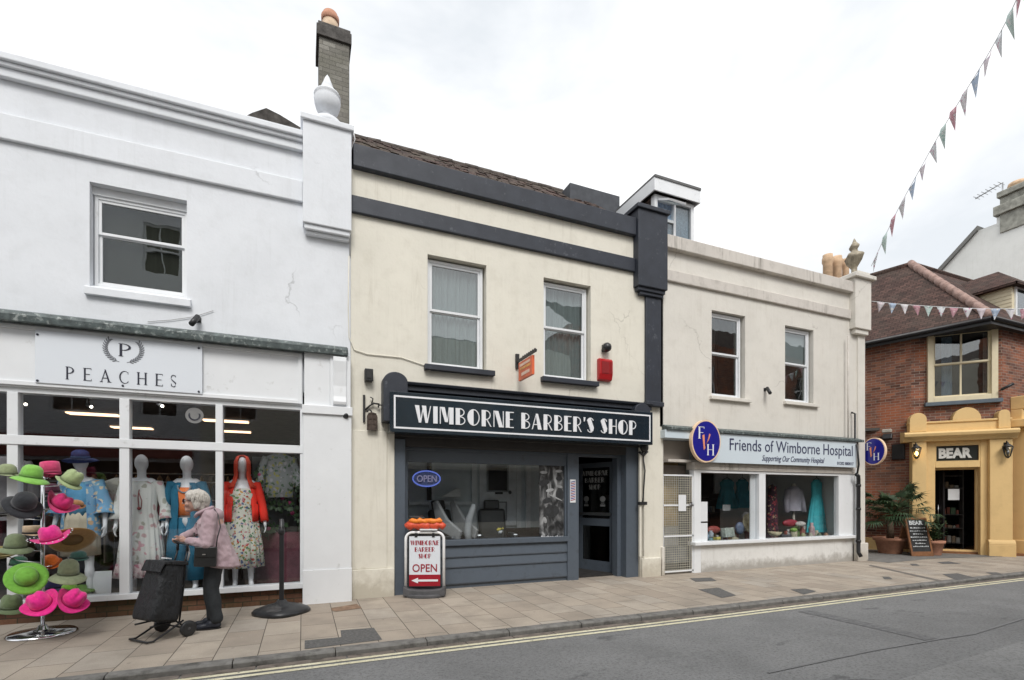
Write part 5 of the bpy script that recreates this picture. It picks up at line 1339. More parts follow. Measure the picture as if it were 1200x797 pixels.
def el(cx,cz,rx,rz,rot=0): return [(a+W*cx+(W*rx*math.cos(R(k))*math.cos(rot)-W*rz*math.sin(R(k))*math.sin(rot)), z0+Hh*cz+(W*rx*math.cos(R(k))*math.sin(rot)+W*rz*math.sin(R(k))*math.cos(rot))) for k in range(0,360,20)]
sh_={'pale':[(.17,.90,.11,.045,0),(.42,.66,.12,.05,.2),(.78,.92,.11,.042,0),(.82,.71,.09,.040,-.2),(.66,.56,.22,.02,-.40),(.22,.26,.05,.10,.35)],
     'grey':[(.18,.76,.22,.11,.2),(.50,.38,.30,.22,.1),(.82,.60,.16,.24,0),(.80,.82,.14,.08,0),(.30,.52,.18,.10,.3)]}
for nm,col,dp in (('grey',(.035,.037,.04),.002),('pale',(.36,.37,.38),.004)):
    q=MB()
    for i,(cx,cz,rx,rz,ro) in enumerate(sh_[nm]): q.prism_y(el(cx,cz,rx*(1.35 if nm=='pale' else 1),rz*(1.2 if nm=='pale' else 1),ro),Y-dp-i*.0002,Y-.0005)
    q.build('figures_'+nm if False else nm+'_figures',simple('print_'+nm,tuple(x*.85 for x in col),.5,var=.4,scale=12,bmp=0),t)
q=MB(); font_text(q,'Barber shop',a+.02,b-.02,z0+.01,z0+.07,Y-.005,bold=.02,shear=.25,depth=.003); q.build('lettering',M['letter_white'],t)
Y=.178
x0,z1=S(668,562,Y);x1,z0=S(674.5,589,Y)
t=TH_('barber_pole_sticker','narrow red white and blue barber pole sticker on the grey door post','sticker',((x0+x1)/2,Y,z0))
q=MB(); q.box(x0,x1,Y-.004,Y,z0,z1); q.build('backing',M['paper'],t)
q=MB(); k=0; z=z0+.03
while z<z1-.05:
    q.cur=k%2; q.prism_y([(x0+.012,z),(x1-.012,z+.02),(x1-.012,z+.035),(x0+.012,z+.015)],Y-.0065,Y-.0045); z+=.03;k+=1
q.build('stripes',[M['letter_red'],M['sign_blue']],t)
for (u0,v0,u1,v1,lab,yy) in ((821,588,829,611,'upper pale notice taped inside the left edge of the charity shop window',.055),(821,613,829,635,'lower white notice with a dark mark inside the left edge of the charity shop window',.055),(795,580,804,599,'white sheet taped to the mesh gate','.'),):
    yy=yy if isinstance(yy,float) else .015
    a,z1=S(u0,v0,yy);b,z0=S(u1,v1,yy)
    tag(MB().box(a,b,yy-.003,yy,z0,z1).build('notice',M['paper']),lab,'notice')

# ---- mesh gate of the charity shop entrance
Y=.04
t=TH_('mesh_gate','white framed wire mesh gate closed across the charity shop entrance','gate',(6.8,Y,0))
a,b=6.40,X(812,Y); q=MB()
zs=[.03,S(795,603,Y)[1],S(795,631,Y)[1],S(795,559,Y)[1]]
for z in (.04,S(795,593,Y)[1],S(795,629,Y)[1],S(795,558,Y)[1]): q.box(a,b,Y-.015,Y+.015,z,z+.03)
q.box(a,a+.03,Y-.015,Y+.015,.0,S(795,557,Y)[1]); q.box(b-.03,b,Y-.015,Y+.015,.0,S(795,557,Y)[1]); q.build('frame',M['white_wood'],t)
q=MB(); zt=S(795,558,Y)[1]
x=a+.03
while x<b-.03: q.box(x,x+.007,Y-.004,Y+.004,.05,zt); x+=.046
z=.08
while z<zt: q.box(a+.03,b-.03,Y-.0055,Y-.0045+.010,z,z+.007); z+=.046
q.build('wire_mesh',simple('galvanised_mesh',(.60,.58,.50),.5,.3,bmp=0),t)
q=MB(); x_,z_=S(810,591,Y-.03); q.tube([(x_,Y-.05,z_),(x_-.06,Y-.05,z_)],.012,8); q.box(x_-.02,x_+.02,Y-.045,Y-.015,z_-.05,z_+.05); q.build('handle',M['steel'],t)
o=tag(MB().box(6.335,6.395,-.05,.02,-.0,.55).build('low_post',M['pale_wall'],bevel=.008),'short pale timber post at the foot of the pier by the mesh gate','post')

# ---- queue post with heavy base
p=on_ground(330,718); p.z=0
t=TH_('base_post','black metal post standing in a heavy round black base outside the dress shop','post',p)
q=MB()
def lob(v,an): 
    k=1+.05*math.cos(4*an); return Vector((v.x*k,v.y*k,v.z))
q.lathe([(.33,0),(.335,.03),(.31,.06),(.20,.10),(.07,.135),(.05,.17),(0,.17)],p,28,fn=lob); q.build('base',M['black_plastic'],t)
q=MB(); q.box(p.x-.028,p.x+.028,p.y-.028,p.y+.028,.1,1.13); q.build('pole',M['black'],t,bevel=.004)
q=MB(); q.lathe([(.035,1.02),(.042,1.04),(.042,1.08),(.03,1.10),(.026,1.22),(0,1.225)],p,14); q.build('cap',M['black_plastic'],t)

# ---- bunting
def bunting(path,n0,n1,size,label,group,cols,seed,twist=0.0):
    random.seed(seed)
    t=TH_('bunting',label,'bunting',path[0],group)
    q=MB(); q.tube(path,.006,5); q.build('cord',M['paper'],t)
    # sample
    seg=[0]
    for i in range(1,len(path)): seg.append(seg[-1]+(Vector(path[i])-Vector(path[i-1])).length)
    def pos(d):
        for i in range(1,len(path)):
            if d<=seg[i]:
                k=(d-seg[i-1])/(seg[i]-seg[i-1]); return Vector(path[i-1]).lerp(Vector(path[i]),k)
        return Vector(path[-1])
    d=.12; i=0
    while d<seg[-1]-size:
        a=pos(d); b=pos(d+size*.72); dr=(b-a)
        sw=Vector((random.uniform(-.3,.3),random.uniform(-.3,.3),0))*size*1.0+Vector((math.sin(i)*twist,math.cos(i*1.7)*twist,0))*size
        mid=(a+b)/2+Vector((0,0,-size*1.05))+sw*.5
        q=MB(); n=4; rows=[]
        side=dr.cross(Vector((0,0,1))).normalized()
        for j in range(n+1):
            f=j/n; l=a.lerp(mid,f); r=b.lerp(mid,f); m_=(l+r)/2+side*.04*size*math.sin(f*3+i)*3*(1-f)
            rows.append((l,m_,r))
        vs=[p for rr in rows for p in rr]; q.sm=True
        q._add(vs,[(j*3+k,j*3+k+1,j*3+k+4,j*3+k+3) for j in range(n) for k in range(2)])
        o=q.build('pennant',cols[i%len(cols)],t); sd=o.modifiers.new('s','SOLIDIFY'); sd.thickness=.003
        i+=1; d+=size*1.02
    return t
fl_=[floral('pennant_'+str(i),b,[c,(.6,.6,.6),b],22,.55) for i,(b,c) in enumerate([((.60,.62,.64),(.4,.1,.2)),((.48,.58,.55),(.3,.45,.42)),((.48,.27,.31),(.6,.45,.46)),((.62,.60,.62),(.45,.2,.3)),((.38,.46,.58),(.6,.62,.65)),((.58,.52,.55),(.4,.3,.45))])]
def smooth(pts,n=10):
    out=[]; P=[Vector(p) for p in pts]
    for i in range(len(P)-1):
        p0=P[max(i-1,0)];p1=P[i];p2=P[i+1];p3=P[min(i+2,len(P)-1)]
        for k in range(n):
            t_=k/n; out.append(.5*((2*p1)+(p2-p0)*t_+(2*p0-5*p1+4*p2-p3)*t_*t_+(3*p1-p0-3*p2+p3)*t_**3))
    out.append(P[-1]); return out
pA=[at(1021,312,11.9),at(1050,250,11.1),at(1081,193,10.3),at(1104,152,9.6),at(1132,106,8.8),at(1160,60,8.1),at(1190,2,7.3)]
dd_=(pA[-1]-pA[-2]); pA.append(pA[-1]+dd_*1.1+Vector((0,0,.25))); pA.append(pA[-1]+dd_*1.3+Vector((0,0,.5)))
bunting(smooth(pA,6),0,0,.37,'long string of faded pennants climbing steeply from the stone urn up across the street','strings of bunting',fl_,21,.12)
pB=[at(1021,353,11.95),at(1060,357,11.6),at(1100,359.5,11.2),at(1140,361.5,10.8),at(1175,362,10.5),at(1215,361,10.1),at(1300,352,9.4)]
bunting(smooth(pB,5),0,0,.225,'level string of pastel pennants crossing in front of the pub roof','strings of bunting',fl_[::-1]+fl_[2:4],8,.1)

# ---- pub forecourt: chalkboard, pots
b0=on_ground(1081,652); wdt=.62
t=TH_('chalkboard','wooden framed chalkboard headed BEAR standing on the pavement between two plants','chalkboard',(b0.x,b0.y,0))
MK=Matrix.Translation((b0.x,b0.y,0))@Matrix.Rotation(R(-20),4,'Z')
MF=MK@Matrix.Rotation(R(-13),4,'X')
q=MB(MF); frame(q,-.29,.29,0.0,1.0,-.02,.02,.045,.12,.05); q.build('front_frame',M['wood'],t,bevel=.004)
q=MB(MF); q.box(-.245,.245,-.006,.006,.12,.95); q.build('board',simple('black_chalkboard',(.02,.021,.022),.7,var=.4,scale=9,bmp=0),t)
q=MB(MF); font_text(q,'BEAR',-.19,.17,.81,.92,-.0065,bold=.03,depth=.004)
random.seed(2)
for r_,(w_) in enumerate((.30,.34,.22,.36,.3,.2,.32)):
    z=.72-r_*.08; x=-w_/1.6
    while x<w_/1.6: 
        l=random.uniform(.02,.05); q.box(x,x+l,-.0085,-.0065,z,z+random.uniform(.014,.03)); x+=l+.014
q.build('chalk_writing',simple('chalk',(.55,.58,.6),.8,var=.3,scale=30,bmp=0),t)
MBk=MK@Matrix.Translation((0,.50,0))@Matrix.Rotation(R(16),4,'X')
q=MB(MBk); q.box(-.29,-.245,-.02,.02,0,.98); q.box(.245,.29,-.02,.02,0,.98); q.box(-.245,.245,-.012,.012,.15,.9); q.build('rear_frame',M['wood'],t,bevel=.004)
def leafmat(name,col): return simple(name,col,.5,var=.45,scale=7,bmp=0)
M['leaf_palm']=leafmat('palm_leaf',(.028,.060,.024)); M['leaf_dk']=leafmat('shrub_leaf',(.035,.075,.028))
pp=at(1043,583,13.35); pp.z=0
t=TH_('potted_palm','bushy fan palm in a wide terracotta pot beside the pub entrance','plant',(pp.x,pp.y,0))
q=MB(); q.lathe([(.24,0),(.26,.02),(.33,.34),(.38,.35),(.40,.42),(.36,.43),(.34,.38),(0,.36)],(pp.x,pp.y,0),28); q.build('pot',M['terracotta'],t)
q=MB(); q.tube([(pp.x,pp.y,.36),(pp.x+.02,pp.y,.6),(pp.x,pp.y,.9)],[.09,.08,.06],10); q.build('trunk',simple('palm_trunk',(.08,.055,.035),.9,var=.5,scale=20,bmp=.8),t)
random.seed(9); q=MB(); st=MB()
c0=Vector((pp.x-.02,pp.y-.1,1.08))
for i in range(52):
    az=random.uniform(0,2*PI); el_=random.uniform(-.25,1.25); L=random.uniform(.45,.80)
    dr=Vector((math.cos(az)*math.cos(el_),math.sin(az)*math.cos(el_),math.sin(el_)))
    tip=c0+dr*L+Vector((0,0,-.05)); st.tube([c0,c0+dr*L*.5+Vector((0,0,.03)),tip],.007,5)
    up_=Vector((0,0,1)); sd=dr.cross(up_).normalized(); nn=sd.cross(dr).normalized()
    for k in range(15):
        a_=R(-80+160*k/14)*1.05; ld=(dr*math.cos(a_)+sd*math.sin(a_)).normalized(); ll=random.uniform(.32,.46)*(1-.2*abs(a_))
        droop=Vector((0,0,-.09-.05*random.random())); w_=nn.cross(ld).normalized()*.017
        m_=tip+ld*ll*.55+Vector((0,0,.0)); e_=tip+ld*ll+droop
        q._add([tip-w_*.3,tip+w_*.3,m_+w_,m_-w_,e_],[(0,1,2,3),(3,2,4)])
q.build('fronds',M['leaf_palm'],t); st.build('stems',M['leaf_dk'],t)
pp=at(1094,583,12.95); pp.z=0
t=TH_('potted_shrub','dark leafy shrub in a smaller terracotta pot right of the chalkboard','plant',(pp.x,pp.y,0))
q=MB(); q.lathe([(.15,0),(.16,.02),(.21,.30),(.24,.31),(.25,.38),(.22,.38),(.20,.33),(0,.32)],(pp.x,pp.y,0),24); q.build('pot',M['terracotta'],t)
q=MB(); st=MB()
c0=Vector((pp.x,pp.y,.36))
for i in range(46):
    az=random.uniform(0,2*PI); rr=random.uniform(.02,.30); h_=random.uniform(.15,.72)
    tip=c0+Vector((rr*math.cos(az),rr*math.sin(az),h_)); st.tube([c0,c0.lerp(tip,.5)+Vector((0,0,.06)),tip],.005,5)
    for k in range(14):
        f=random.uniform(.35,1.05); p_=c0.lerp(tip,f)+Vector((random.uniform(-.05,.05),)*1+(random.uniform(-.05,.05),random.uniform(-.04,.05)))
        a1=random.uniform(0,2*PI); ld=Vector((math.cos(a1),math.sin(a1),random.uniform(-.4,.5))).normalized(); w_=ld.cross(Vector((0,0,1))).normalized()*.018
        q._add([p_,p_+ld*.04+w_,p_+ld*.085,p_+ld*.04-w_],[(0,1,2,3)])
q.build('leaves',M['leaf_dk'],t); st.build('stems',M['leaf_dk'],t)
# ================================================================== MANNEQUINS
def hand_prims(w,d,side,s=1.0,r=.010,curl=.35,thumb=None):
    """five fingers leaving a palm; w wrist, d direction, side = across the palm"""
    d=Vector(d).normalized(); side=(Vector(side)-d*Vector(side).dot(d)).normalized(); nrm=d.cross(side)
    w=Vector(w); pr=[]
    k=w+d*.085*s
    pr.append((w,.022*s,w+d*.03*s,.026*s))
    for i in range(4):
        o=side*(.030-.020*i)*s
        pr.append((w+d*.02*s+o*.6,.017*s,k+o,.0125*s))
        L=(.066,.078,.074,.056)[i]*s
        a=k+o; b=a+(d*math.cos(curl)+nrm*math.sin(curl))*L*.5; c=b+(d*math.cos(curl*2.4)+nrm*math.sin(curl*2.4))*L*.5
        pr.append((a,r*s,b,r*.92*s)); pr.append((b,r*.92*s,c,r*.75*s))
    t0=w+d*.025*s+side*.03*s; t1=t0+(d*.6+side*.8).normalized()*.035*s; t2=t1+(d*.9+side*.25+nrm*.3).normalized()*.032*s
    pr.append((w+d*.01*s,.016*s,t0,.014*s)); pr.append((t0,.013*s,t1,.011*s)); pr.append((t1,.011*s,t2,.008*s))
    return pr
def mann_body(armL,armR,step=0.0):
    """standing shop mannequin 1.86 m tall, origin at feet, facing -y; arms = list of (shoulder, elbow, wrist)"""
    z=lambda a:a
    pr=[('e',(0,-.01,1.755),(.078,.098,.118)),(( 0,.0,1.66),.052,(0,.01,1.54),.05),
        ((-.10,.01,1.50),.06,(.10,.01,1.50),.06),((-.15,.01,1.475),.052,(-.165,.01,1.45),.05),((.15,.01,1.475),.052,(.165,.01,1.45),.05),
        ('e',(0,.0,1.36),(.145,.095,.16)),('e',(-.07,-.06,1.36),(.06,.05,.06)),('e',(.07,-.06,1.36),(.06,.05,.06)),
        ('e',(0,.0,1.16),(.115,.085,.16)),('e',(0,.01,.99),(.155,.105,.13)),
        ((-.085,.0,.95),.082,(-.09,.0,.52),.052),((-.09,0,.52),.052,(-.09,.02,.10),.034),((.085,.0,.95),.082,(.10,-.02-step,.52),.052),((.10,-.02-step,.52),.052,(.11,-.03-step,.10),.034),
        ('e',(-.09,-.0,.34),(.052,.055,.12)),('e',(.105,-.025-step,.34),(.052,.055,.12)),
        ((-.09,.03,.07),.036,(-.10,-.14,.03),.026),((.11,-.02-step,.07),.036,(.13,-.19-step,.03),.026)]
    for sgn,arm in ((-1,armL),(1,armR)):
        s_,e_,w_=arm
        pr.append((s_,.047,e_,.036)); pr.append((e_,.036,w_,.024))
        d=(Vector(w_)-Vector(e_)).normalized(); pr+=hand_prims(w_,d,(0,-1,0),1.0,.010,.25*sgn)
    return pr
mannL=((-.185,.01,1.46),(-.25,.03,1.18),(-.27,-.04,.93)); mannR=((.185,.01,1.46),(.26,.02,1.18),(.29,-.06,.93))
BODY=blob(mann_body(mannL,mannR),.011,3)
def add_at(mb,src,off,rz=0,s=1):
    Rm=Matrix.Translation(off)@Matrix.Rotation(rz,4,'Z')@Matrix.Scale(s,4); o=len(mb.v)
    mb.v+=[Rm@p for p in src.v]; mb.f+=[[i+o for i in f] for f in src.f]; mb.m+=src.m; mb.smooth+=src.smooth
    return mb
class Fig:
    def __init__(s,t,off,rz): s.t=t; s.M=Matrix.Translation(off)@Matrix.Rotation(rz,4,'Z')
    def skirt(s,name,rings,mat,folds=17,amp=.03,n=84,solid=True):
        q=MB(s.M); loft(q,rings,n,folds,amp); o=q.build(name,mat,s.t); m=o.modifiers.new('s','SOLIDIFY'); m.thickness=.005; m.offset=1; return o
    def sleeves(s,name,arms,r0,r1,mat,to=1.0,flare=0):
        q=MB(s.M)
        for a in arms:
            S_,E_,W_=[Vector(p) for p in a]; W2=E_.lerp(W_,to)
            pts=[Vector((S_.x*.35,S_.y,1.475)),S_+Vector((0,0,.012)),S_.lerp(E_,.5),E_,E_.lerp(W2,.5),W2]
            q.tube(pts,[r0*.85,r0*1.08,r0*1.0,(r0+r1)/2,(r0+r1)/2+flare*.3,r1+flare],16,cap=False)
        o=q.build(name,mat,s.t); m=o.modifiers.new('s','SOLIDIFY'); m.thickness=.005; return o
FZ=.205; MY=.38
def mann(u,label,rz=0,y=MY,s=1.0):
    x=X(u,y); t=thing('mannequin',label,'mannequin',(x,y,FZ),'white mannequins in the dress shop window')
    q=MB(); add_at(q,BODY,(x,y,FZ),rz,s); q.build('body',M['mannequin'],t)
    return Fig(t,(x,y,FZ),rz),t,x
C=lambda h: hexc(h)
# 1 hat, blue top, cream skirt, open kimono
F,t,x=mann(95,'mannequin in a navy sun hat, blue top, beige skirt and floral kimono','' and 0 or R(-8))
F.skirt('top',[(0,0,1.06,.15,.115),(0,0,1.2,.145,.105),(0,-.01,1.36,.168,.125),(0,0,1.46,.165,.09),(0,0,1.49,.12,.07)],simple('sky_blue_cotton',(.12,.36,.60),.8,var=.15),9,.015)
F.skirt('skirt',[(0,0,.55,.20,.16),(0,0,.8,.195,.15),(0,0,1.0,.18,.135),(0,0,1.1,.14,.11)],simple('beige_linen',(.56,.50,.38),.85,var=.1),13,.03)
kim=floral('blue_cream_kimono',(.20,.42,.64),[(.72,.64,.48),(.62,.42,.25),(.72,.7,.6),(.12,.25,.5)],19,.75)
q=MB(F.M); n=26; q.sm=True; vs=[]; rings=[(.80,.22,.15),(1.0,.21,.145),(1.2,.185,.13),(1.38,.19,.135),(1.5,.14,.09)]
for z,rx,ry in rings:
    for k in range(n+1):
        an=R(-55)+R(290)*k/n; vs.append((rx*math.cos(an)*(1+.02*math.sin(k)),ry*math.sin(an)+.0,z))
q._add(vs,[(i*(n+1)+k,i*(n+1)+k+1,(i+1)*(n+1)+k+1,(i+1)*(n+1)+k) for i in range(len(rings)-1) for k in range(n)]); q.build('kimono',kim,t)
F.sleeves('kimono_sleeve',[mannL,mannR],.075,.10,kim,.45,.02)
def hat_mesh(mc,mbm,mband,name_parts,MM,R_=.2,cr=.088,ch=.11,curl=.0,side=0.0,droop=.0,dent=.0,flat=False,taper=.85):
    """parts crown, brim, band"""
    def fn(v,an):
        r=math.hypot(v.x,v.y); k=max(0,(r-cr)/(R_-cr+1e-6))
        z=v.z+side*k*k*(math.cos(an)**2)*R_ - droop*k*k*R_ + curl*k*k*k*R_ + .012*k*math.sin(2*an+1)
        return (v.x*1.0,v.y*1.12,z)
    b=MB(MM); prof=[(cr*.98,0.003),(cr+(R_-cr)*.35,.001),(cr+(R_-cr)*.7,0),(R_,0.0),(R_,-.004),(cr+(R_-cr)*.7,-.004),(cr+(R_-cr)*.35,-.003),(cr*.96,-.001)]
    b.lathe(prof,(0,0,0),36,fn=fn,cap=False)
    def fc(v,an):
        r=math.hypot(v.x,v.y); z=v.z
        if dent and v.z>ch*.6: z-=dent*math.exp(-(v.x/(cr*.35))**2)*(v.z/ch)
        if dent and v.z>ch*.5 and v.y<0: v=Vector((v.x*(1-.25*(v.z/ch)),v.y,v.z))
        return (v.x,v.y*1.12,z)
    c=MB(MM)
    if flat: pr=[(cr*1.02,0),(cr*1.0,ch*.9),(cr*.96,ch),(cr*.5,ch*1.01),(0,ch*1.01)]
    else: pr=[(cr*1.03,0),(cr*.99,ch*.35),(cr*(.5+taper*.5),ch*.7),(cr*taper*.82,ch*.9),(cr*taper*.5,ch*1.0),(0.0,ch*1.02)]
    pr=[(r_*.93,z_*.96) for r_,z_ in pr[::-1]][:-1]+[(cr*.95,0)]+pr
    c.lathe(pr,(0,0,0),36,fn=fc,cap=False)
    ci=MB(MM); 
    d=MB(MM); d.lathe([(cr*1.05,.004),(cr*1.045,.024),(cr*1.02,.026)],(0,0,0),36,fn=lambda v,an:(v.x,v.y*1.12,v.z))
    return b,c,d
xh,yh=x,MY
b,c,d=hat_mesh(0,0,0,0,F.M@Matrix.Translation((0,-.01,1.80))@Matrix.Rotation(R(6),4,'X'),.185,.092,.11,droop=.22)
nv=simple('navy_straw',(.03,.05,.17),.8,var=.3,scale=40,bmp=.6); h=c.build('hat',nv,t); b.build('brim',nv,h); d.build('band',simple('pale_hat_band',(.10,.16,.35),.7),h)
# 2 long pale embroidered dress
F,t,x=mann(166,'mannequin in a long pale sheer dress with pink sprigs and a tied neckline',R(3))
dr=floral('pale_sprig_dress',(.70,.71,.68),[(.62,.36,.40),(.42,.42,.36),(.55,.38,.38)],15,.35)
F.skirt('dress',[(0,0,.30,.26,.20,.045),(0,0,.55,.245,.19,.04),(0,0,.9,.21,.16,.03),(0,0,1.12,.16,.125,.015),(0,-.01,1.34,.175,.13,.01),(0,0,1.46,.165,.095,.01),(0,0,1.51,.10,.07,.0)],dr,21,.03,110)
F.skirt('hem_frill',[(0,0,.24,.29,.22,.06),(0,0,.42,.255,.20,.05)],floral('pink_hem',(.62,.52,.52),[(.45,.22,.26),(.5,.4,.4)],24,.5),29,.05,120)
F.sleeves('sleeve',[mannL,mannR],.065,.06,dr,.75,.03)
q=MB(F.M); q.tube([(0,-.14,1.40),(-.01,-.15,1.30),(.0,-.15,1.16)],.006,6); q.ball((0,-.155,1.15),.022,8,6); q.tube([(.0,-.14,1.35),(.03,-.15,1.25),(.02,-.15,1.14)],.005,6); q.build('neck_tie',simple('maroon_cord',(.25,.06,.06),.8),t)
# 3 teal
F,t,x=mann(219,'mannequin in a teal cardigan over an orange top and teal trousers',R(-4))
teal=simple('teal_wool',(.02,.16,.27),.85,var=.15); 
F.skirt('top',[(0,0,1.05,.145,.11),(0,0,1.2,.135,.105),(0,-.01,1.36,.16,.12),(0,0,1.43,.13,.09)],simple('orange_cotton',(.90,.24,.07),.8,var=.1),9,.01)
q=MB(F.M)
for sx in (-1,1): q.tube([(sx*.07,0,1.02),(sx*.10,-.0,.6),(sx*.115,.0,.16)],[.10,.10,.115],20)
q.build('trousers',teal,t)
def cardigan(F,t,mat,zb,open_=60,rx=.21,mat2=None,name='cardigan'):
    q=MB(F.M); n=30; q.sm=True; vs=[]; rings=[(zb,rx*1.12,.17),(zb+.25,rx*1.05,.155),(1.18,.18,.13),(1.38,.19,.135),(1.5,.13,.085)]
    for z,a,b_ in rings:
        for k in range(n+1):
            an=R(-90+open_/2)+R(360-open_)*k/n; vs.append((a*math.cos(an)*(1+.025*math.sin(k*1.3)),b_*math.sin(an),z))
    q._add(vs,[(i*(n+1)+k,i*(n+1)+k+1,(i+1)*(n+1)+k+1,(i+1)*(n+1)+k) for i in range(len(rings)-1) for k in range(n)])
    o=q.build(name,mat,t); m=o.modifiers.new('s','SOLIDIFY'); m.thickness=.006
cardigan(F,t,teal,.42,45,.22)
F.sleeves('sleeve',[mannL,mannR],.062,.045,teal,.85,.012)
q=MB(F.M)
for i in range(14):
    a_=R(180+i*180/13); q.ball((.075*math.cos(a_),-.125-.012*math.sin(-a_),1.45+.09*math.sin(a_)),.012,8,6)
q.build('necklace',simple('grey_beads',(.3,.35,.4),.3),t)
# 4 red cardigan, floral dress, orange scarf
F,t,x=mann(284,'mannequin in a bright red cardigan and headscarf over a multicoloured floral dress',R(4))
fd=floral('multicolour_floral',(.66,.66,.58),[(.45,.06,.04),(.08,.20,.10),(.55,.30,.08),(.10,.14,.28),(.5,.25,.28),(.16,.28,.10)],26,.85)
F.skirt('dress',[(0,0,.30,.27,.21,.05),(0,0,.6,.25,.19,.04),(0,0,.95,.20,.15,.025),(0,0,1.12,.15,.115,.01),(0,-.01,1.34,.17,.13,.005),(0,0,1.42,.155,.10,.0)],fd,19,.03,110)
rd=simple('red_knit',(.80,.035,.018),.85,var=.12)
cardigan(F,t,rd,.95,75,.19)
F.sleeves('sleeve',[mannL,mannR],.060,.042,rd,.93,.012)
q=MB(F.M); q.sm=True; vs=[]; n=22
rings=[(1.44,.20,.13,.03),(1.53,.13,.12,.01),(1.62,.105,.115,.01),(1.72,.11,.13,.0),(1.81,.105,.13,0),(1.88,.075,.10,0),(1.905,.02,.03,0)]
for z,a,b_,_ in rings:
    for k in range(n+1):
        an=R(-90+33)+R(360-66)*k/n; vs.append((a*math.cos(an),b_*math.sin(an),z))
q._add(vs,[(i*(n+1)+k,i*(n+1)+k+1,(i+1)*(n+1)+k+1,(i+1)*(n+1)+k) for i in range(len(rings)-1) for k in range(n)])
o=q.build('headscarf',simple('coral_scarf',(.88,.09,.045),.8,var=.1),t); m=o.modifiers.new('s','SOLIDIFY'); m.thickness=.008

# hanging clothes in the window
def hanging(u,v,y,w,h,mat,label,name='hanging_shirt',sleeves=True,frill=0,group=None):
    x,z=S(u,v,y); t=thing(name,label,'clothing',(x,y,z-h),group)
    q=MB(); loft(q,[(x,y,z-h,w*.5*(1+frill),.07,.04),(x,y,z-h*.5,w*.48,.065,.03),(x,y,z-.12,w*.48,.06,.02),(x,y,z-.05,w*.40,.05,0),(x,y,z,w*.14,.035,0)],50,11,.03)
    q.build('body',mat,t)
    if sleeves:
        q=MB()
        for s_ in (-1,1): q.tube([(x+s_*w*.40,y,z-.07),(x+s_*w*.56,y-.01,z-.25),(x+s_*w*.62,y-.02,z-.52)],[.06,.062,.07],12,cap=False)
        q.build('sleeve',mat,t)
    q=MB(); q.tube([(x-w*.38,y,z-.06),(x,y,z+.02),(x+w*.38,y,z-.06)],.008,6); q.tube([(x,y,z+.02),(x,y,z+.09),(x+.03,y,z+.12),(x+.04,y,z+.08)],.004,6); q.build('hanger',M['black'],t)
    return t
hanging(327,531,.75,.42,.68,floral('grey_green_floral',(.27,.29,.29),[(.1,.16,.1),(.35,.35,.1),(.4,.4,.42)],22,.7),'grey floral blouse hanging at the right end of the dress shop window')
hanging(141,560,.85,.46,.75,floral('cream_lace',(.50,.49,.45),[(.4,.38,.32),(.55,.55,.5)],26,.4),'cream lace kaftan hanging behind the post beside the pale long dress')
hanging(8,535,.5,.46,.80,simple('grey_jersey',(.22,.21,.22),.9),'grey jersey top hanging at the far left of the dress shop window')
# flower display by the right end
t=thing('flower_display','pink artificial flowers and foliage over a dark pink draped stand in the window','flowers',(X(328,.75),.75,FZ))
x=X(328,.75)
q=MB(); loft(q,[(x,.85,FZ,.36,.2,.03),(x,.85,FZ+.45,.33,.18,.02),(x,.85,FZ+.75,.30,.17,.0),(x,.85,FZ+.76,.01,.01,0)],40,9,.03); q.build('draped_cloth',simple('dusky_pink_cloth',(.12,.035,.05),.9,var=.3),t)
random.seed(31); q=MB(); g2=MB()
for i in range(46):
    px=x+random.uniform(-.34,.34); pz=FZ+random.uniform(.62,1.75); py=.72+random.uniform(-.08,.06)
    if abs(px-x)<.17 and pz>1.5: continue
    if random.random()<.6 and i%2==0: q.ball((px,py,pz),(.035,.03,.032),7,5)
    for k in range(9):
        a_=random.uniform(0,6.28); ld=Vector((math.cos(a_),-.3,math.sin(a_))).normalized(); p_=Vector((px,py,pz))+ld*.02; w_=ld.cross(Vector((0,1,0))).normalized()*.018
        g2._add([p_,p_+ld*.035+w_,p_+ld*.075,p_+ld*.035-w_],[(0,1,2,3)])
q.build('blooms',simple('magenta_blooms',(.42,.05,.16),.7,var=.4),t); g2.build('foliage',M['leaf_dk'],t)
# notice board, green cushion, box in window
a,z1=S(108,670,.3);b,z0=S(130,697,.3)
o=tag(MB(Matrix.Translation((a,.3,z0))@Matrix.Rotation(R(-8),4,'X')).box(0,b-a,0,.01,0,z1-z0).build('notice_board',M['paper'],bevel=.003),'white notice card leaning on the dress shop window floor','notice')
x=X(92,.25); o=tag(MB().lathe([(.16,0),(.15,.03),(.08,.045),(.07,.09),(0,.10)],(x,.27,.29),20).build('green_hat',simple('lime_felt_low',(.16,.30,.06),.8)),'lime green hat lying on the window floor by the notice card','hat')
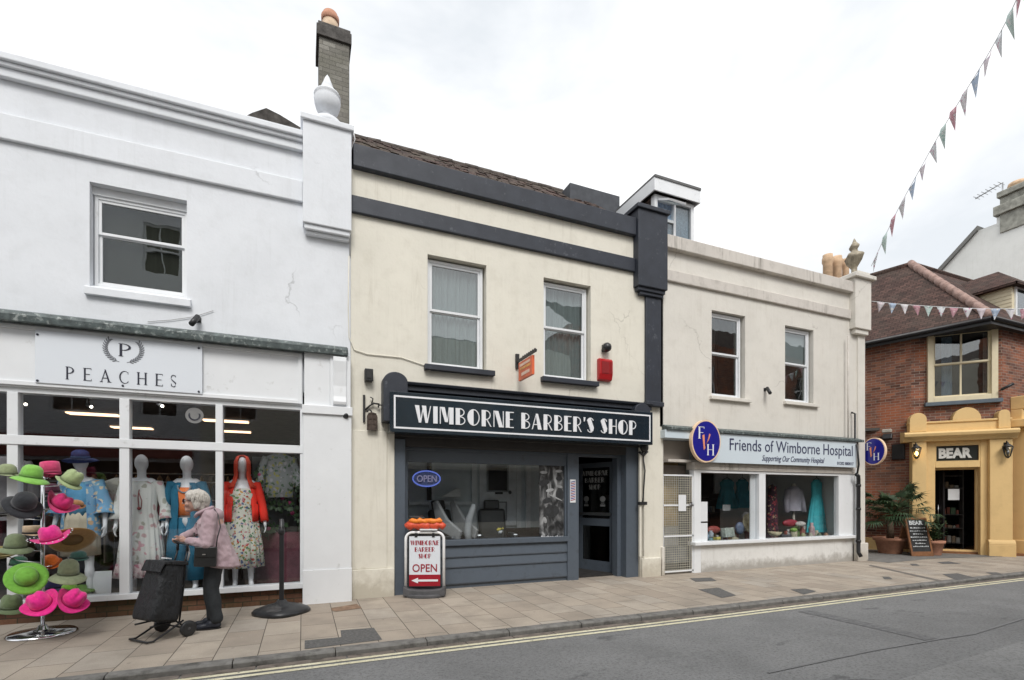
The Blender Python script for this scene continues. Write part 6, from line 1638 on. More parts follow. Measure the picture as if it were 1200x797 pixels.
# rails with hanging garments at the back of the shop
random.seed(17)
gm=[simple('garment_%d'%i,tuple(x*2.0 for x in c),.9,var=.25,scale=6,bmp=0) for i,c in enumerate([(.10,.05,.04),(.04,.05,.09),(.16,.13,.09),(.07,.06,.05),(.18,.15,.12),(.03,.07,.07),(.13,.03,.04),(.09,.10,.11)])]
for (x0,x1,y,zr) in ((-4.6,-1.0,2.0,1.75),(-3.4,-.9,1.35,1.45),(-5.2,-.6,3.6,1.95)):
    t=thing('clothes_rail','metal clothes rail full of garments at %s of the dress shop'%({2.0:'middle depth',1.35:'the front',3.6:'the back'}[y]),'clothes rail',((x0+x1)/2,y,.2))
    q=MB(); q.tube([(x0,y,.2),(x0,y,zr),(x1,y,zr),(x1,y,.2)],.014,8); q.build('rail',M['steel'],t)
    x=x0+.12
    while x<x1-.1:
        hgt=random.uniform(.75,1.1); w=random.uniform(.16,.22); g=MB()
        loft(g,[(x,y,zr-.05-hgt,.035,w,.0),(x,y,zr-.3,.03,w,.0),(x,y,zr-.1,.025,w*.8,0),(x,y,zr-.03,.01,.02,0)],10,3,.1)
        tag(g.build('garment',random.choice(gm)),'dark garment hanging on a rail inside the dress shop','garment','garments on the dress shop rails'); x+=random.uniform(.12,.2)
# ceiling lights
def ceil_light(u0,u1,v,zc=2.84,label='',k=4.0,w=.10):
    p0=CAMP+ray(u0,v)*((zc-H0)/ray(u0,v).z); p1=CAMP+ray(u1,v)*((zc-H0)/ray(u1,v).z)
    x0,x1=sorted((p0.x,p1.x)); y=(p0.y+p1.y)/2
    t=thing('ceiling_light',label,'ceiling light',((x0+x1)/2,y,zc),'long lit ceiling lights in the dress shop')
    MB().box(x0,x1,y-w,y+w,zc-.02,zc-.002).build('diffuser',emit('warm_tube',(1,.62,.36),k*.5),t); MB().box(x0-.02,x1+.02,y-w-.02,y+w+.02,zc-.001,zc+.02).build('housing',M['white_wood'],t)
for i,(u0,u1,v,l) in enumerate(((84,136,485,'lit ceiling panel, leftmost of the long ones in the dress shop'),(134,176,501,'lit ceiling panel low behind the post above the second mannequin'),(240,290,493,'lit ceiling panel at the right, upper of two above the red mannequin'),(262,293,505.5,'lit ceiling panel at the right, lower of two above the red mannequin'))):
    ceil_light(u0,u1,v,2.84,l)
for i,(u,v) in enumerate(((25,471),(102,474),(185,473))):
    p0=CAMP+ray(u,v)*((2.72-H0)/ray(u,v).z)
    t=thing('spot_light',['small ceiling spotlight nearest the left post of the dress shop','small ceiling spotlight between the two left posts of the dress shop','small ceiling spotlight over the pale long dress'][i],'light',p0)
    q=MB(); q.tube([p0,p0+Vector((.05,-.03,-.03))],.025,8); q.tube([p0+Vector((0,0,.0)),p0+Vector((0,0,.11))],.008,6); q.build('body',M['steel'],t)
    q=MB(); q.ball(p0+Vector((.055,-.033,-.033)),.018,8,6); q.build('bulb',emit('spot_bulb',(1,.9,.75),5),t)
# round glass sticker high in the shop window
Y=.018; x_,z_=S(228,487,Y); t=thing('window_sticker','round pale grey sticker with a wreath on the upper pane above the teal mannequin','sticker',(x_,Y,z_))
q=MB(); q.prism_y([(x_+.105*math.cos(R(k)),z_+.105*math.sin(R(k))) for k in range(0,360,15)],Y-.003,Y-.0005); q.build('disc',simple('frosted_sticker',(.20,.20,.20),.6,bmp=0),t)
q=MB(); 
for k in range(18):
    a_=R(-200+k*13); q.cbox((x_+.06*math.cos(a_),Y-.005,z_+.06*math.sin(a_)),(.022,.003,.008),ry=-a_+.6)
q.build('wreath',M['letter_black'],t)

# ================================================================== HATS
rk=on_ground(50,743); rk.z=0
t=thing('hat_stand','chrome hat stand on a round chrome base in front of the dress shop','hat stand',rk)
q=MB(); q.lathe([(.30,0),(.305,.012),(.28,.03),(.12,.045),(.05,.06),(.035,.10),(0,.10)],rk,36); q.build('base',M['chrome'],t)
q=MB(); q.tube([(rk.x,rk.y,.05),(rk.x,rk.y,1.70)],.019,14); q.ball((rk.x,rk.y,1.71),.025); q.build('pole',M['chrome'],t)
tR=5.47
V_=Vector((SN,CS,0)); Rt=Vector((CS,-SN,0))
TS=R(100)
hatspec=[
 # u, v(brim centre), t, R, crown r, h, pitch(toward camera), roll, col, opts, label
 (9,556,5.75,.155,.085,.105,4,2,(.27,.32,.17),{},'sage green felt hat at the top left of the stand'),
 (36,560,5.25,.20,.092,.12,4,-10,(.22,.50,.08),dict(droop=.25),'bright lime green felt hat at the top of the stand'),
 (60,556,5.62,.105,.088,.12,-8,6,(.72,.07,.20),dict(flat=True),'bright pink crown-shaped hat at the top right of the pole'),
 (81,565,5.40,.16,.088,.13,14,-32,(.32,.40,.19),dict(droop=.1,dent=.02),'pale green tilted fedora, topmost on the right'),
 (27,592,5.15,.205,.10,.12,36,-20,(.016,.018,.023),dict(droop=.1),'wide black hat tipped to show its underside'),
 (40,601,5.45,.13,.085,.08,-20,10,(.12,.15,.04),{},'olive hat tucked beneath the black one'),
 (69,592,5.40,.19,.088,.12,22,-38,(.60,.02,.16),dict(side=.55,dent=.03),'magenta cowboy hat with curled brim beside the pole, upper right'),
 (90,592,5.7,.10,.06,.05,15,-14,(.42,.20,.08),{},'small tan hat brim peeping out beyond the magenta cowboy hat'),
 (38,626,5.70,.125,.085,.085,0,0,(.55,.42,.28),dict(flat=True),'natural straw boater with a black band'),
 (18,642,5.30,.185,.092,.13,3,-2,(.19,.24,.13),dict(droop=.25),'sage green felt hat at mid height on the left'),
 (61,632,5.12,.20,.092,.13,8,16,(.72,.02,.24),dict(side=.25,dent=.025),'magenta fedora with a studded brim at mid height'),
 (85,633,5.42,.255,.10,.11,-38,10,(.34,.20,.065),dict(curl=.05),'very wide tan straw hat tipped up on the right'),
 (3,652,5.65,.16,.085,.10,-10,6,(.25,.20,.06),{},'mustard hat half hidden at the left edge'),
 (22,662,5.70,.115,.08,.085,0,0,(.015,.09,.05),{},'dark bottle green hat on the left'),
 (63,661,5.62,.105,.075,.10,18,32,(.80,.17,.02),{},'small bright orange hat beside the pole'),
 (80,673,5.35,.20,.09,.14,8,-4,(.25,.29,.17),dict(droop=.35),'floppy sage hat at lower mid height on the right'),
 (31,677,5.15,.215,.095,.085,52,0,(.17,.43,.05),{},'bright lime wide brimmed hat tipped to show its round top'),
 (62,690,5.70,.15,.08,.08,-5,0,(.03,.025,.10),{},'dark navy hat behind the pole, second tier from the bottom'),
 (81,692,5.66,.10,.07,.07,0,0,(.20,.44,.05),{},'small lime green hat behind the lower magenta hats'),
 (13,713,5.30,.185,.09,.135,4,-3,(.13,.18,.085),dict(droop=.12,dent=.02),'dark sage fedora, lowest on the left'),
 (49,708,5.10,.20,.092,.13,28,30,(.80,.015,.26),dict(side=.3,dent=.03),'magenta fedora, lowest on the left of the pole'),
 (6,603,5.8,.13,.08,.10,-6,4,(.05,.05,.045),{},'charcoal hat half hidden behind the wide black one'),
 (60,577,5.78,.12,.08,.09,0,0,(.10,.02,.05),{},'dark wine hat in shadow under the bright pink one'),
 (31,690,5.75,.12,.08,.09,0,0,(.05,.035,.03),{},'dark brown hat behind the lower lime hat'),
 (92,655,5.8,.12,.08,.08,0,0,(.03,.10,.08),{},'small bottle green hat under the wide tan straw one'),
 (83,705,5.22,.19,.092,.13,28,-40,(.76,.015,.24),dict(side=.3,dent=.03),'magenta fedora, lowest on the right of the pole'),
]
prong=MB()
for i,(u,v,tt,RR,cr,chh,pit,rol,col,op,lab) in enumerate(hatspec):
    p=at(u,v,tt); vd=ray(u,583).normalized(); rr_=Vector((vd.y,-vd.x,0))
    MM=Matrix.Translation(p)@Matrix(((rr_.x,vd.x,0,0),(rr_.y,vd.y,0,0),(0,0,1,0),(0,0,0,1)))@Matrix.Rotation(R(-rol),4,'Y')@Matrix.Rotation(R(pit),4,'X')
    th=thing('felt_hat' if 'straw' not in lab else 'straw_hat',lab,'hat',p)
    b,c,d=hat_mesh(0,0,0,0,MM,RR*.80,cr*.98,chh*1.15,**op)
    m_=simple('felt_%02d'%i,col,.9,var=.14,scale=30,bmp=.35,bs=140,sheen=.3)
    b.build('brim',m_,th); c.build('crown',m_,th)
    bc=(.02,.02,.02) if 'boater' in lab else tuple(min(1,x*.5+.01) for x in col)
    if 'black' in lab and 'boater' not in lab: bc=(.05,.05,.055)
    d.build('band',simple('hat_band_%02d'%i,bc,.7,bmp=0),th)
    if 'studded' in lab:
        s_=MB(MM)
        for k in range(24):
            a_=2*PI*k/24; s_.ball((RR*.9*math.cos(a_),RR*1.0*math.sin(a_),.012+.25*RR*.8*math.cos(a_)**2),.006,6,4)
        s_.build('studs',M['letter_white'],th)
    z=p.z-.01; prong.tube([(rk.x,rk.y,z-.04),(rk.x+(p.x-rk.x)*.6,rk.y+(p.y-rk.y)*.6,z-.03),(p.x,p.y,z+.03)],.005,6)
prong.build('prongs',M['chrome'],t)

# ================================================================== PERSON
fx=on_ground(250,735); ox,oy=fx.x,fx.y
def Lc(f,l,z): return Vector((ox-f, oy-l, z))   # f forward (towards -x), l to the near side (her left), z up
sk=[]
hd=Lc(.185,.0,1.455)
rotH=Matrix.Rotation(R(-24),3,'Y')
sk.append(('er',hd,(.098,.074,.118),rotH))
sk.append(('er',hd+Vector((.02,0,.02)),(.095,.078,.095),rotH))
sk+= [(Lc(.13,0,1.39),.052,Lc(.04,0,1.30),.058)]
# face: nose, brow, lips, chin, ears
sk+= [(hd+Vector((-.088,0,.012)),.010,hd+Vector((-.112,0,-.020)),.014),(hd+Vector((-.086,0,-.052)),.013,hd+Vector((-.090,0,-.066)),.012),
      (hd+Vector((-.070,0,-.092)),.026,hd+Vector((-.04,0,-.085)),.035),(hd+Vector((-.082,-.03,.028)),.011,hd+Vector((-.082,.03,.028)),.011)]
for s_ in (-1,1):
    sk.append(('e',hd+Vector((.018,s_*.074,-.005)),(.02,.010,.03)))
    sk.append(('e',hd+Vector((-.062,s_*.038,-.03)),(.03,.028,.03)))
# torso, arms, hands, legs
sh_n,sh_f=Lc(.01,.16,1.285),Lc(.06,-.15,1.28)
el_n,wr_n=Lc(.03,.26,.985),Lc(.235,.12,1.02)
el_f,wr_f=Lc(.19,-.20,1.10),Lc(.315,-.02,1.045)
sk+= [(Lc(0,-.13,1.25),.06,Lc(-.0,.13,1.25),.06),('e',Lc(-.0,0,1.14),(.12,.155,.17)),('e',Lc(-.03,0,.93),(.13,.16,.16)),
      (sh_n,.05,el_n,.04),(el_n,.038,wr_n,.024),(sh_f,.05,el_f,.04),(el_f,.038,wr_f,.024)]
kn_n,an_n=Lc(.01,.085,.47),Lc(-.045,.09,.09)
kn_f,an_f=Lc(.05,-.085,.47),Lc(.02,-.085,.09)
sk+= [(Lc(-.03,.085,.84),.085,kn_n,.055),(kn_n,.055,an_n,.036),(Lc(-.03,-.085,.84),.085,kn_f,.055),(kn_f,.055,an_f,.036)]
sk+= hand_prims(wr_n,(wr_n-el_n)*.3+Vector((-.12,.02,-.02)),(0,-.2,1),.82,.0105,.9)
sk+= hand_prims(wr_f,(wr_f-el_f)*.5+Vector((-.05,.0,-.06)),(0,-.3,1),.82,.0105,1.0)
t=thing('person','stooping woman with short white hair, lilac jacket and dark trousers pushing a trolley','person',(ox,oy,0))
b=blob(sk,.0065,2)
mskin,nt,out=new_mat('skin'); c=ramp(nt,noise_t(nt,coords(nt,'World'),30,4),[(.3,(.46,.27,.21)),(.7,(.58,.37,.30))]); p_=pbsdf(nt,out,c,.5); p_.inputs['Subsurface Weight'].default_value=.08; p_.inputs['Subsurface Radius'].default_value=(.01,.004,.002)
b.build('body',mskin,t)
# eyes, lips, glasses
q=MB(); 
for s_ in (-1,1): q.ball(hd+Vector((-.083,s_*.030,.008)),.012,10,7)
q.build('eyes',M['letter_white'],t)
q=MB(); q.tube([hd+Vector((-.098,-.02,-.058)),hd+Vector((-.105,0,-.058)),hd+Vector((-.098,.02,-.058))],.0045,6); q.build('lips',simple('lips',(.38,.12,.10),.5,bmp=0),t)
q=MB()
for s_ in (-1,1):
    q.tube([hd+Vector((-.102+.004*math.cos(a),s_*.034+.027*math.cos(a),.008+.021*math.sin(a))) for a in [R(k) for k in range(0,361,30)]],.0032,6)
    q.tube([hd+Vector((-.10,s_*.062,.014)),hd+Vector((-.04,s_*.082,.014)),hd+Vector((.02,s_*.084,.012))],.0032,6)
    q.prism_z([(hd.x-.1025,hd.y+s_*.034-.025),(hd.x-.1005,hd.y+s_*.034-.025),(hd.x-.1005,hd.y+s_*.034+.025),(hd.x-.1025,hd.y+s_*.034+.025)],hd.z-.010,hd.z+.026)
q.build('glasses',simple('dark_purple_glasses',(.035,.012,.025),.25,bmp=0),t)
# hair: soft white bob
hp=[('er',hd+Vector((.028,0,.035)),(.108,.092,.105),rotH),('er',hd+Vector((.06,0,-.01)),(.085,.090,.10),rotH),('er',hd+Vector((.07,0,-.055)),(.058,.078,.07),rotH),
    ('er',hd+Vector((-.035,0,.088)),(.062,.070,.038),rotH),('e',hd+Vector((-.03,-.068,.05)),(.04,.022,.04)),('e',hd+Vector((-.03,.068,.05)),(.04,.022,.04)),
    ('e',hd+Vector((.03,-.078,-.035)),(.035,.02,.055)),('e',hd+Vector((.03,.078,-.035)),(.035,.02,.055))]
hb=blob(hp,.008,3)
hb.v=[p+(p-hd).normalized()*(.010*noise.noise(Vector((p.x*30,p.y*50,p.z*10)))+.006*noise.noise(Vector((p.x*90,p.y*140,p.z*25)))) for p in hb.v]
mh,nt,out=new_mat('white_hair'); v=coords(nt,'World',scale=(60,60,14)); n_=noise_t(nt,v,1.5,5,.7); c=ramp(nt,n_,[(.3,(.33,.30,.26)),(.6,(.62,.59,.54))]); pbsdf(nt,out,c,.7,nrm=bump(nt,n_,.8,.01)); ho=hb
random.seed(77)
for i in range(420):
    a0=random.uniform(0,2*PI); e0_=random.uniform(.25,1.45); pts=[]
    sw=random.uniform(-.25,.25); dl=random.uniform(.5,1.15); kk=random.uniform(1.02,1.09)
    for j in range(6):
        ee=e0_-dl*j/5; aa=a0+sw*j/5
        cxh=math.cos(ee)*math.cos(aa); 
        if cxh<-.45 and ee<.55: break
        pts.append(hd+Vector((.035,0,.012))+Vector((.108*kk*cxh,.092*kk*math.cos(ee)*math.sin(aa),.112*kk*math.sin(ee)+(.02 if ee<-.2 else 0)*0)))
    if len(pts)>2: ho.tube(pts,[.0045]*(len(pts)-1)+[.001],4)
ho.build('hair',mh,t)
# jacket
jk=[(Lc(.03,-.12,1.265),.078,Lc(.01,.12,1.265),.078),*[('er',Lc(.03-.105*k/14,0,1.20-.47*k/14),(.135+.07*k/14,.19+.035*k/14,.09 if k<13 else .05),Matrix.Rotation(R(8),3,'Y')) for k in range(15)],('er',Lc(-.01,0,1.29),(.10,.13,.085),Matrix.Rotation(R(-30),3,'Y')),
    (Lc(.07,0,1.33),.070,Lc(.04,0,1.29),.095),
    (sh_n,.082,el_n,.064),(el_n,.062,wr_n+(el_n-wr_n)*.10,.046),(sh_f,.078,el_f,.062),(el_f,.060,wr_f+(el_f-wr_f)*.12,.045)]
jb=blob(jk,.011,7)
def fold(p):
    w=.008*noise.noise(Vector((p.x*11,p.y*11,p.z*3)))+.007*noise.noise(Vector((p.x*20+p.z*14,p.y*20,p.z*16-p.x*10)))
    return p+Vector((p.x-(ox+.02),p.y-oy,0)).normalized()*w*1.6
jb.v=[fold(p) for p in jb.v]
mj,nt,out=new_mat('lilac_jacket'); vv=coords(nt,'World'); c=ramp(nt,noise_t(nt,vv,5,5),[(.3,(.38,.27,.30)),(.7,(.49,.365,.395))]); pbsdf(nt,out,c,.85,sheen=.2,nrm=bump(nt,noise_t(nt,coords(nt,'World',scale=(1.6,1.6,.7)),9,5,.6),.9,.03)); jo=jb.build('jacket',mj,t)
q=MB()
for k in range(8): q.ball(Lc(.168-.003*k,.01,1.20-k*.06),.008,6,5)
q.build('buttons',simple('dark_buttons',(.15,.08,.10),.4,bmp=0),jo)
q=MB(); q.tube([Lc(.17,-.04,1.30),Lc(.175,.0,1.285),Lc(.15,.06,1.315),Lc(.07,.09,1.355),Lc(.01,.04,1.385),Lc(.01,-.04,1.385),Lc(.08,-.09,1.345),Lc(.17,-.04,1.30)],.020,8); q.build('collar',mj,jo)
# trousers
tk=[(Lc(-.03,.08,.84),.105,Lc(.005,.085,.47),.078),(Lc(.005,.085,.47),.078,Lc(-.045,.09,.12),.07),(Lc(-.03,-.08,.84),.105,Lc(.045,-.085,.47),.078),(Lc(.045,-.085,.47),.078,Lc(.015,-.085,.12),.07),('e',Lc(-.035,0,.85),(.135,.18,.12))]
tb=blob(tk,.011,2); tb.v=[p+Vector((1,.3,0))*.012*noise.noise(Vector((p.x*14,p.y*14,p.z*7))) for p in tb.v if True]
tb.build('trousers',simple('charcoal_trousers',(.022,.026,.030),.85,var=.2,scale=9,bmp=.3),t)
for (c_,l) in ((Lc(.02,.09,0),.09),(Lc(.085,-.085,0),-.085)):
    sb=blob([(c_+Vector((.075,0,.05)),.040,c_+Vector((-.08,0,.035)),.033),(c_+Vector((.07,0,.085)),.042,c_+Vector((.0,0,.06)),.040),(c_+Vector((-.08,0,.035)),.036,c_+Vector((-.12,0,.030)),.028)],.009,2)
    sb.v=[Vector((p.x,p.y,max(p.z,.012))) for p in sb.v]
    s_=sb.build('shoe',simple('dark_navy_shoe',(.018,.022,.034),.5,var=.2),t)
    q=MB(); q.prism_z([(c_.x+.12*math.cos(a)-.022+(.012 if math.cos(a)>0 else 0),c_.y+.045*math.sin(a)) for a in [R(k) for k in range(0,360,20)]],.0,.018); q.build('sole',M['black'],s_)
# handbag worn across the body
t=thing('handbag','small black leather handbag hanging at the hip of the lilac jacket','handbag',Lc(.03,.24,.8))
c_=Lc(.035,.262,.845)
q=MB(); q.cbox(c_,(.215,.065,.22),ry=R(3)); q.build('bag',M['leather'],t,bevel=.014)
q=MB(); q.cbox(c_+Vector((0,-.037,.055)),(.20,.012,.11),ry=R(3)); fl=q.build('flap',M['leather'],t,bevel=.006)
q=MB(); q.cbox(c_+Vector((-.01,-.047,.03)),(.03,.006,.012)); q.build('clasp',M['chrome'],fl)
q=MB(); q.tube([c_+Vector((.10,-.0,.10)),Lc(-.075,.255,1.05),Lc(-.10,.215,1.17),Lc(-.07,.16,1.30),Lc(-.02,.08,1.37)],.007,6); q.tube([c_+Vector((-.10,.02,.10)),Lc(.16,.19,.99),Lc(.175,.08,1.10)],.007,6); q.build('strap',M['leather'],t)

# ================================================================== SHOPPING TROLLEY
Wd=Vector((-.68,.73,0)).normalized(); Nd=Vector((-.73,-.68,0)).normalized()   # Nd = front
cb=Vector((-1.345,-1.27,0))
MT=Matrix(((-Wd.x,-Nd.x,0,cb.x),(-Wd.y,-Nd.y,0,cb.y),(0,0,1,0),(0,0,0,1)))
# local x = -Wd (towards camera right), local y = back (away from front), z up
t=thing('shopping_trolley','black two wheeled fabric shopping trolley pushed by the woman','shopping trolley',tuple(cb))
lean=R(-12)
ML=MT@Matrix.Translation((0,.0,.17))@Matrix.Rotation(lean,4,'X')
q=MB(ML); q.sm=True
rings=[]; n=44
def sq(w,d,an,p=.35): 
    c,s=math.cos(an),math.sin(an); return (w*math.copysign(abs(c)**p,c), d*math.copysign(abs(s)**p,s))
zs=[0,.03,.12,.25,.40,.52,.58,.60]; ws=[.185,.195,.195,.18,.165,.155,.15,.14]; ds=[.14,.15,.15,.145,.135,.125,.12,.10]
vs=[]
for z,w,d in zip(zs,ws,ds):
    for k in range(n):
        x_,y_=sq(w,d,2*PI*k/n); wob=.010*math.sin(z*17+k*.7)+.006*math.sin(z*31+k*1.9)
        vs.append((x_*(1+wob),y_*(1+wob*2)-.14,z+.012*math.sin(k*.5)*(z>.05)))
q._add(vs,[(i*n+k,i*n+(k+1)%n,(i+1)*n+(k+1)%n,(i+1)*n+k) for i in range(len(zs)-1) for k in range(n)]+[tuple(range(n-1,-1,-1)),tuple(range((len(zs)-1)*n,len(zs)*n))])
mbag,nt,out=new_mat('black_trolley_fabric'); vv=coords(nt,'World'); pbsdf(nt,out,ramp(nt,noise_t(nt,vv,7,4),[(.3,(.006,.007,.009)),(.7,(.013,.015,.018))]),.62,nrm=bump(nt,noise_t(nt,coords(nt,'World',scale=(1.5,1.5,.8)),8,5,.6),1.0,.04)); q.build('bag',mbag,t)
q=MB(ML); q.prism_x([(-.30,.50),(-.27,.62),(-.02,.64),(-.01,.60),(-.26,.585),(-.285,.50)],-.165,.165); q.build('flap',mbag,t,bevel=.01)
q=MB(ML); q.cbox((0,-.16,.653),(.10,.05,.012)); q.build('label_patch',M['paper'],t)
q=MB(MT); 
for s_ in (-1,1):
    q.tube([(s_*.16,.06,.17),(s_*.15,-.02,.12),(s_*.15,-.24,.015),(s_*.15,-.30,.02)] if True else [],.011,8)
    q.tube([(s_*.15,.07,.10),(s_*.13,.0,.17),(s_*.13,-.26,.165)],.010,8)
q.tube([(-.15,-.30,.02),(.15,-.30,.02)],.011,8); q.tube([(-.21,.07,.085),(.21,.07,.085)],.010,8)
hb_=MT.inverted()@((wr_n+wr_f)/2+Vector((-.06,0,-.02)))
q.tube([(-.12,.04,.15),(-.10,hb_.y*.55+.02,.55),(-.09,hb_.y*.8,.80),(-.085,hb_.y,hb_.z-.10)],.009,8); q.tube([(.12,.04,.15),(.10,hb_.y*.55+.02,.55),(.09,hb_.y*.8,.80),(.085,hb_.y,hb_.z-.10)],.009,8)
q.build('frame',M['black'],t)
gl_=MT.inverted()@(wr_f+Vector((-.075,-.02,-.025))); gr_=MT.inverted()@(wr_n+Vector((-.075,.0,-.02)))
q=MB(MT); q.tube([(-.085,hb_.y,hb_.z-.10),(-.075,hb_.y-.005,hb_.z-.03),gl_,gr_,(.08,hb_.y,hb_.z-.03),(.085,hb_.y,hb_.z-.10)],.013,8); q.build('handle',M['black_plastic'],t)
for s_ in (-1,1):
    MW=MT@Matrix.Translation((s_*.225,.07,.085))@Matrix.Rotation(PI/2,4,'Y')
    q=MB(MW); q.lathe([(.045,-.018),(.078,-.02),(.085,-.012),(.085,.012),(.078,.02),(.045,.018)],(0,0,0),28); w_=q.build('wheel',M['black_plastic'],t)
    q=MB(MW); q.lathe([(.0,-.02),(.046,-.014),(.05,0),(.046,.014),(0,.02)],(0,0,0),20); q.build('hub',simple('grey_hub',(.07,.07,.075),.5),w_)
# dangling white strap and dark jacket
q=MB(); p0=wr_n+Vector((.01,-.03,-.05)); q.tube([p0,p0+Vector((.015,0,-.09)),p0+Vector((.0,.0,-.17))],.010,6); tag(q.build('wrist_strap',M['paper']),'short white strap dangling under the near sleeve of the woman','strap')

# ================================================================== BARBER INTERIOR
random.seed(12)
def barber_chair(u,y,label,white,rz):
    x=X(u,y); t=thing('barber_chair',label,'chair',(x,y,.03)); MM=Matrix.Translation((x,y,.03))@Matrix.Rotation(rz,4,'Z')
    q=MB(MM); q.lathe([(.30,0),(.30,.03),(.06,.06),(.05,.40)],(0,0,0),20); q.build('pedestal',M['chrome'],t)
    q=MB(MM); q.cbox((0,0,.50),(.56,.56,.16)); q.build('seat',M['leather'],t,bevel=.05)
    q=MB(MM); q.cbox((0,.28,.92),(.52,.14,.68),rx=R(-12)); q.build('backrest',M['leather'],t,bevel=.05)
    q=MB(MM); q.cbox((0,.36,1.33),(.30,.10,.18),rx=R(-12)); q.build('headrest',M['leather'],t,bevel=.03)
    for s_ in (-1,1):
        q=MB(MM); q.cbox((s_*.33,-.02,.78),(.09,.50,.07)); q.box(s_*.33-.02,s_*.33+.02,-.1,-.04,.45,.76); q.build('armrest',M['steel'],t,bevel=.02)
    if white:
        q=MB(MM); q.prism_x([(-.35,.90),(-.05,1.10),(.18,1.42),(.27,1.38),(.16,.92),(-.30,.74)],-.27,-.20); q.prism_x([(-.35,.90),(-.05,1.10),(.18,1.42),(.27,1.38),(.16,.92),(-.30,.74)],.20,.27); q.build('side_panel',simple('white_leather',(.38,.38,.38),.4),t,bevel=.015)
barber_chair(532,.75,'barber chair with white side panels, left of the two in the barber window',True,R(35))
barber_chair(580,.85,'plain dark barber chair in front of the pale door imitating a reflection',False,R(-10))
# white towel shape on the chair back
x=X(552,.6); q=MB(); q.tube([(x-.03,.6,.62),(x-.06,.62,.9),(x-.04,.61,1.1),(x+.03,.6,1.30),(x+.05,.6,1.38)],[.05,.07,.06,.05,.03],12); tag(q.build('towel',simple('white_towel',(.42,.43,.44),.8)),'pale towel draped upright over the arm of the left barber chair','towel')
x=X(521,1.15); q=MB(); q.prism_y([(x-.1,1.50),(x+.32,1.50),(x+.30,1.66),(x+.22,1.68),(x+.05,1.58)],1.15,1.2); tag(q.build('gown',simple('pale_gown',(.6,.62,.62),.8),bevel=.02),'folded pale gown on the ledge behind the left barber chair','gown')
x,z=S(586,622,.4); q=MB(); 
t=thing('flower_pot','small pot of yellow flowers on the barber window ledge','flowers',(x,.4,z-.06))
q=MB(); q.lathe([(.03,z-.05),(.045,z+.0),(0,z)],(x,.4,0),12); q.build('pot',M['paper'],t)
q=MB(); 
for k in range(7): q.ball((x+random.uniform(-.05,.05),.4+random.uniform(-.03,.03),z+random.uniform(.0,.05)),.018,6,5)
q.build('blooms',simple('yellow_blooms',(.6,.5,.08),.7),t)

# ================================================================== CHARITY SHOP DISPLAY
DZ=.5
x=X(930,.75)
t=thing('jumper_display','pale lilac jumper on a headless bust stand in the charity shop window','clothing',(x,.75,.5)); 
pl=simple('lilac_grey_knit',(.44,.43,.50),.9,var=.1)
zt=S(930,572,.75)[1]
q=MB(); loft(q,[(x,.75,zt-.55,.22,.12,.02),(x,.75,zt-.3,.21,.12,.02),(x,.75,zt-.08,.23,.12,.0),(x,.75,zt-.0,.16,.09,0),(x,.75,zt+.04,.07,.06,0)],40,9,.02); q.build('jumper',pl,t)
q=MB(); 
for s_ in (-1,1): q.tube([(x+s_*.19,.75,zt-.05),(x+s_*.27,.74,zt-.3),(x+s_*.30,.70,zt-.58)],[.075,.07,.055],12)
q.build('sleeve',pl,t)
q=MB(); q.ball((x,.75,zt+.06),(.055,.055,.06)); q.tube([(x,.75,.5),(x,.75,zt-.5)],.03,10); q.lathe([(.16,.5),(.15,.53),(0,.54)],(x,.75,0),20); q.build('stand',simple('cream_bust',(.5,.48,.42),.7),t)
def gown(u,v,y,w,h,col,label,flare=.5):
    x,z=S(u,v,y); t=thing('hanging_dress',label,'dress',(x,y,z-h)); q=MB()
    m=simple(label.split()[0]+'_dress_cloth',col,.8,var=.2,scale=5)
    loft(q,[(x,y,z-h,w*(.5+flare),.12,.08),(x,y,z-h*.6,w*(.42+flare*.5),.10,.06),(x,y,z-h*.3,w*.36,.08,.02),(x,y,z-.08,w*.42,.07,0),(x,y,z,w*.2,.04,0)],60,13,.05); q.build('body',m,t)
    q=MB(); q.tube([(x-w*.3,y,z-.02),(x,y,z+.05),(x+w*.3,y,z-.02)],.008,6); q.tube([(x,y,z+.05),(x,y,z+.14)],.004,6); q.build('hanger',M['black'],t)
gown(957,562,.6,.42,1.28,(.06,.46,.52),'turquoise chiffon dress hanging at the right of the charity shop window',.28)
gown(852,562,1.6,.55,.72,(.04,.22,.28),'dark teal blouse on the left of the rear display',.1)
gown(870,562,1.7,.5,.72,(.05,.26,.34),'teal blouse hanging second along the rear display',.1)
random.seed(6)
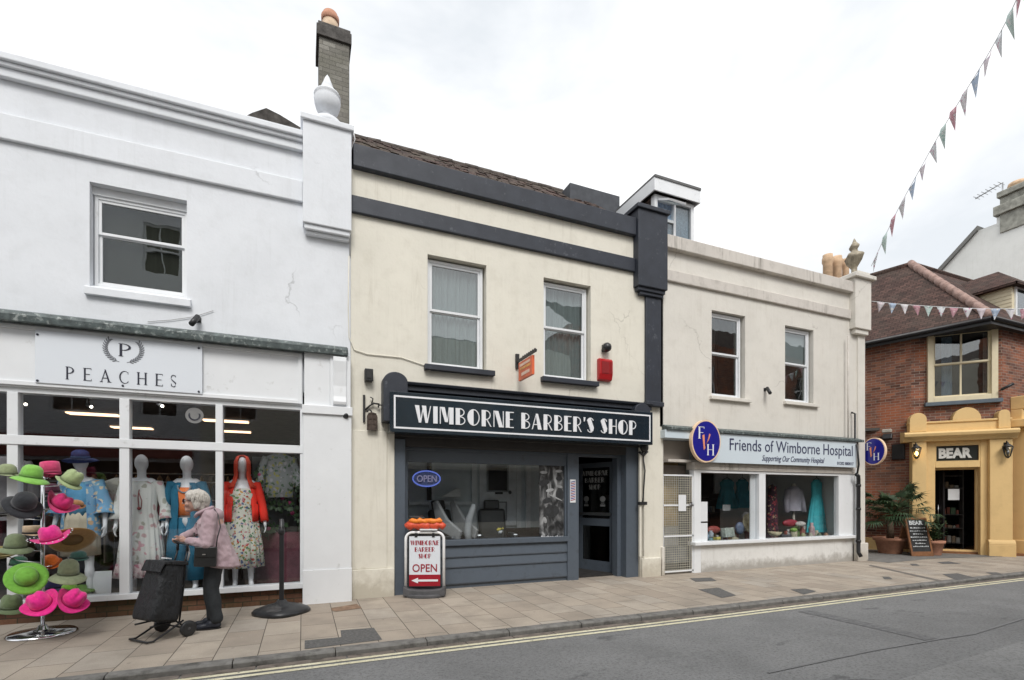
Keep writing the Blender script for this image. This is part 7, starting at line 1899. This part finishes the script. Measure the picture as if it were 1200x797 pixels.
# long floral drape between the panes
x=X(905,.6); tag(loft(MB(),[(x,.6,.5,.17,.1,.05),(x,.6,1.1,.14,.09,.04),(x,.6,1.75,.12,.07,.02),(x,.6,1.8,.02,.02,0)],40,9,.05).build('floral_dress',floral('dark_floral',(.04,.02,.03),[(.3,.05,.06),(.35,.25,.15),(.12,.03,.07)],20,.7)),'dark red floral dress standing just right of the middle post','dress')
def item(kind,u,v,y,col,label,**k):
    x,z=S(u,v,y); q=MB()
    if kind=='disc':
        MMM=Matrix.Translation((x,y,z))@Matrix.Rotation(R(72),4,'X'); q=MB(MMM); q.lathe([(0,.03),(.08,.03),(.10,.0),(.20,-.0),(.235,.02),(.24,.01),(.2,-.015),(0,-.015)],(0,0,0),30)
    elif kind=='bowl': q.lathe([(.05,0),(.10,.02),(.15,.10),(.145,.10),(.09,.03),(0,.02)],(x,y,z-.05),24)
    elif kind=='box': q.cbox((x,y,z),(k.get('w',.15),.1,k.get('h',.12)),rz=random.uniform(-.4,.4),rx=R(-8))
    elif kind=='cush': q.ball((x,y,z),(k.get('w',.15)/1.6,.07,k.get('h',.12)/1.6),16,10)
    elif kind=='jar': q.lathe([(.04,0),(.055,.02),(.055,.10),(.03,.13),(.032,.15),(0,.15)],(x,y,z-.06),16)
    tag(q.build(k.get('n','ornament'),simple('item_'+str(len(bpy.data.materials)),col,.5,var=.35,scale=14,bmp=0),bevel=.008 if kind=='box' else 0),label,k.get('c','ornament'))
item('disc',880,614,.35,(.42,.38,.24),'round straw hat propped against the left charity window glass',n='straw_hat',c='hat')
item('box',853,624,.3,(.35,.40,.36),'pale green folded tablecloth in the left charity window',w=.36,h=.20,n='folded_cloth',c='cloth')
item('cush',867,619,.38,(.10,.14,.22),'navy patterned cushion behind the folded tablecloth',w=.2,h=.22,n='cushion',c='cushion')
item('box',840,631,.2,(.50,.44,.10),'yellow box at the front of the left charity window',w=.14,h=.06,n='yellow_box',c='box')
item('jar',833,627,.3,(.35,.40,.45),'pale blue jar beside the window notices')
item('jar',828,629,.22,(.18,.25,.32),'slate blue jar, nearest the white notices')
item('cush',836,621,.45,(.30,.06,.05),'red patterned cushion behind the jars',w=.3,h=.14,n='cushion',c='cushion')
item('cush',874,606,.5,(.40,.38,.38),'grey felt bag beside the straw hat',w=.18,h=.2,n='felt_bag',c='bag')
item('bowl',908,626,.3,(.50,.45,.30),'cream bowl at the foot of the floral dress')
item('cush',926,613,.5,(.30,.03,.05),'dark red scarf folded under the lilac jumper',w=.4,h=.14,n='scarf',c='scarf')
item('cush',938,614,.42,(.5,.48,.45),'white scarf folded beside the red one',w=.26,h=.1,n='scarf',c='scarf')
item('cush',930,621,.35,(.22,.40,.08),'lime green purse at the front of the right charity window',w=.15,h=.08,n='purse',c='purse')
item('box',920,628,.25,(.06,.06,.07),'black shoe box beneath the lime purse',w=.3,h=.06,n='shoe_box',c='box')
for i,(u,col) in enumerate(((941,(.3,.3,.16)),(950,(.4,.38,.3)),(960,(.12,.16,.1)),(968,(.35,.2,.12)))):
    item('jar',u,629,.22,col,['olive jar, first from the left in the row under the turquoise dress','cream jar, second in the row under the turquoise dress','dark green jar, third in the row under the turquoise dress','brown jar, last in the row under the turquoise dress'][i])
random.seed(44)
cl_=[(.45,.42,.30),(.30,.10,.08),(.12,.25,.28),(.5,.5,.48),(.20,.30,.12),(.40,.25,.12),(.16,.14,.30),(.5,.35,.36)]
for i in range(26):
    u=random.choice([random.uniform(826,884),random.uniform(900,975)]); y_=random.uniform(.45,.68); x=X(u,y_); h_=random.uniform(.17,.40); r_=random.uniform(.045,.08); q=MB()
    if i%3==0: q.lathe([(r_*.7,.5),(r_,.5+h_*.2),(r_*.9,.5+h_*.7),(r_*.45,.5+h_*.85),(r_*.5,.5+h_),(0,.5+h_)],(x,y_,0),14)
    elif i%3==1: q.cbox((x,y_,.5+h_/2),(r_*2.2,.05,h_),rz=random.uniform(-.5,.5),rx=R(-6))
    else: loft(q,[(x,y_,.5,r_*1.2,r_,0),(x,y_,.5+h_*.6,r_*1.3,r_,0),(x,y_,.5+h_*.7,r_*.4,r_*.4,0),(x,y_,.5+h_,r_*.5,r_*.5,0)],16,5,.06)
    tag(q.build(['vase','picture_book','soft_toy'][i%3],simple('clutter_%d'%i,random.choice(cl_),.6,var=.4,scale=18,bmp=0)),['small glazed vase among the crowded goods on the charity window floor','upright picture book among the crowded goods on the charity window floor','small soft toy among the crowded goods on the charity window floor'][i%3],['vase','book','toy'][i%3],['vases on the charity window floor','books on the charity window floor','toys on the charity window floor'][i%3])
a,z1=S(847,592,.8);b,z0=S(856,598,.8)
tag(MB().box(a,b,.8,.805,z0-.01,z1+.01).build('price_card',M['paper']),'small white price card inside the left charity window','card')
# dark shelving behind the left pane
t=thing('shelf_unit','dark shelf unit with clutter behind the left charity window','shelf',(8.3,1.6,.25)); q=MB()
for z in (.7,1.1,1.45): q.box(7.6,9.6,1.75,2.1,z,z+.03)
q.box(7.58,7.6,1.75,2.1,.25,1.6);q.box(9.6,9.62,1.75,2.1,.25,1.6); q.build('carcass',M['dark_brown'],t)
x=7.65
while x<9.5:
    w=random.uniform(.06,.14); tag(MB().cbox((x+w/2,1.85,1.13+.08),(w,.12,random.uniform(.1,.18))).build('bric_a_brac',gm[random.randrange(8)],bevel=.01),'dim bric-a-brac on the dark shelf behind the left charity window','ornament','bric-a-brac on the dark shelf'); x+=w+.03
# ================================================================== LIGHT, SKY, CAMERA
w=bpy.data.worlds.new('World'); scene.world=w; w.use_nodes=True; nt=w.node_tree; nt.nodes.clear()
out=nt.nodes.new('ShaderNodeOutputWorld'); bg=nt.nodes.new('ShaderNodeBackground'); bg.inputs[1].default_value=.1
sky=nt.nodes.new('ShaderNodeTexSky'); sky.sky_type='NISHITA'; sky.sun_disc=False
SUN_EL,SUN_AZ=R(48),R(195)     # azimuth clockwise from +y
sky.sun_elevation=SUN_EL; sky.sun_rotation=SUN_AZ; sky.dust_density=3
# overcast: cloud deck, thinner and brighter in places
v=coords(nt,'Generated',scale=(1,1,2.2)); n1=noise_t(nt,v,1.6,6,.55,.3)
cl=ramp(nt,n1,[(.36,(5.5,5.75,6.0)),(.47,(6.9,7.0,7.1)),(.58,(8.3,8.3,8.3))])
mx=N(nt,'ShaderNodeMix'); mx.data_type='RGBA'; mx.inputs[0].default_value=.93
nt.links.new(sky.outputs[0],mx.inputs[6]); nt.links.new(cl,mx.inputs[7])
nt.links.new(mx.outputs[2],bg.inputs[0]); nt.links.new(bg.outputs[0],out.inputs[0])
sl=bpy.data.lights.new('sun','SUN'); sl.energy=1.45; sl.angle=R(24); sl.color=(1,.97,.93)
so_=bpy.data.objects.new('sun',sl); COL.objects.link(so_)
d=-Vector((math.sin(SUN_AZ)*math.cos(SUN_EL),math.cos(SUN_AZ)*math.cos(SUN_EL),math.sin(SUN_EL)))
so_.rotation_euler=d.to_track_quat('-Z','Y').to_euler(); so_.location=(0,-12,20)
cam=bpy.data.cameras.new('camera'); co=bpy.data.objects.new('camera',cam); COL.objects.link(co); scene.camera=co
co.location=CAMP; co.rotation_euler=(R(90),0,-TH); cam.sensor_width=36; cam.lens=FOC/1200*36; cam.shift_y=184.5/1200; cam.clip_end=1000; cam.clip_start=.05
scene.view_settings.view_transform='Standard'; scene.view_settings.look='None'; scene.view_settings.gamma=1; scene.view_settings.use_curve_mapping=False
scene.view_settings.exposure=.70
scene.cycles.max_bounces=6; scene.cycles.transparent_max_bounces=16; scene.cycles.caustics_reflective=False; scene.cycles.caustics_refractive=False
scene.cycles.sample_clamp_indirect=4
